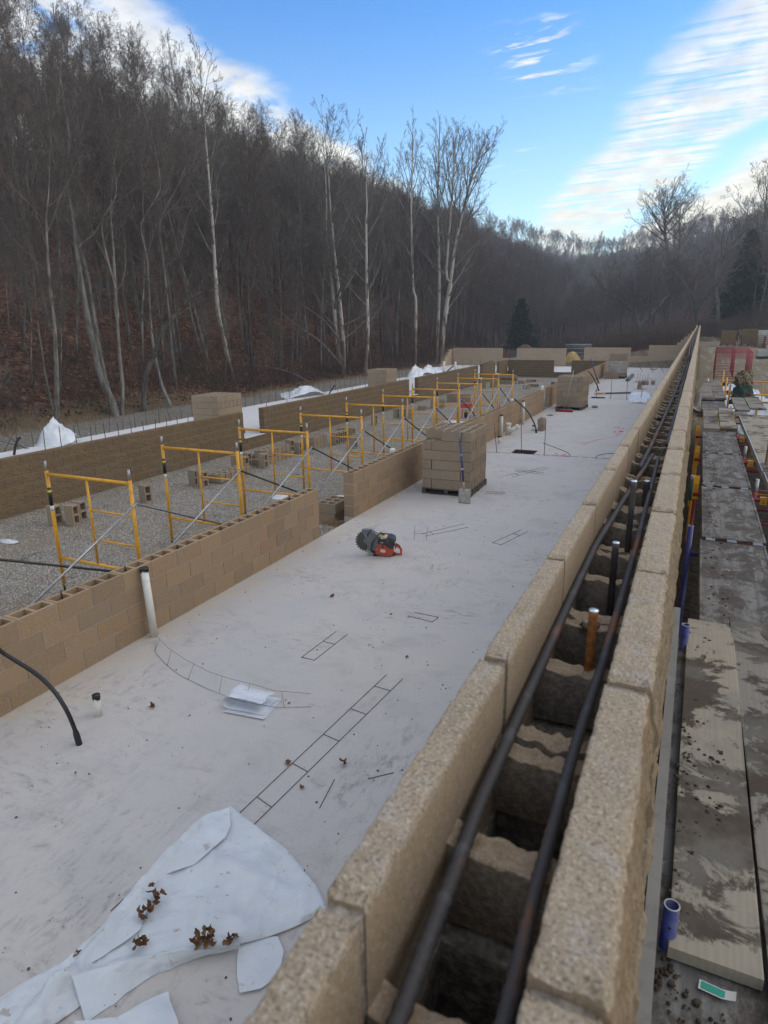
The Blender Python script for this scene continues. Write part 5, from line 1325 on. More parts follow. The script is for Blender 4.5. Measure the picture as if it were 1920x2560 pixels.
# pits in the slab have a steel edge
# ------------------------------------------------------------------ shovel, rake, tubes
sh = thing('shovel', 'square shovel with a blue handle leaning on the front block stack', 'shovel', (-3.77, 11.62, 0))
A0, A1 = Vector((-.03, .10, .24)), Vector((-.27, .45, 1.34)); dv = (A1-A0)
for nm, t0, t1, r_, mt in (('socket', 0, .16, .019, 'spade'), ('handle', .14, .80, .0195, 'blue'), ('grip', .80, 1.0, .021, 'saw_grey')):
    mb = MB(); mb.tube([A0+dv*t0, A0+dv*(t0+t1)/2, A0+dv*t1], r_, 12); put(nm, mb.mesh(nm, mt), sh)
for f, h in ((.34, .02), (.58, .012)): mb = MB(); mb.tube([A0+dv*f, A0+dv*(f+h)], .0202, 12); put('worn_patch', mb.mesh('worn_patch', 'label_w'), sh)
mb = MB(); P = []
for i in range(9):
    f = i/8; wv = .118+.012*f-.03*max(0, f-.85)/.15; row = []
    for j in range(9):
        q = -1+2*j/8; row.append((wv*q-.02*f, .012+.085*f+.022*q*q*(.4+.6*f), .003+.27*f-.0*q))
    P.append(row)
mb.grid(P); b_ = mb.mesh('blade', 'spade'); o = put('blade', b_, sh); o.modifiers.new('thick', 'SOLIDIFY').thickness = .004
rk = thing('rake', 'long handled rake leaning on the second block stack', 'rake', (-4.45, 26.55, 0))
mb = MB(); mb.tube([(-.10, .0, .06), (.0, .08, .5), (.14, .16, 1.55)], .017, 8); put('handle', mb.mesh('handle', 'spade'), rk)
mb = MB(); mb.tube([(-.26, 0, .02), (-.26, 0, .17), (.06, 0, .17), (.06, 0, .02)], .012, 6); put('head', mb.mesh('head', 'wire'), rk)
rt = thing('red_tube', 'dark red tube lying at the foot of the second block stack', 'tube', (-4.80, 26.12, .055), -.08)
mb = MB(); mb.tube([(0, 0, 0), (.66, 0, 0)], .05, 14); put('tube', mb.mesh('tube', 'red'), rt)
mb = MB(); mb.tube([(-.02, .02, .02), (.62, .10, .02)], .035, 12); put('inner_tube', mb.mesh('inner_tube', 'darksteel'), rt)
mb = MB(); mb.tube([(.10*math.cos(a), .13*math.sin(a), .012) for a in [i*2*PI/16 for i in range(17)]], .009, 7); solo('black_hoop', mb, 'black', 'black hoop lying on the slab before the second block stack', 'hoop', (-4.76, 24.85, 0))
for k, (x, y) in enumerate(((-3.62, 28.3), (-3.55, 27.8))): mb = MB(); mb.lathe((0, 0, 0), [(.12, 0), (.13, .015), (.10, .02), (.001, .02)], 16); solo('black_disc', mb, 'rubber', 'flat black disc on the slab right of the second block stack, '+('far' if k == 0 else 'near')+' one', 'disc', (x, y, 0))
lv = thing('yellow_level', 'yellow and grey long level lying on the slab past the second stack', 'level', (-4.27, 33.1, .0), .55)
mb = MB(); mb.bx(0, .45, -.05, .05, .01, .09); put('yellow_body', mb.mesh('yellow_body', 'yellow'), lv)
mb = MB(); mb.bx(.45, 1.9, -.04, .04, .015, .08); put('grey_body', mb.mesh('grey_body', 'slate'), lv)
mb = MB(); mb.bx(.40, .50, -.052, -.045, .02, .08); put('vial', mb.mesh('vial', 'label_w'), lv)
t = thing('digging_bar', 'blue bar leaning on the far tan wall beyond the black conduit', 'bar', (-4.9, 39.4, 0))
mb = MB(); mb.tube([(0, 0, 0), (-.16, 0, .30)], .045, 8); put('lower_end', mb.mesh('lower_end', 'slate'), t); mb = MB(); mb.tube([(-.14, 0, .26), (-.56, 0, 1.38)], .026, 8); put('shaft', mb.mesh('shaft', 'blue'), t)
mb = MB(); mb.bx(-.09, .09, 0, 4.6, .0, .14); solo('steel_beam', mb, 'slate', 'dark blue grey beam lying on the slab beside the wrapped stack', 'beam', (-3.55, 41.2, 0), (0, 0, .02))
mb = MB(); r = random.Random(2)
for x in (-3.0, -2.86, -2.72, -2.58, -2.44): mb.tube([(x, 40.9, .0), (x+.02, 41.0, .42+.1*r.random())], .008, 5)
mb.tube([(-3.2, 40.6, .02), (-2.0, 41.6, .10)], .009, 5); mb.tube([(-3.1, 41.0, .02), (-2.2, 41.2, .2)], .009, 5)
solo('wire_tangle', mb, 'wire', 'tangle of upright reinforcing wire far up the slab', 'wire')
# spray paint marks on the slab
def spray(pts, w_, lab):
    mb = MB(); r = random.Random(len(pts))
    for (x0, y0), (x1, y1) in zip(pts[:-1], pts[1:]):
        n = max(2, int(math.hypot(x1-x0, y1-y0)/.07))
        for i in range(n):
            f = i/n; x = x0+(x1-x0)*f+r.gauss(0, w_*.35); y = y0+(y1-y0)*f+r.gauss(0, w_*1.2); s_ = w_*(.5+r.random()); b = len(mb.v)
            mb.v += [(x-s_, y-s_*2, .0045+.0000*i), (x+s_, y-s_*1.6, .0045), (x+s_*.9, y+s_*2, .0045), (x-s_*1.1, y+s_*1.7, .0045)]; mb.face([b, b+1, b+2, b+3])
    return solo('paint_mark', mb, 'spray', lab, 'paint mark')
spray([(-3.12, 17.3), (-2.95, 17.2), (-2.75, 17.1)], .03, 'pink paint blot at the dashed slab joint')
spray([(-2.97, 19.45), (-2.62, 19.2), (-2.70, 19.0), (-2.55, 18.95)], .012, 'thin pink paint hook on the slab'); spray([(-2.62, 19.3), (-2.31, 20.15), (-1.99, 20.78), (-1.9, 21.5)], .014, 'thin pink paint line running to the long wall')
spray([(-2.1, 21.6), (-1.95, 21.75), (-1.85, 21.9)], .04, 'bright pink paint blot by the long wall'); spray([(-2.49, 22.66), (-2.1, 22.6), (-1.85, 22.4)], .02, 'faint pink paint dash beyond the bright blot')

# ------------------------------------------------------------------ cut-off saw
saw = thing('cutoff_saw', 'orange cut off saw with a large toothed blade standing on the slab', 'saw', (-4.055, 8.27, 0), .30)
SX = .000584
def sp(x, y): return ((x-725)*SX, (990-y)*SX)
bc = sp(505, 620); BR = .170
mb = MB(); n = 24; pts = []
for i in range(n):
    a0 = 2*PI*i/n
    for da, rr in ((.0, BR*.86), (.045, BR), (.195, BR), (.24, BR*.86)): pts.append((bc[0]+rr*math.cos(a0+da), bc[1]+rr*math.sin(a0+da)))
mb.prism(pts, .066, .070); put('blade', mb.mesh('blade', 'blade'), saw)
o = saw.children[0]
mb = MB(); mb.lathe((bc[0], .058, bc[1]), [(.052, .008), (.050, .0), (.02, -.004), (.0005, -.004)], 20, 'Y'); put('flange', mb.mesh('flange', 'saw_grey'), o)
mb = MB(); mb.lathe((bc[0], .050, bc[1]), [(.014, .004), (.014, -.006), (.0005, -.007)], 6, 'Y'); put('arbor_nut', mb.mesh('arbor_nut', 'galv'), o)
gp = [bc]
ga = [math.radians(a) for a in range(112, -86, -9)]
outer = [(bc[0]+.188*math.cos(a), bc[1]+.188*math.sin(a)) for a in ga]
inner = [(bc[0]+.02, bc[1]-.19+.0), (bc[0]+.012, bc[1]-.05), (bc[0]-.02, bc[1]+.07), (bc[0]-.055, bc[1]+.15)]
mb = MB(); mb.prism(outer+inner, .030, .110); put('guard', mb.mesh('guard', 'saw_grey'), saw)
mb = MB(); mb.tube([(*[sp(560, 470)[0]], .022, sp(560, 470)[1]), (sp(540, 430)[0], .02, sp(540, 430)[1]), (sp(610, 330)[0], .03, sp(610, 330)[1]), (sp(635, 300)[0], .06, sp(635, 300)[1])], .010, 8); put('guard_handle', mb.mesh('guard_handle', 'saw_dark'), saw)
mb = MB(); mb.tube([(sp(500, 850)[0], .05, sp(500, 850)[1]), (sp(560, 905)[0], .05, sp(560, 905)[1]), (sp(650, 880)[0], .05, sp(650, 880)[1])], [.022, .026, .02], 10); put('spark_flap', mb.mesh('spark_flap', 'spade'), saw)
body = [sp(*q) for q in ((815, 630), (1000, 640), (1190, 700), (1200, 770), (1185, 960), (990, 975), (770, 930), (740, 880), (790, 780))]
mb = MB(); mb.prism(body, .0, .20); mb.prism([(x*.985+.002, z*.97+.004) for x, z in body], -.012, .212); put('engine_housing', mb.mesh('engine_housing', 'orange'), saw)
cov = [sp(*q) for q in ((812, 640), (812, 545), (870, 475), (960, 455), (1160, 480), (1235, 520), (1248, 640), (1195, 770), (1090, 740), (985, 660))]
mb = MB(); mb.prism(cov, -.018, .19); mb.prism([(x*.97+.004, z*.985+.003) for x, z in cov], -.026, .20); put('cover', mb.mesh('cover', 'saw_dark'), saw)
mb = MB(); mb.prism([sp(*q) for q in ((880, 470), (965, 452), (1050, 462), (1035, 490), (900, 505))], -.0275, .12); put('cover_label', mb.mesh('cover_label', 'tan_label'), saw)
mb = MB(); mb.prism([sp(*q) for q in ((885, 590), (960, 598), (955, 612), (885, 605))], -.0285, -.026); put('name_mark', mb.mesh('name_mark', 'label_w'), saw)
mb = MB(); mb.prism([sp(*q) for q in ((880, 790), (985, 790), (1015, 830), (1000, 870), (905, 865), (875, 830))], -.020, -.010); put('starter_badge', mb.mesh('starter_badge', 'label_w'), saw)
for x in (930, 960): mb = MB(); mb.prism([sp(*q) for q in ((x-12, 660), (x+8, 662), (x+2, 750), (x-16, 750))], -.0155, -.010); put('vent_slot', mb.mesh('vent_slot', 'saw_dark'), saw)
hp = [sp(*q) for q in ((1200, 700), (1240, 720), (1330, 770), (1390, 830), (1385, 970), (1280, 972), (1150, 945))]
mb = MB(); mb.tube([(x, .10, z) for x, z in hp], [.026, .022, .02, .018, .018, .018, .022], 10); put('rear_handle', mb.mesh('rear_handle', 'orange'), saw)
mb = MB(); mb.tube([(x, .10, z+.012) for x, z in [sp(*q) for q in ((1255, 705), (1310, 740), (1365, 785))]], .012, 8); put('throttle_lock', mb.mesh('throttle_lock', 'saw_dark'), saw)
mb = MB(); mb.tube([(sp(1245, 770)[0], .10, sp(1245, 770)[1]), (sp(1250, 820)[0], .10, sp(1250, 820)[1])], .010, 7); put('trigger', mb.mesh('trigger', 'saw_dark'), saw)
fh = [(sp(*q)[0], y, sp(*q)[1]) for q, y in (((680, 880), -.01), ((640, 800), -.03), ((680, 610), -.045), ((750, 490), -.045), ((850, 375), -.03), ((890, 360), .0), ((940, 420), .07), ((960, 470), .10))]
mb = MB(); mb.tube(fh, .0155, 10); put('front_handle', mb.mesh('front_handle', 'saw_dark'), saw)
mb = MB(); mb.tube([(sp(640, 305)[0], .05, sp(640, 305)[1]), (sp(820, 385)[0], .03, sp(820, 385)[1])], .004, 6); put('water_hose', mb.mesh('water_hose', 'saw_dark'), saw)
mb = MB(); mb.bx(-.020, .030, .0, .06, 0, .075); put('foot', mb.mesh('foot', 'saw_dark'), saw)
mb = MB(); mb.bx(.03, .30, .03, .17, .006, .022); put('base_plate', mb.mesh('base_plate', 'saw_dark'), saw)

# ------------------------------------------------------------------ wire ladders and sticks on the slab
def ladder(side_a, side_b, rungs, lab, r_=.0028, z=.004):
    mb = MB()
    def at(S, f):
        n = len(S)-1; q = min(f*n, n-1e-6); i = int(q); return Vector(S[i]).lerp(Vector(S[i+1]), q-i)
    sa = [Vector((*p, z)) if len(p) == 2 else Vector(p) for p in side_a]; sb = [Vector((*p, z)) if len(p) == 2 else Vector(p) for p in side_b]
    mb.tube(sa, r_, 5); mb.tube(sb, r_, 5)
    for f in rungs: mb.tube([at(sa, f), at(sb, f)], r_, 5)
    return solo('wire_ladder', mb, 'wire', lab, 'wire ladder', group=None)
ladder([(-2.601, 3.05), (-2.448, 5.21)], [(-2.441, 3.0), (-2.270, 5.20)], (.09, .29, .49, .69, .89), 'long wire ladder lying on the slab beyond the plastic sheet')
ladder([(-3.405, 5.168), (-3.365, 5.845)], [(-3.252, 5.168), (-3.215, 5.835)], (.01, .6), 'short wire ladder on the slab with two rungs')
ladder([(-2.78, 6.545), (-2.457, 6.504)], [(-2.748, 6.666), (-2.436, 6.655)], (.99,), 'short wire ladder piece with a mortar crumb on it')
ladder([(-5.22, 4.93, .05), (-4.97, 4.80, .06), (-4.73, 4.67, .07), (-4.40, 4.56, .06), (-4.05, 4.48, .05), (-3.68, 4.36, .12), (-3.42, 4.32, .155), (-3.25, 4.45, .05), (-2.947, 4.60, .01)],
       [(-5.05, 4.82, .03), (-4.90, 4.64, .01), (-4.62, 4.49, .005), (-4.32, 4.37, .005), (-3.95, 4.29, .005), (-3.60, 4.21, .03), (-3.40, 4.19, .04), (-3.1, 4.28, .01), (-2.832, 4.42, .005)],
       (.12, .27, .42, .58, .75, .9), 'curled wire ladder snaking from the tall white pipe to the folded sheet', .0018)
ladder([(-2.772, 2.68), (-2.80, 2.08)], [(-2.69, 2.50), (-2.71, 2.3)], (.35,), 'thin wire piece by the left edge of the plastic sheet')
ladder([(-3.82, 9.55), (-3.35, 10.35)], [(-3.72, 9.45), (-3.22, 10.2)], (.2,), 'wire ladder on the slab behind the saw')
ladder([(-3.80, 9.2, .0), (-3.83, 9.3, .21)], [(-3.62, 9.28, .0), (-3.64, 9.38, .21)], (.45,), 'bent up end of a wire ladder behind the saw')
ladder([(-2.62, 9.55), (-2.36, 10.4)], [(-2.47, 9.5), (-2.24, 10.35)], (.02, .7), 'wire ladder on the slab right of the saw')
ladder([(-3.65, 14.3), (-3.0, 15.6)], [(-3.5, 14.2), (-2.9, 15.5)], (.2, .6), 'wire ladder on the slab right of the front stack'); ladder([(-3.6, 15.0), (-2.9, 14.9)], [(-3.6, 14.85), (-2.9, 14.75)], (.3, .8), 'wire ladder crossing another right of the front stack')
ladder([(-3.65, 12.7), (-3.25, 12.75)], [(-3.65, 12.55), (-3.28, 12.6)], (.99,), 'wire ladder end poking from under the front pallet')
def stick(a, b_, lab, r_=.003): mb = MB(); mb.tube([(*a, .004), (*b_, .004)], r_, 5); solo('wire_rod', mb, 'wire', lab, 'wire')
stick((-2.16, 3.646), (-2.107, 3.33), 'short wire rod on the slab right of the long ladder'); stick((-1.929, 3.755), (-1.78, 3.9), 'short wire rod half hidden by the near wall top')

# ------------------------------------------------------------------ plastic sheets
def pleats(x, y):
    dx, dy = x+2.74, y-1.62; a = math.atan2(dy, dx); r_ = math.hypot(dx, dy); n_ = noise.noise((x*2.1, y*2.1, 5.))
    f1 = math.exp(-(math.sin(7.5*a+2.2*n_)/.20)**2); f2 = math.exp(-(math.sin(17*a+3*n_+1.)/.28)**2)
    cr = 1-abs(noise.noise((x*7.5+y*3, y*6-x*2, 1.5)))*3.2
    return (.014*f1+.006*f2)*max(0, 1-abs(r_-.42)/.62)+.006*max(0, cr)
front_sheet = crumple('plastic_sheet', [(-2.70, 3.08), (-2.56, 3.03), (-2.40, 2.99), (-2.09, 2.90), (-1.93, 2.83), (-1.77, 2.74), (-1.62, 2.60), (-1.72, 2.45), (-1.87, 2.28), (-1.94, 2.21), (-2.08, 2.10), (-2.22, 1.98), (-2.35, 1.885), (-2.45, 1.70), (-2.58, 1.38), (-2.90, 1.25), (-2.92, 1.42), (-2.86, 1.57), (-2.78, 1.72), (-2.76, 2.0), (-2.79, 2.28), (-2.83, 2.55), (-2.82, 2.78), (-2.76, 2.97)],
        0, 'large dirty white plastic sheet with leaves on the slab, nearest the camera', 'plastic sheet', .07, 1, 'poly', 6, hf=lambda x, y: .055*math.exp(-((y-(1.675+.76*(x+2.61)))/.07)**2)*(1 if x > -2.7 else 0)+.035*math.exp(-((x+2.72+.1*(y-2.3))/.05)**2)+(.07*max(0, 1.65-y))+pleats(x, y), freq=.85, fine=.035)
def poly_part(name, outline, z, amp, seed, mat, parent):
    o = crumple(name, outline, z, None, None, amp, seed, mat, 4, freq=1.6); o.parent = parent; return o
poly_part('folded_flap', [(-2.674, 3.035), (-2.56, 2.90), (-2.519, 2.8), (-2.535, 2.66), (-2.553, 2.529), (-2.63, 2.44), (-2.687, 2.365), (-2.65, 2.29), (-2.617, 2.233), (-2.56, 2.12), (-2.517, 2.039), (-2.55, 1.93), (-2.586, 1.822), (-2.656, 1.686), (-2.69, 1.72), (-2.70, 1.846), (-2.74, 2.05), (-2.765, 2.268), (-2.79, 2.5), (-2.80, 2.747), (-2.75, 2.92)], .035, .04, 5, 'poly', front_sheet)
mb = MB(); P = []
top = [(-1.926, 2.181), (-2.066, 2.079), (-2.23, 1.975), (-2.363, 1.875), (-2.499, 1.766), (-2.613, 1.658)]; bot = [(-1.949, 2.192), (-2.092, 2.092), (-2.203, 1.965), (-2.286, 1.868), (-2.34, 1.714), (-2.402, 1.55)]
tp = [Vector((*p, .075)) for p in top]; bp_ = [Vector((*p, .004)) for p in bot]
for i in range(26):
    f = i/25*4.999; k = int(f); a_ = tp[k].lerp(tp[k+1], f-k); c_ = bp_[k].lerp(bp_[k+1], f-k); row = []
    for j in range(9):
        g = j/8; q = a_.lerp(c_, g); q.z += .018*noise.noise((i*.35, g*2.2, 3))*(1-g*.6); q.x += .012*noise.noise((i*.5, g*3, 7)); row.append(q)
    P.append(row)
mb.grid(P); put('raised_edge', mb.mesh('raised_edge', 'poly'), front_sheet)
crumple('plastic_sheet', [(-1.968, 2.215), (-1.90, 2.27), (-1.80, 2.34), (-1.72, 2.28), (-1.66, 2.15), (-1.70, 2.05), (-1.79, 1.985), (-1.86, 2.06), (-1.92, 2.14)], .01, 'small white plastic flap beside the foot of the near wall', 'plastic sheet', .05, 4, 'poly', 4, freq=1.5)
crumple('plastic_sheet', [(-2.12, 1.84), (-1.95, 1.72), (-1.9, 1.5), (-2.3, 1.45), (-2.45, 1.52), (-2.27, 1.63)], .02, 'white plastic corner at the bottom edge of the picture', 'plastic sheet', .07, 7, 'poly', 4, freq=1.5)
# folded piece
t = thing('folded_sheet', 'folded white plastic piece on the slab with the wire ladder across it', 'plastic sheet', (-3.36, 4.24, 0), .12)
mb = MB(); P = []
for i in range(25):
    f = i/24; a = PI*(.0+1.0*max(0, min(1, (f-.42)/.25)))
    x0 = -.19; 
    if f < .42: q = (.20-.36*f/.42, .012)
    elif f < .67: q = (-.16-.055*math.sin(a), .012+.055*(1-math.cos(a)))
    else: q = (-.16+.33*(f-.67)/.33, .122-.02*(f-.67)/.33)
    P.append([(q[0]+.015*math.sin(j*.8), -.14+.28*j/10-.05*(f > .6)*(j/10-.5), q[1]+.012*noise.noise((f*4, j*.4, 2))-.02*(j/10)**2*(f > .67)) for j in range(11)])
mb.grid(P); put('fold', mb.mesh('fold', 'poly_clean'), t)
mb = MB(); b = len(mb.v); mb.grid([[(-.17+.4*i/8, -.20+.36*j/8+.0*i, .004+.006*noise.noise((i*.5, j*.5, 1))+.01*(j == 0)) for j in range(9)] for i in range(9)]); put('bottom_flap', mb.mesh('bottom_flap', 'poly_clean'), t)
crumple('plastic_sheet', [(-2.72, 33.7), (-2.2, 34.0), (-1.75, 33.3), (-1.6, 31.2), (-1.75, 30.0), (-2.45, 29.9), (-2.6, 31.5)], 0, 'white plastic sheet far up the slab against the long wall', 'plastic sheet', .35, 6, 'poly_clean', 5, freq=.6)
hump('plastic_sheet', (-17.35, 13.6, 0), .62, .62, .80, 'peaked white plastic bag standing at the near end of the left slab', 2, peaks=((.05, -.1, 1.), (.35, .2, .62)))
hump('plastic_sheet', (-17.75, 28.4, 0), .95, 1.7, .55, 'crumpled white plastic heap in the middle of the left slab', 3, peaks=((.3, -.2, 1.), (-.3, .3, .7), (-.5, -.5, .4)), sharp=1.4)
hump('plastic_sheet', (-16.95, 41.2, 0), .55, 1.2, .78, 'left of two white plastic heaps on the far left slab', 4, peaks=((0, 0, 1.), (.2, .4, .8)), sharp=1.3)
hump('plastic_sheet', (-17.0, 44.4, 0), .6, 1.7, .68, 'right of two white plastic heaps on the far left slab', 5, peaks=((0, -.4, 1.), (.1, .3, .6)), sharp=1.4)
hump('plastic_sheet', (-6.35, 11.95, -.36), .62, .5, .30, 'white plastic behind the small block pile in the wall gap', 7, peaks=((.2, 0, 1.), (-.4, -.1, .6)))
hump('plastic_sheet', (-8.1, 11.9, -.39), .42, .3, .10, 'flat scrap of white plastic behind the near wall end', 8)
hump('plastic_scrap', (-11.04, 7.33, -.39), .26, .10, .05, 'thin scrap of white plastic on the gravel at the left edge', 11)
hump('plastic_sheet', (-8.4, 24.4, -.39), .5, .6, .10, 'white plastic lying beyond the front stack on the gravel', 15)

# ------------------------------------------------------------------ leaves
def leaf_mesh(seed, s_=.05, curl=.5):
    mb = MB(); r = random.Random(seed)
    out = [(0, -1), (.35, -.75), (.42, -.5), (.75, -.3), (.62, .05), (.62, .4), (.36, .6), (0, 1.0), (-.36, .6), (-.62, .4), (-.62, .05), (-.75, -.3), (-.42, -.5), (-.35, -.75)]
    P = [[], [], []]
    for k, f in enumerate((.05, .6, 1.)):
        for x, y in out:
            q = f*math.hypot(x, y); w_ = .6+.4*r.random(); P[k].append((x*f*s_*w_, y*f*s_*(.8+.2*w_), s_*(curl*q*q*(.5+.5*math.sin(2*math.atan2(y, x)+seed))+.10*r.random())))
    mb.grid(P, False, True); return mb
def leaf_thing(x, y, z, seed, lab, s_=.05, n=1, spread=.04, rz=0, ys=1):
    if n == 1: solo('dead_leaf', leaf_mesh(seed, s_), 'leaf', lab, 'leaf', (x, y, z), (0, 0, rz)); return
    mb = MB(); r = random.Random(seed)
    for k in range(n):
        m2 = leaf_mesh(seed+k, s_*(.6+.6*r.random()), .9); E_ = Euler((r.uniform(-.9, .9), r.uniform(-.9, .9), r.uniform(0, 6))).to_matrix(); o_ = Vector((r.gauss(0, spread), r.gauss(0, spread)*ys, .012+r.random()*.02)); b = len(mb.v)
        mb.v += [tuple(E_ @ Vector(v_)+o_) for v_ in m2.v]; mb.f += [[b+i for i in f] for f in m2.f]; mb.mi += m2.mi; mb.sm += m2.sm
    o = solo('dead_leaves', mb, 'leaf', lab, 'leaves', (x, y, z))
leaf_thing(-4.147, 3.824, .01, 1, 'dark curled leaf near the white pipe stub', .035, 4, .012); leaf_thing(-2.588, 3.664, .01, 2, 'brown leaf touching the long wire ladder', .04, 1, rz=.6)
leaf_thing(-2.158, 3.82, .01, 3, 'curled brown leaf with a long stalk right of the long ladder', .035, 2, .012); leaf_thing(-2.337, 3.467, .008, 4, 'narrow brown leaf flat on the slab', .028, 1, rz=1.2)
leaf_thing(-3.75, 3.86, .006, 5, 'tiny dark leaf fragment on the slab', .014); leaf_thing(-3.05, 4.39, .006, 6, 'tiny grey pebble like leaf by the folded sheet', .018)
leaf_thing(-2.95, 6.43, .008, 8, 'reddish leaf on the slab near the short ladder pieces', .03, 2, .01); leaf_thing(-2.40, 5.62, .006, 9, 'dark leaf on the slab below the ladder pieces', .028)
leaf_thing(-3.9, 6.7, .006, 10, 'brown flat leaf on the slab left of the saw path', .05)
for k, (x, y, n, lab, sp_) in enumerate(((-2.57, 2.11, 16, 'elongated clump of dead leaves caught in a fold of the plastic sheet', .02), (-2.12, 2.13, 20, 'largest clump of dead leaves at the lower edge of the plastic sheet', .03), (-2.44, 1.94, 7, 'small group of brown leaves on the plastic sheet', .018), (-2.76, 1.79, 5, 'dead leaves at the left of the plastic sheet on the slab', .03), (-1.99, 2.17, 6, 'brown leaf scraps at the right of the large leaf clump', .018))): leaf_thing(x, y, .055 if k in (0, 1, 2, 4) else .0, 40+k*9, lab, .030, n, sp_, ys=3.2 if k == 0 else 1)
leaf_thing(-2.62, 2.24, .06, 91, 'few brown leaves at the upper end of the fold in the plastic sheet', .024, 7, .016)
# specks of grit on the slab
mb = MB(); r = random.Random(77)
for i in range(900):
    y = 1.2+11*r.random()**1.4; x = -5.2+4.9*r.random(); lump(mb, (x, y, .003), .003+.007*r.random()**3, i, .6, 3, 5)
o = solo('grit', mb.mesh('grit', 'soil', fix=False), None, 'dark specks of grit scattered over the slab', 'grit'); tag(o, kind='stuff')
mb = MB()
for i in range(160):
    y = 9.95+16*r.random(); lump(mb, (-5.22+abs(r.gauss(0, .05)), y, .004), .006+.012*r.random(), i, .5, 3, 5)
o = solo('mortar_crumbs', mb.mesh('mortar_crumbs', 'mortar', fix=False), None, 'mortar crumbs along the foot of the tan walls', 'crumbs'); tag(o, kind='stuff')
# dry grass in the gap between the near walls
mb = MB()
for i in range(240):
    x = -5.62+r.gauss(0, .10); y = 9.86+r.gauss(0, .09); a = r.random()*6.28; l = .08+.16*r.random(); z = gravel_z(x, y)
    mb.tube([(x, y, z-.02), (x+.4*l*math.cos(a), y+.4*l*math.sin(a), z+.5*l*r.random()+.02), (x+l*math.cos(a), y+l*math.sin(a), z+.3*l*r.random())], .0022, 3, False)
o = solo('dry_grass', mb.mesh('dry_grass', plain('dry_grass', (.30, .20, .11), .9, .1), fix=False), None, 'dry brown grass tuft at the end of the second wall', 'grass'); tag(o, kind='stuff')
# yellow coil and a red sawhorse on the gravel far away
mb = MB(); mb.tube([(.22*math.cos(a*.9), .16*math.sin(a*.9), .03+.012*a) for a in [i*.4 for i in range(50)]], .008, 5); solo('rope_coil', mb, plain('straw_rope', (.42, .33, .13)), 'straw coloured coil of rope behind the second wall', 'rope', (-6.0, 12.1, -.15))
t = thing('red_cart', 'rusty red hand cart standing on the gravel before the far frames', 'cart', (-8.36, 25.8, G))
for x in (-.18, .18): mb = MB(); mb.tube([(x, 0, 0), (x*.8, .05, .45), (x*1.1, .3, .72)], .018, 8); put('handle', mb.mesh('handle', 'orange'), t)
mb = MB(); mb.bx(-.2, .2, -.12, .2, .42, .60); put('tray', mb.mesh('tray', 'orange'), t); mb = MB(); mb.lathe((-.03, .0, .16), [(.001, 0), (.15, 0), (.16, .03), (.15, .06), (.001, .06)], 14, 'X'); put('wheel', mb.mesh('wheel', 'rubber'), t)

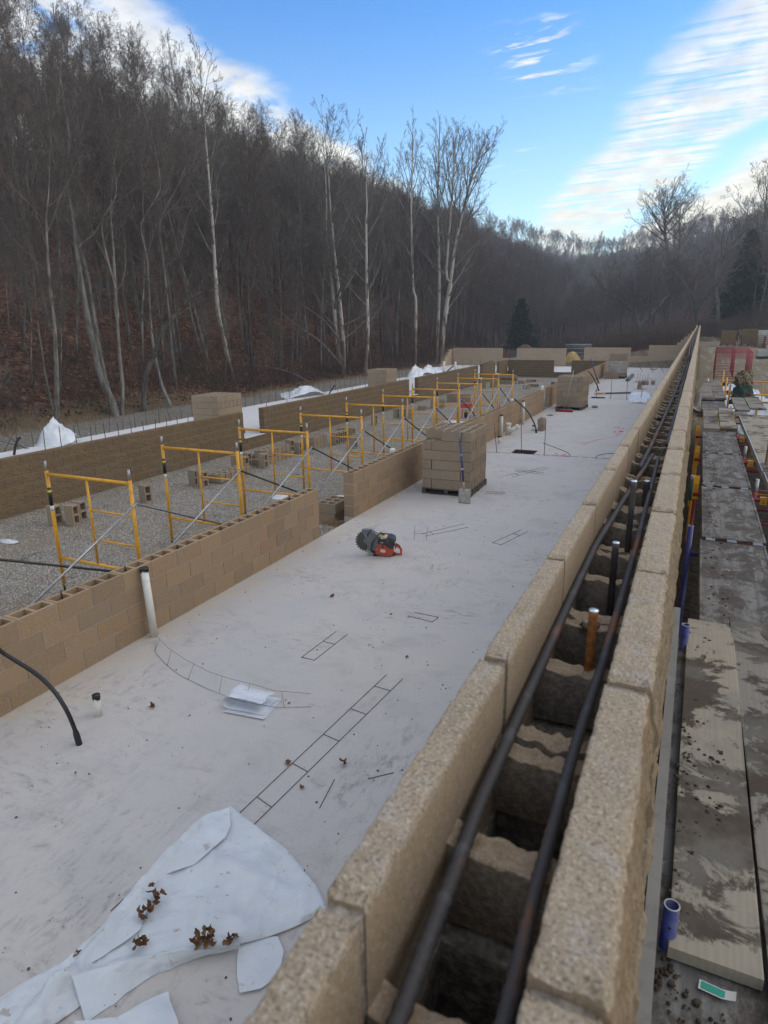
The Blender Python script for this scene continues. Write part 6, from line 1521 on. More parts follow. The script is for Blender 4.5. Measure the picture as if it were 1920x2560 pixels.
# ------------------------------------------------------------------ trees
class Tree:
    """collects tubes quickly; separate trunk and crown"""
    def __init__(s, seed): s.r = random.Random(seed); s.tv = []; s.tf = []; s.cv = []; s.cf = []
    def tube(s, pts, rad, k, trunk=False):
        V_, F_ = (s.tv, s.tf) if trunk else (s.cv, s.cf)
        b = len(V_); n = len(pts)
        t = (pts[-1]-pts[0]).normalized(); a = Vector((1, 0, 0)) if abs(t.x) < .8 else Vector((0, 1, 0))
        nx = t.cross(a).normalized(); ny = t.cross(nx)
        for i, p in enumerate(pts):
            R = rad[i]
            for j in range(k):
                an = 2*PI*j/k; c, d = math.cos(an)*R, math.sin(an)*R
                V_.append((p.x+nx.x*c+ny.x*d, p.y+nx.y*c+ny.y*d, p.z+nx.z*c+ny.z*d))
        for i in range(n-1):
            for j in range(k): a0 = b+i*k+j; a1 = b+i*k+(j+1) % k; F_.append((a0, a1, a1+k, a0+k))
    def branch(s, p, d, L, r0, lev, maxlev, P):
        r = s.r; n = (6, 5, 4, 3)[lev]; pts = [p.copy()]; rad = [r0]; q = p.copy(); dd = d.normalized()
        st = L/n; bend = P['wob'][lev]
        for i in range(n):
            dd = (dd+Vector((r.gauss(0, bend), r.gauss(0, bend), r.gauss(0, bend)+P['up'][lev]))).normalized()
            q = q+dd*st; pts.append(q.copy()); rad.append(max(P['rmin'], r0*(1-.82*(i+1)/n)))
        s.tube(pts, rad, (6, 4, 3, 3)[lev])
        if lev >= maxlev: return
        nc = P['n'][lev]; nc = max(1, int(nc*(.7+.6*r.random())*min(1.4, .4+L/P['Lref'][lev])))
        for c in range(nc):
            f = .22+.78*(c+r.random())/nc; x = min(f*n, n-.001); i = int(x); o = pts[i].lerp(pts[i+1], x-i)
            t = (pts[i+1]-pts[i]).normalized(); az = r.random()*2*PI
            a = Vector((0, 0, 1)) if abs(t.z) < .9 else Vector((1, 0, 0)); nx = t.cross(a).normalized(); ny = t.cross(nx)
            ang = P['ang'][lev]*(.7+.6*r.random()); dv_ = t*math.cos(ang)+(nx*math.cos(az)+ny*math.sin(az))*math.sin(ang)
            s.branch(o, dv_, L*P['ratio'][lev]*(.6+.6*r.random())*(1.1-.55*f), max(P['rmin'], rad[i]*.55), lev+1, maxlev, P)
    def crown(s, trunk, rads, P, f0=.35, n=20, L0=3.2, maxlev=3, ang0=.75):
        r = s.r; seg = [(trunk[i+1]-trunk[i]).length for i in range(len(trunk)-1)]; tot = sum(seg)
        for c in range(n):
            f = f0+(1-f0)*((c+r.random())/n)**.85; d = f*tot; i = 0
            while i < len(seg)-1 and d > seg[i]: d -= seg[i]; i += 1
            o = trunk[i].lerp(trunk[i+1], min(1, d/seg[i])); R = rads[i]+(rads[i+1]-rads[i])*min(1, d/seg[i])
            t = (trunk[i+1]-trunk[i]).normalized(); az = c*2.4+r.random()*1.2
            ang = ang0*(1.35-.75*(f-f0)/(1-f0))*(.8+.4*r.random())
            out = Vector((math.cos(az), math.sin(az), 0)); dv_ = t*math.cos(ang)+out*math.sin(ang)
            x_ = (f-f0)/(1-f0); L = L0*(.62+.5*math.sin(PI*min(1, .15+x_*.9)))*(1-.66*x_**3)*(.65+.6*r.random())
            s.branch(o, dv_, L, max(.012, min(R*.62, L*.016+.008)), 0, maxlev, P)
    def meshes(s, bark, twig):
        out = []
        for nm, V_, F_, mt in (('trunk', s.tv, s.tf, bark), ('crown', s.cv, s.cf, twig)):
            me = bpy.data.meshes.new(nm); me.from_pydata(V_, [], F_); me.materials.append(M[mt]); me.polygons.foreach_set('use_smooth', [True]*len(F_)); out.append(me)
        return out
PF = dict(wob=(.13, .15, .18, .2), up=(.13, .09, .06, .04), rmin=.0065, n=(6, 6, 4), Lref=(2.5, 1.1, .5), ang=(.72, .75, .8), ratio=(.48, .52, .6))
def smooth_path(pts, sub=4):
    P = [Vector(p) for p in pts]; S = []
    for i in range(len(P)-1):
        p0, p1, p2, p3 = P[max(0, i-1)], P[i], P[i+1], P[min(len(P)-1, i+2)]
        for k in range(sub):
            u_ = k/sub; S.append(.5*((2*p1)+(p2-p0)*u_+(2*p0-5*p1+4*p2-p3)*u_*u_+(3*p1-p0-3*p2+p3)*u_**3))
    S.append(P[-1]); return S
def proto(seed, H, lean, fork, P=PF, n=20, L0=3.2, f0=.4, r0=.15, ml=3, ang0=.62):
    T = Tree(seed); r = T.r; pts = [Vector((0, 0, -.4))]; q = Vector((0, 0, 0)); d = Vector((lean*r.uniform(-1, 1), lean*r.uniform(-1, 1), 1))
    N = 9
    for i in range(N): pts.append(q.copy()); d = (d+Vector((r.gauss(0, .05), r.gauss(0, .05), .05))).normalized(); q = q+d*(H/N)
    pts.append(q); rad = [r0*1.15]+[r0*(1-.93*(i/N)**.9) for i in range(N+1)]
    rad = [max(.02, x) for x in rad]; T.tube(pts, rad, 7, True); T.crown(pts, rad, P, f0, n, L0, ml, ang0)
    if fork:
        i = 4; t2 = [pts[i].copy()]; d = Vector((r.choice((-1, 1))*.35, r.uniform(-.3, .3), 1)).normalized(); q = pts[i].copy()
        for k in range(6): d = (d+Vector((r.gauss(0, .06), r.gauss(0, .06), .1))).normalized(); q = q+d*(H*.58/6); t2.append(q.copy())
        r2 = [max(.018, rad[i]*.75*(1-.9*k/6)) for k in range(7)]; T.tube(t2, r2, 6, True); T.crown(t2, r2, P, .25, int(n*.7), L0*.85, ml, ang0)
    return T
protos = []
for k in range(7):
    T = proto(100+k, 13.5+1.2*(k % 3), .10, k % 3 == 1, n=17, L0=3.6, f0=.34+.04*(k % 4), r0=.092+.016*(k % 3))
    protos.append(T.meshes(('bark', 'bark_dark', 'bark_pale', 'bark', 'bark_pale', 'bark_dark', 'bark')[k], 'twig'))
# instances of these stand on the slope: every one of the nearest a tree of its own
def in_view(x, y, z, mx=1.12):
    d = Vector((x, y, z-CAM_H)); f = d.dot(cf_)
    if f < 5: return False
    return abs(d.dot(cr_)/f) < .588*mx and -0.9 < d.dot(cu_)/f < 1.3
def scatter(seed, n, gen, dmin):
    r = random.Random(seed); out = []; cell = {}
    for _ in range(n*6):
        if len(out) >= n: break
        x, y = gen(r); key = (int(x//dmin), int(y//dmin)); ok = True
        for a in (-1, 0, 1):
            for b_ in (-1, 0, 1):
                for (px, py) in cell.get((key[0]+a, key[1]+b_), ()):
                    if (px-x)**2+(py-y)**2 < dmin*dmin: ok = False
        if not ok: continue
        z = terrain(x, y)
        if not in_view(x, y, z+6, 1.25): continue
        cell.setdefault(key, []).append((x, y)); out.append((x, y, z))
    return out
slope = scatter(5, 1250, lambda r: (-24.4-47*r.random()**1.05, 2+205*r.random()), 1.7)
rth = random.Random(55)
slope = [p for p in slope if p[0] > -54 or rth.random() < .34]
valley = scatter(6, 190, lambda r: (-28+50*r.random(), 84+50*r.random()), 2.2)
valley = [p for p in valley if not (-3.5 < p[0] < 3.2 and p[1] < 100)]
rightb = scatter(8, 90, lambda r: (4.5+32*r.random(), 68+60*r.random()), 2.0)
allp = sorted([(math.hypot(p[0], p[1]), 's', p) for p in slope]+[(math.hypot(p[0], p[1])*.9, 'v', p) for p in valley]+[(math.hypot(p[0], p[1])*.9, 'r', p) for p in rightb], key=lambda q: q[0])
NEAR = 270
def plant(p, k, s_, rz, lab, grp, nm='bare_tree'):
    t = thing(nm, lab, 'tree', p, rz, grp); t.scale = (s_, s_, s_*1.0)
    for me, n_ in zip(protos[k], ('trunk', 'crown')): put(n_, me, t)
    return t
rt_ = random.Random(31); rest = []
for i, (d, kind, p) in enumerate(allp):
    k = rt_.randrange(len(protos)); 
    H = 14.5
    s_ = rt_.uniform(.78, 1.12)*(1.0 if kind == 's' else (.62 if kind == 'v' else .52))
    if kind == 's':
        s_ *= .84+.16*min(1, (-p[0]-24)/12)
        if p[0] > -57: s_ = min(s_, (3.3-.405*p[0]-p[2])/14.3*rt_.uniform(.85, 1.12))
        else: s_ = rt_.uniform(.9, 1.15)
    q = (p[0], p[1], p[2]-.1)
    if i < NEAR:
        tone = ('grey', 'dark', 'pale grey', 'grey', 'pale grey', 'dark', 'grey')[k]; fork = 'forked' if k % 3 == 1 else 'straight'
        if kind == 's':
            az = math.degrees(math.atan2(-p[0], p[1])); where = 'at the far left' if az > 49 else ('above the leaning double trunk' if az > 45 else ('above the curved grey tree' if az > 40 else ('around the tall white topped sycamore' if az > 33 else ('above the sycamore pair' if az > 25 else 'right of the sycamore pair'))))
            zone = 'low' if p[0] > -31 else ('halfway up' if p[0] > -46 else 'high'); lab, grp = tone+' '+fork+' tree '+zone+' on the left hillside, '+where, 'bare trees on the left hillside'
        elif kind == 'v': lab, grp = tone+' '+fork+' tree in the valley wood behind the '+('left' if p[0] < -14 else ('middle' if p[0] < -5 else 'right'))+' of the rear wall', 'bare trees beyond the rear wall'
        else: lab, grp = tone+' '+fork+' tree on the right bank '+('behind' if p[1] > 80 else 'near')+' the block stacks', 'bare trees on the right bank'
        plant(q, k, s_, rt_.random()*6.28, lab, grp)
    else: rest.append((q, k, s_, rt_.random()*6.28))
for (x, y, z) in scatter(15, 300, lambda r: (-23.2-24*r.random()**1.3, 5+95*r.random()), 1.0): rest.append(((x, y, z-.1), rt_.randrange(len(protos)), rt_.uniform(.22, .52), rt_.random()*6.28))
def gn_forest(name, pts, label, protos_, mats=None):
    """one object: the rest of a wood, its trees instanced on points"""
    me = bpy.data.meshes.new(name); me.from_pydata([p[0] for p in pts], [], [])
    for an, idx in (('kind_no', 1), ('size', 2), ('turn', 3)):
        a = me.attributes.new(an, 'INT' if an == 'kind_no' else 'FLOAT', 'POINT'); a.data.foreach_set('value', [p[idx] for p in pts])
    o = put(name, me); tag(o, label, None, None, 'stuff')
    ng = bpy.data.node_groups.new('wood_'+name, 'GeometryNodeTree')
    ng.interface.new_socket('Geometry', in_out='INPUT', socket_type='NodeSocketGeometry'); ng.interface.new_socket('Geometry', in_out='OUTPUT', socket_type='NodeSocketGeometry')
    n = ng.nodes; L = ng.links.new; gi = n.new('NodeGroupInput'); go = n.new('NodeGroupOutput')
    g2i = n.new('GeometryNodeGeometryToInstance')
    for pr in reversed(protos_):
        j = n.new('GeometryNodeJoinGeometry')
        for ob in pr:
            oi = n.new('GeometryNodeObjectInfo'); oi.inputs['Object'].default_value = ob; oi.transform_space = 'ORIGINAL'; L(oi.outputs['Geometry'], j.inputs[0])
        gg = n.new('GeometryNodeGeometryToInstance'); L(j.outputs[0], gg.inputs[0]); pr_out = gg.outputs[0]
        if 'jj' not in locals(): jj = n.new('GeometryNodeJoinGeometry')
        L(pr_out, jj.inputs[0])
    ip = n.new('GeometryNodeInstanceOnPoints'); ip.inputs['Pick Instance'].default_value = True
    def attr(nm, ty): a = n.new('GeometryNodeInputNamedAttribute'); a.data_type = ty; a.inputs['Name'].default_value = nm; return a.outputs[0]
    cx = n.new('ShaderNodeCombineXYZ'); L(attr('turn', 'FLOAT'), cx.inputs[2])
    L(gi.outputs[0], ip.inputs['Points']); L(jj.outputs[0], ip.inputs['Instance']); L(attr('kind_no', 'INT'), ip.inputs['Instance Index']); L(cx.outputs[0], ip.inputs['Rotation']); L(attr('size', 'FLOAT'), ip.inputs['Scale'])
    L(ip.outputs[0], go.inputs[0]); md = o.modifiers.new('trees', 'NODES'); md.node_group = ng; return o
# find one planted tree of every prototype to instance from
src = []
for k in range(len(protos)):
    tr = next(o for o in COL.objects if o.data == protos[k][0]); cr2 = next(o for o in COL.objects if o.data == protos[k][1]); src.append((tr, cr2))
gn_forest('hillside_wood', rest, 'the rest of the bare wood on the hillside and in the valley', src)
# far hill: many small simple trees
PFAR = dict(wob=(.13, .15, .18, .2), up=(.12, .08, .05, .03), rmin=.022, n=(6, 4, 3), Lref=(2.5, 1.1, .5), ang=(.65, .7, .8), ratio=(.5, .55, .6))
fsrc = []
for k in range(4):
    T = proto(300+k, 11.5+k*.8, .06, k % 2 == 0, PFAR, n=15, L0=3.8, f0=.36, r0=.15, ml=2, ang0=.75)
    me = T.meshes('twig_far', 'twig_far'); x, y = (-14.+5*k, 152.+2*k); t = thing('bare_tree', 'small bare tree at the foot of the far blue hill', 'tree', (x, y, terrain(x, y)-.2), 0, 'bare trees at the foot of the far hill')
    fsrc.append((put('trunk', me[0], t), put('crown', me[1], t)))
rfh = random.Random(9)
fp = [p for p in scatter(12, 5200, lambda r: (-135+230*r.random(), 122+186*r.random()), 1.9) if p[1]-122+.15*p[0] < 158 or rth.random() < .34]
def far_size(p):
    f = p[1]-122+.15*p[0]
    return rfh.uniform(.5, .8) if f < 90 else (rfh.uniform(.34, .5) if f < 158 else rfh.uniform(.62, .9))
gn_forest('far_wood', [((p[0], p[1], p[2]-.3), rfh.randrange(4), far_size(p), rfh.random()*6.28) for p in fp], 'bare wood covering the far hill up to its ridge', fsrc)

# ---- trees one can pick out: traced trunks in the round
def hero(nm, label, trunks, r0, bark, twig, seed, n=20, L0=3., f0=.3, P=PF, ml=3, ang0=.6, top=None, group=None):
    base = Vector(trunks[0][0]); t = thing('bare_tree' if nm is None else nm, label, 'tree', base, 0, group); T = Tree(seed)
    for q, tk in enumerate(trunks):
        pts = smooth_path([Vector(p)-base for p in tk], 4); pts[0].z -= .3; N = len(pts)-1
        # depth wander so that the stems are not in one plane
        off = 0; rr = T.r
        for i in range(1, N+1): off += rr.gauss(0, .03); v_ = Vector(tk[0]); v_.z = 0; v_.normalize(); pts[i] += v_*off
        if top: 
            d = (pts[-1]-pts[-3]).normalized()
            for k in range(4): pts.append(pts[-1]+(d+Vector((rr.gauss(0, .08), rr.gauss(0, .08), .2))).normalized()*top/4)
            N = len(pts)-1
        rr0 = r0*(1 if q == 0 else .85); rad = [max(.016, rr0*(1-.93*(i/N)**.95)) for i in range(N+1)]; rad[0] *= 1.25
        T.tube(pts, rad, 9, True); T.crown(pts, rad, P, f0, n, L0, ml, ang0)
    for me, n_ in zip(T.meshes(bark, twig), ('trunk', 'crown')): put(n_, me, t)
    return t
PS = dict(PF); PS.update(up=(.075, .06, .05, .03), n=(5, 4, 3), rmin=.008, wob=(.07, .11, .15, .2), ang=(.55, .6, .7))
HT = {
'h1a': [[-22.13, 20.4, -0.25], [-22.23, 20.3, 0.54], [-22.42, 20.09, 1.36], [-22.5, 20.0, 2.9], [-22.58, 19.92, 4.7], [-22.6, 19.89, 6.43], [-22.58, 19.91, 7.27], [-22.62, 19.87, 8.73], [-22.44, 20.06, 10.1], [-22.43, 20.08, 11.19]],
'h1b': [[-22.3, 20.5, -0.25], [-22.68, 20.54, 1.32], [-22.74, 20.48, 2.66], [-22.76, 20.46, 4.27], [-22.81, 20.4, 5.75], [-22.92, 20.28, 7.08], [-22.78, 20.44, 8.76], [-22.15, 21.12, 10.13]],
'h2': [[-22.21, 20.76, -0.25], [-22.08, 20.89, 0.97], [-22.07, 20.91, 2.17], [-22.02, 20.96, 3.58], [-21.97, 21.01, 5.08], [-22.06, 20.91, 5.84], [-22.12, 20.86, 7.35], [-21.68, 21.32, 8.38], [-21.64, 21.37, 9.64]],
'h2b': [[-22.0, 20.96, 4.1], [-21.95, 21.05, 5.5], [-21.90, 21.1, 6.6], [-21.85, 21.15, 8.0], [-21.6, 21.3, 9.4]],
'h3': [[-21.89, 23.48, -0.25], [-22.13, 23.25, 0.77], [-22.25, 23.14, 2.07], [-22.28, 23.11, 3.58], [-22.19, 23.2, 6.24], [-22.25, 23.14, 7.64], [-21.59, 23.75, 9.02], [-21.62, 23.73, 10.53]],
'h4a': [[-22.2, 22.06, -0.26], [-22.08, 22.18, 1.11], [-21.73, 22.54, 2.2], [-21.45, 22.81, 3.18], [-21.34, 22.93, 4.29], [-21.16, 23.11, 4.91], [-20.8, 23.47, 5.73], [-20.33, 23.94, 6.21]],
'h4b': [[-21.45, 22.81, 3.18], [-21.11, 23.16, 3.66], [-20.65, 23.62, 4.39], [-19.92, 24.36, 4.97]],
'h5': [[-23.91, 26.1, 0.48], [-23.94, 26.08, 2.48], [-23.92, 26.1, 4.42], [-23.94, 26.08, 6.82], [-23.92, 26.09, 8.11], [-23.18, 26.78, 9.84]],
'h6': [[-22.84, 18.03, -0.17], [-22.72, 18.18, 1.18], [-22.59, 18.35, 3.37], [-22.55, 18.4, 5.06], [-22.45, 18.53, 7.1], [-22.32, 18.69, 8.04]],
'h7': [[-24.53, 31.6, 0.2], [-24.95, 31.27, 3.6], [-24.98, 31.25, 5.48], [-24.96, 31.26, 7.01], [-24.93, 31.28, 8.51], [-24.93, 31.29, 10.74], [-24.94, 31.28, 13.43], [-24.95, 31.27, 15.37], [-24.91, 31.3, 17.25]],
'h8a': [[-23.75, 43.43, -0.22], [-24.01, 43.29, 2.77], [-24.16, 43.21, 5.18], [-24.31, 43.13, 7.53], [-24.45, 43.05, 9.81], [-24.37, 43.09, 11.92], [-24.47, 43.04, 15.49]],
'h8b': [[-23.69, 43.58, -0.23], [-23.63, 43.61, 1.94], [-23.83, 43.5, 5.58], [-24.05, 43.38, 8.3], [-24.13, 43.34, 10.19], [-24.18, 43.31, 10.76], [-24.29, 43.25, 14.1], [-24.58, 43.09, 17.59]],
'h9': [[-21.77, 43.34, -0.26], [-21.54, 43.46, 3.15], [-21.56, 43.45, 6.28], [-21.53, 43.46, 10.03], [-21.47, 43.49, 11.01], [-21.5, 43.48, 13.3]],
'h10': [[-23.69, 57.51, -0.23], [-23.63, 57.54, 5.31], [-23.87, 57.44, 6.82], [-24.0, 57.39, 13.14], [-23.87, 57.44, 18.21]],
'h11a': [[-23.09, 61.4, -0.22], [-22.87, 61.49, 5.39], [-22.91, 61.47, 9.52], [-23.05, 61.42, 13.62], [-22.96, 61.45, 20.07]],
'h11b': [[-21.94, 59.59, -0.25], [-21.53, 59.74, 4.63], [-21.14, 59.89, 6.92], [-21.51, 59.75, 7.84], [-21.2, 59.86, 13.26], [-20.91, 59.97, 18.77]],
'h11c': [[-21.53, 59.74, 4.63], [-21.05, 59.92, 7.98], [-20.77, 60.02, 10.38], [-19.71, 60.41, 15.09], [-18.75, 60.77, 17.98]]}
hero(None, 'thick pale grey leaning tree with a twisted double trunk by the yard edge', [HT['h1a'], HT['h1b']], .155, 'bark_pale', 'twig', 1, 12, 2.6, .4, top=3.5)
hero(None, 'slender light grey forked tree just right of the leaning double trunk', [HT['h2'], HT['h2b']], .09, 'bark_pale', 'twig', 2, 12, 2.2, .35, top=2.5)
hero(None, 'smooth grey tree with a curved foot leaning left, at the edge of the gravel yard', [HT['h3']], .09, 'bark_pale', 'twig', 3, 14, 2.6, .4, top=4)
hero(None, 'dark tree with crooked forked limbs crossing the curved grey tree', [HT['h4a'], HT['h4b']], .135, 'bark_dark', 'bark_dark', 4, 9, 2.2, .3, ang0=.8)
hero(None, 'grey straight tree right of the dark crooked tree', [HT['h5']], .10, 'bark_pale', 'twig', 5, 16, 3., .4, top=4.5)
hero(None, 'dark straight tree at the left behind the near white bag', [HT['h6']], .11, 'bark', 'twig', 6, 16, 3., .35, top=5)
hero(None, 'tall sycamore with a white upper trunk rising above the left slope', [HT['h7']], .15, 'syc', 'bark_pale', 7, 18, 3.6, .34, PS)
hero(None, 'pair of white and pink sycamore trunks behind the middle of the left slab', [HT['h8a'], HT['h8b']], .20, 'syc', 'bark_pale', 8, 22, 4.8, .16, PS, ang0=.8)
hero(None, 'single pinkish sycamore trunk right of the sycamore pair', [HT['h9']], .15, 'syc', 'bark_pale', 9, 20, 4.0, .22, PS, top=2.0)
hero(None, 'slim white sycamore left of the big many stemmed one', [HT['h10']], .17, 'syc', 'bark_pale', 10, 26, 3.6, .3, PS, top=2.0, ang0=.5)
hero(None, 'large white sycamore with several stems fanning into the sky', [HT['h11b'], HT['h11a'], HT['h11c']], .23, 'syc', 'bark_pale', 11, 26, 4.6, .22, PS, top=.9, ang0=.6)
PW = dict(PF); PW.update(up=(.06, .06, .04, .02), ang=(.7, .7, .8), rmin=.009, n=(5, 5, 3))
b12 = (-6.49, 89.77, .6)
hero(None, 'wide low branching tree with a pale foot behind the rear wall', [[b12, [-6.9, 89.73, 2.95], [-7.87, 89.67, 4.8], [-10.36, 89.0, 6.68], [-12.49, 88.8, 8.6]], [[-6.9, 89.73, 2.95], [-6.36, 89.9, 3.86], [-6.34, 90.5, 7.46], [-6.75, 91, 10.6]], [[-6.9, 89.73, 2.95], [-5.3, 90.2, 4.6], [-3.6, 91, 7.2], [-2.8, 91.5, 9.6]]], .36, 'bark_pale', 'twig', 12, 22, 4.6, .15, PW, ang0=.7)
hero(None, 'tall dark tree with a fan crown rising into the sky', [[(-3.87, 99.93, 1.3), (-4.0, 99.92, 4.), (-4.08, 99.92, 7.0), (-3.83, 99.93, 9.83), (-3.57, 99.94, 12.4), (-3.9, 99.93, 16.)], [(-3.83, 99.93, 9.83), (-5.2, 100, 13), (-5.9, 100, 17)]], .36, 'bark', 'twig_far', 13, 34, 5.2, .38, PW, ang0=.85, top=2.)
hero(None, 'dark stumpy tree with a forked limb above the end of the long wall', [[(-.45, 80., 1.6), (-.5, 80, 3.7), (-1.0, 80, 5.8), (-1.67, 80, 7.3)], [(-.7, 80, 4.6), (.6, 80.4, 6.4), (1.5, 81, 8.)]], .26, 'bark_dark', 'twig', 14, 16, 3.4, .3, PW, top=2)
hero(None, 'grey twisted tree left of the large evergreen', [[(1.9, 85, 1.8), (1.5, 85, 5.), (.96, 85, 8.1), (1.73, 85, 10.3), (2.6, 85, 12.)]], .26, 'bark_pale', 'twig', 15, 22, 4.2, .3, PW, top=2.5)
hero(None, 'tall bare tree rising at the right edge behind the evergreen', [[(6.3, 92, 3.), (5.9, 92, 8.), (5.4, 92, 13.), (5.2, 92, 17.)]], .22, 'bark', 'twig', 16, 24, 4.4, .35, PW, top=3)
# fallen and leaning stems at the edge of the wood
def stem(pts, r0, label, seed, mat='bark_pale', n=7, L0=1.1):
    base = Vector(pts[0]); t = thing('leaning_stem', label, 'tree', base); T = Tree(seed); P_ = smooth_path([Vector(p)-base for p in pts], 4); rad = [max(.008, r0*(1-.9*i/len(P_))) for i in range(len(P_))]
    T.tube(P_, rad, 6, True); T.crown(P_, rad, PF, .4, n, L0, 2, .7)
    for me, n_ in zip(T.meshes(mat, mat), ('trunk', 'crown')): put(n_, me, t)
stem([(-23.6, 43.3, .4), (-24.6, 42.0, 2.2), (-26.2, 40., 4.), (-27.6, 38.3, 6.2), (-28.4, 37., 8.)], .085, 'long pale limb sloping left from the foot of the sycamore pair', 61, L0=1.6)
stem([(-23.7, 43.3, 2.2), (-24.4, 42.4, 3.6), (-25.6, 41., 4.9), (-27.2, 39., 6.6), (-28.6, 37.6, 9.)], .07, 'upper pale limb sloping left from the sycamore pair', 62, L0=1.8)
stem([(-22.6, 37.0, -.2), (-23.4, 36.2, .45), (-24.6, 34.9, .95), (-26.0, 33.6, 1.05)], .045, 'thin stem arching low over the yard edge left of the sycamore pair', 63, L0=.6)
stem([(-22.9, 15.6, -.1), (-22.7, 15.2, 1.0), (-22.4, 15.0, 1.6), (-21.9, 14.9, 1.75)], .05, 'crooked pale sapling at the far left edge of the yard', 64, L0=1.4, n=10)
# evergreens
def evergreen(x, y, z, H, R, label, seed, nb=190):
    t = thing('evergreen', label, 'tree', (x, y, z)); T = Tree(seed); r = T.r
    T.tube([Vector((0, 0, -.3)), Vector((0, 0, H*.5)), Vector((0, 0, H))], [.03*H*.6, .02*H*.5, .01], 6, True)
    V_, F_ = T.cv, T.cf
    for b_ in range(nb):
        f = .10+.9*(b_/nb)**1.05; zz = H*f; L = R*(1-f)**.75*(.55+.6*r.random())*(.6+.4*min(1, f*5))+.12; az = b_*2.4+r.random(); d = Vector((math.cos(az), math.sin(az), .15+.3*f)); d.normalize()
        n = max(5, int(26*L/R))
        p0 = Vector((0, 0, zz)); T.tube([p0, p0+d*L*.6, p0+d*L], [.02, .012, .006], 3)
        for k in range(n):
            g = .25+.75*r.random(); c = p0+d*(L*g)+Vector((r.gauss(0, .08*L), r.gauss(0, .08*L), r.gauss(0, .06*L)-.06*g*g*L))
            for q in range(5):
                dd = (d+Vector((r.gauss(0, .7), r.gauss(0, .7), r.gauss(0, .45)))).normalized(); l = (.05+.06*r.random())*H*.45; wv = dd.cross(Vector((r.gauss(0, 1), r.gauss(0, 1), r.gauss(0, 1)))).normalized()*l*.17; i0 = len(V_)
                a, b2 = c, c+dd*l; m_ = (a+b2)/2
                V_.extend([tuple(a), tuple(m_+wv), tuple(b2), tuple(m_-wv)]); F_.append((i0, i0+1, i0+2, i0+3))
    for me, n_ in zip(T.meshes('bark_dark', 'needle'), ('trunk', 'crown')): me.polygons.foreach_set('use_smooth', [False]*len(me.polygons)); put(n_, me, t)
evergreen(-18.35, 75.8, -.1, 6.0, 2.3, 'small round dark evergreen behind the gap in the rear wall', 1)
evergreen(4.1, 88., 2.2, 10.6, 3.4, 'large dark evergreen on the bank at the right edge', 2, 260)

# ---- undergrowth
def brush(name, spots, label, hmin, hmax, mat, seed):
    V_, F_ = [], []; r = random.Random(seed)
    T = Tree(seed)
    for (x, y, z) in spots:
        for k in range(r.randint(3, 6)):
            h = r.uniform(hmin, hmax); a = r.random()*6.28; tl = r.uniform(.1, .55); p = Vector((x+r.gauss(0, .3), y+r.gauss(0, .3), z-.05)); d = Vector((math.cos(a)*tl, math.sin(a)*tl, 1)).normalized()
            q1 = p+d*h*.5+Vector((r.gauss(0, .06), r.gauss(0, .06), 0))*h; q2 = p+d*h+Vector((r.gauss(0, .12), r.gauss(0, .12), -.05*h))*1.0
            T.tube([p, q1, q2], [.010, .0075, .004], 3)
            for m_ in range(3):
                f = r.uniform(.35, .95); o = p.lerp(q2, f); dd = (d+Vector((r.gauss(0, .6), r.gauss(0, .6), r.gauss(0, .3)))).normalized(); T.tube([o, o+dd*h*.22, o+dd*h*.4+Vector((0, 0, -.02))], [.006, .005, .003], 3)
    me = T.meshes(mat, mat)[1]; me.name = name
    o = put(name, me); tag(o, label, None, None, 'stuff')
rb = random.Random(17); sp_ = []
for i in range(1500):
    y = 8+80*rb.random(); x = -23.0-.08*max(0, y-60)-abs(rb.gauss(0, 2.4)); sp_.append((x, y, terrain(x, y)))
brush('undergrowth', sp_, 'thin brown brush along the foot of the left hillside', .4, 1.7, 'brush', 3)
sp_ = []
for i in range(700): x = -20+24*rb.random(); y = 80+10*rb.random()+rb.gauss(0, 2); sp_.append((x, y, terrain(x, y)))
for i in range(420): x = -8+7.3*rb.random(); y = 57+14*rb.random(); sp_.append((x, y, terrain(x, y)))
for i in range(500): x = -1+4.5*rb.random()**.8; y = 68+16*rb.random(); sp_.append((x, y, terrain(x, y))) if abs(x-1.0) > 1.0 else None
for i in range(450): x = 3.4+9*rb.random(); y = 62+22*rb.random(); sp_.append((x, y, terrain(x, y)))
brush('valley_brush', sp_, 'reddish brown brush behind the rear wall and on the bank', .6, 2.0, 'brush', 4)
# leaves lying on the slope
def litter():
    r = random.Random(23); V_, F_ = [], []
    for i in range(26000):
        y = 6+62*r.random()**1.1; x = -22.6-.06*max(0, y-60)-16*r.random()**1.3; z = terrain(x, y)+.03+.12*r.random()*min(1, (-22-x)/4); s_ = .05+.05*r.random()
        a = Vector((r.gauss(0, 1), r.gauss(0, 1), r.gauss(0, .5))).normalized(); b_ = a.cross(Vector((r.gauss(0, 1), r.gauss(0, 1), 2))).normalized(); c = Vector((x, y, z)); i0 = len(V_)
        V_.extend([tuple(c+a*s_), tuple(c+b_*s_*.7), tuple(c-a*s_), tuple(c-b_*s_*.7)]); F_.append((i0, i0+1, i0+2, i0+3))
    me = bpy.data.meshes.new('leaf_litter'); me.from_pydata(V_, [], F_)
    m, t, b = new_mat('litter_leaf', .9, .1); rr = t.add('ShaderNodeNewGeometry').outputs['Random Per Island']
    t.put(b.inputs['Base Color'], t.mix(t.ramp(rr, .0, 1.0), (.06, .034, .024), (.23, .125, .075))); me.materials.append(m)
    o = put('leaf_litter', me); tag(o, 'fallen reddish brown leaves on the left hillside', None, None, 'stuff')
litter()
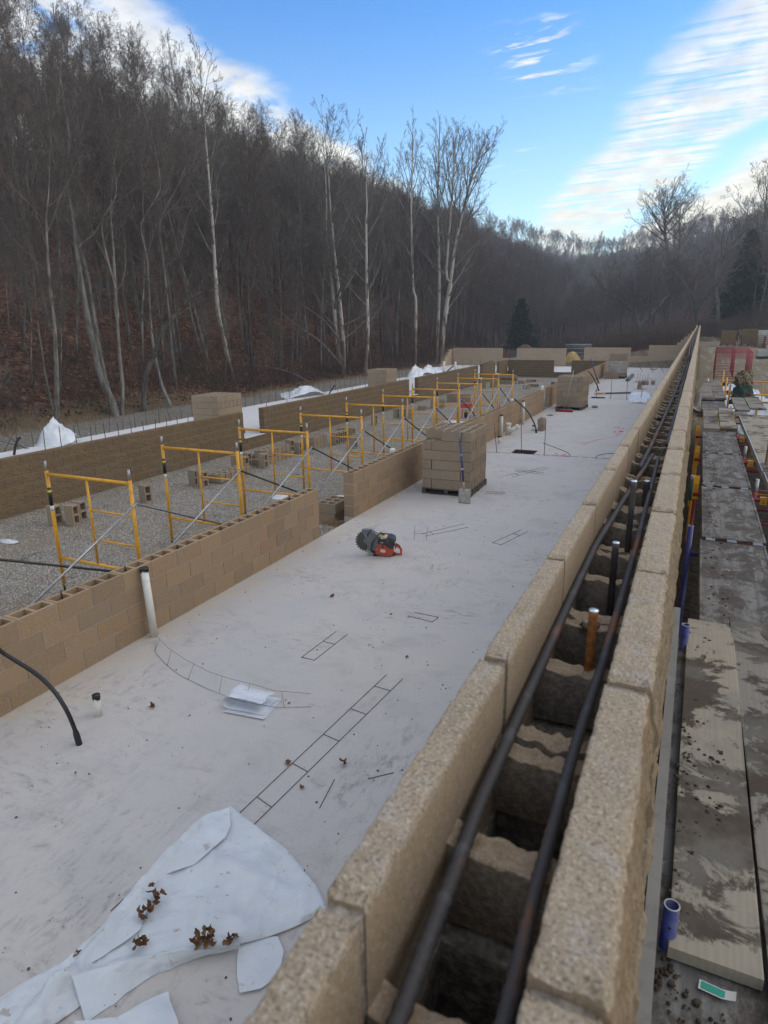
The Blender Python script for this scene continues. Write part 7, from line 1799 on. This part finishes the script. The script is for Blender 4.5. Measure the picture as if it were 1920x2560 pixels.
def tufts():
    r = random.Random(29); V_, F_ = [], []
    for i in range(7000):
        y = 8+78*r.random(); x = -22.35-.08*max(0, y-60)+r.gauss(0, .35)+.5*math.sin(y*.5); z = terrain(x, y); h = .06+.2*r.random()**2; a = r.random()*6.28; d = Vector((math.cos(a), math.sin(a), 0)); c = Vector((x, y, z)); i0 = len(V_)
        V_.extend([tuple(c-d*.012), tuple(c+d*.012), tuple(c+Vector((r.gauss(0, .08), r.gauss(0, .08), h)))]); F_.append((i0, i0+1, i0+2))
    me = bpy.data.meshes.new('dry_grass_strip'); me.from_pydata(V_, [], F_); me.materials.append(bpy.data.materials['dry_grass']); o = put('dry_grass_strip', me); tag(o, 'strip of dry grass between the yard and the wood', None, None, 'stuff')
tufts()

# ------------------------------------------------------------------ things behind the rear wall
def tz(x, y): return terrain(x, y)
t = thing('pipe_pile', 'stack of long grey pipes behind the gap in the rear wall', 'pipes', (-10.9, 62., tz(-10, 62)))
for i in range(7):
    mb = MB(); mb.pipe((0, .0, 0), (2.3, .3, 0), .085, .07, 12); put('pipe', mb.mesh('pipe', 'bigpipe'), t, (-.4 if i < 3 else .0, (i % 2)*.17, .30+.17*i))
hump('sand_pile', (-9.3, 57.6, -.2), 1.25, 1.2, 1.25, 'yellow sand pile in the doorway of the rear wall', 21, 'sand', sharp=.3, peaks=((-.15, 0, 1.),))['category'] = 'sand pile'
hump('soil_heap', (-15.6, 66.5, tz(-15.6, 66.5)-.3), 2.6, 2.2, 1.9, 'brown soil heap behind the left part of the rear wall', 22, 'soil', sharp=.8)['category'] = 'soil heap'
mb = MB(); mb.lathe((0, 0, 0), [(.001, 0), (.28, 0), (.32, .5), (.33, .52), (.001, .53)], 14); solo('blue_bin', mb, 'bluebin', 'blue tub beside the soil heap behind the rear wall', 'tub', (-15.9, 63.5, tz(-16, 63.5)))
t = thing('log_pile', 'brush and logs heaped behind the step of the rear wall', 'logs', (-4.6, 64.5, tz(-4.6, 64.5)))
rl = random.Random(3)
for k in range(11): mb = MB(); a = rl.uniform(-.5, .5); mb.tube([(rl.uniform(-.9, .2), rl.uniform(-.4, .4), .1+.07*k), (rl.uniform(.2, 1.0), rl.uniform(-.4, .6), .16+.09*k)], .09*rl.uniform(.6, 1.1), 8); put('log', mb.mesh('log', 'bark' if k % 3 else 'wood_warm'), t)
t = thing('flatbed', 'flatbed trailer carrying a headboard frame, seen above the rear wall', 'trailer', (-9.4, 75, tz(-9, 75)))
mb = MB(); mb.bx(-.1, 1.8, 0, 4, .55, .68); put('bed', mb.mesh('bed', 'darksteel'), t)
for x in (.10, 1.25): mb = MB(); mb.bx(x, x+.12, .2, .32, .68, 1.42); put('post', mb.mesh('post', 'wood_warm'), t)
mb = MB(); mb.bx(.1, 1.37, .22, .30, 1.22, 1.34); mb.bx(.1, 1.37, .22, .30, .74, .80); put('cross_bar', mb.mesh('cross_bar', 'board'), t)
mb = MB()
for q in range(6): mb.tube([(.25+.18*q, .26, .78), (.40+.16*q, .26, 1.23)], .025, 6)
put('grille', mb.mesh('grille', 'darksteel'), t)
for x in (.0, 1.6): mb = MB(); mb.lathe((x, 1.2, .36), [(.001, -.1), (.34, -.1), (.36, 0), (.34, .1), (.001, .1)], 16, 'X'); put('wheel', mb.mesh('wheel', 'rubber'), t)
t = thing('survey_marker', 'white box with an orange post standing behind the wall steps', 'marker', (-2.1, 66.4, tz(-2.1, 66.4)))
mb = MB(); mb.bx(0, .35, 0, .3, .0, .3); put('box', mb.mesh('box', 'label_w'), t)
mb = MB(); mb.tube([(1.1, 0, 0), (1.1, 0, 1.1)], .05, 8); mb.tube([(1.1, 0, .6), (1.1, 0, .8)], .08, 8); put('post', mb.mesh('post', 'wood_dark'), t)

# ------------------------------------------------------------------ thin winter haze in the valley
mb = MB(); mb.bx(-152, 72, -14, 432, -2.0, 58)
hz = put('haze', mb.mesh('haze')); tag(hz, kind='stuff')
hm = bpy.data.materials.new('haze'); hm.use_nodes = True; hn = hm.node_tree.nodes; hn.clear()
ho = hn.new('ShaderNodeOutputMaterial'); hv = hn.new('ShaderNodeVolumePrincipled')
hv.inputs['Color'].default_value = (.80, .87, 1.0, 1); hv.inputs['Density'].default_value = 0.0010; hv.inputs['Anisotropy'].default_value = .2
hm.node_tree.links.new(hv.outputs[0], ho.inputs['Volume']); hz.data.materials.append(hm)
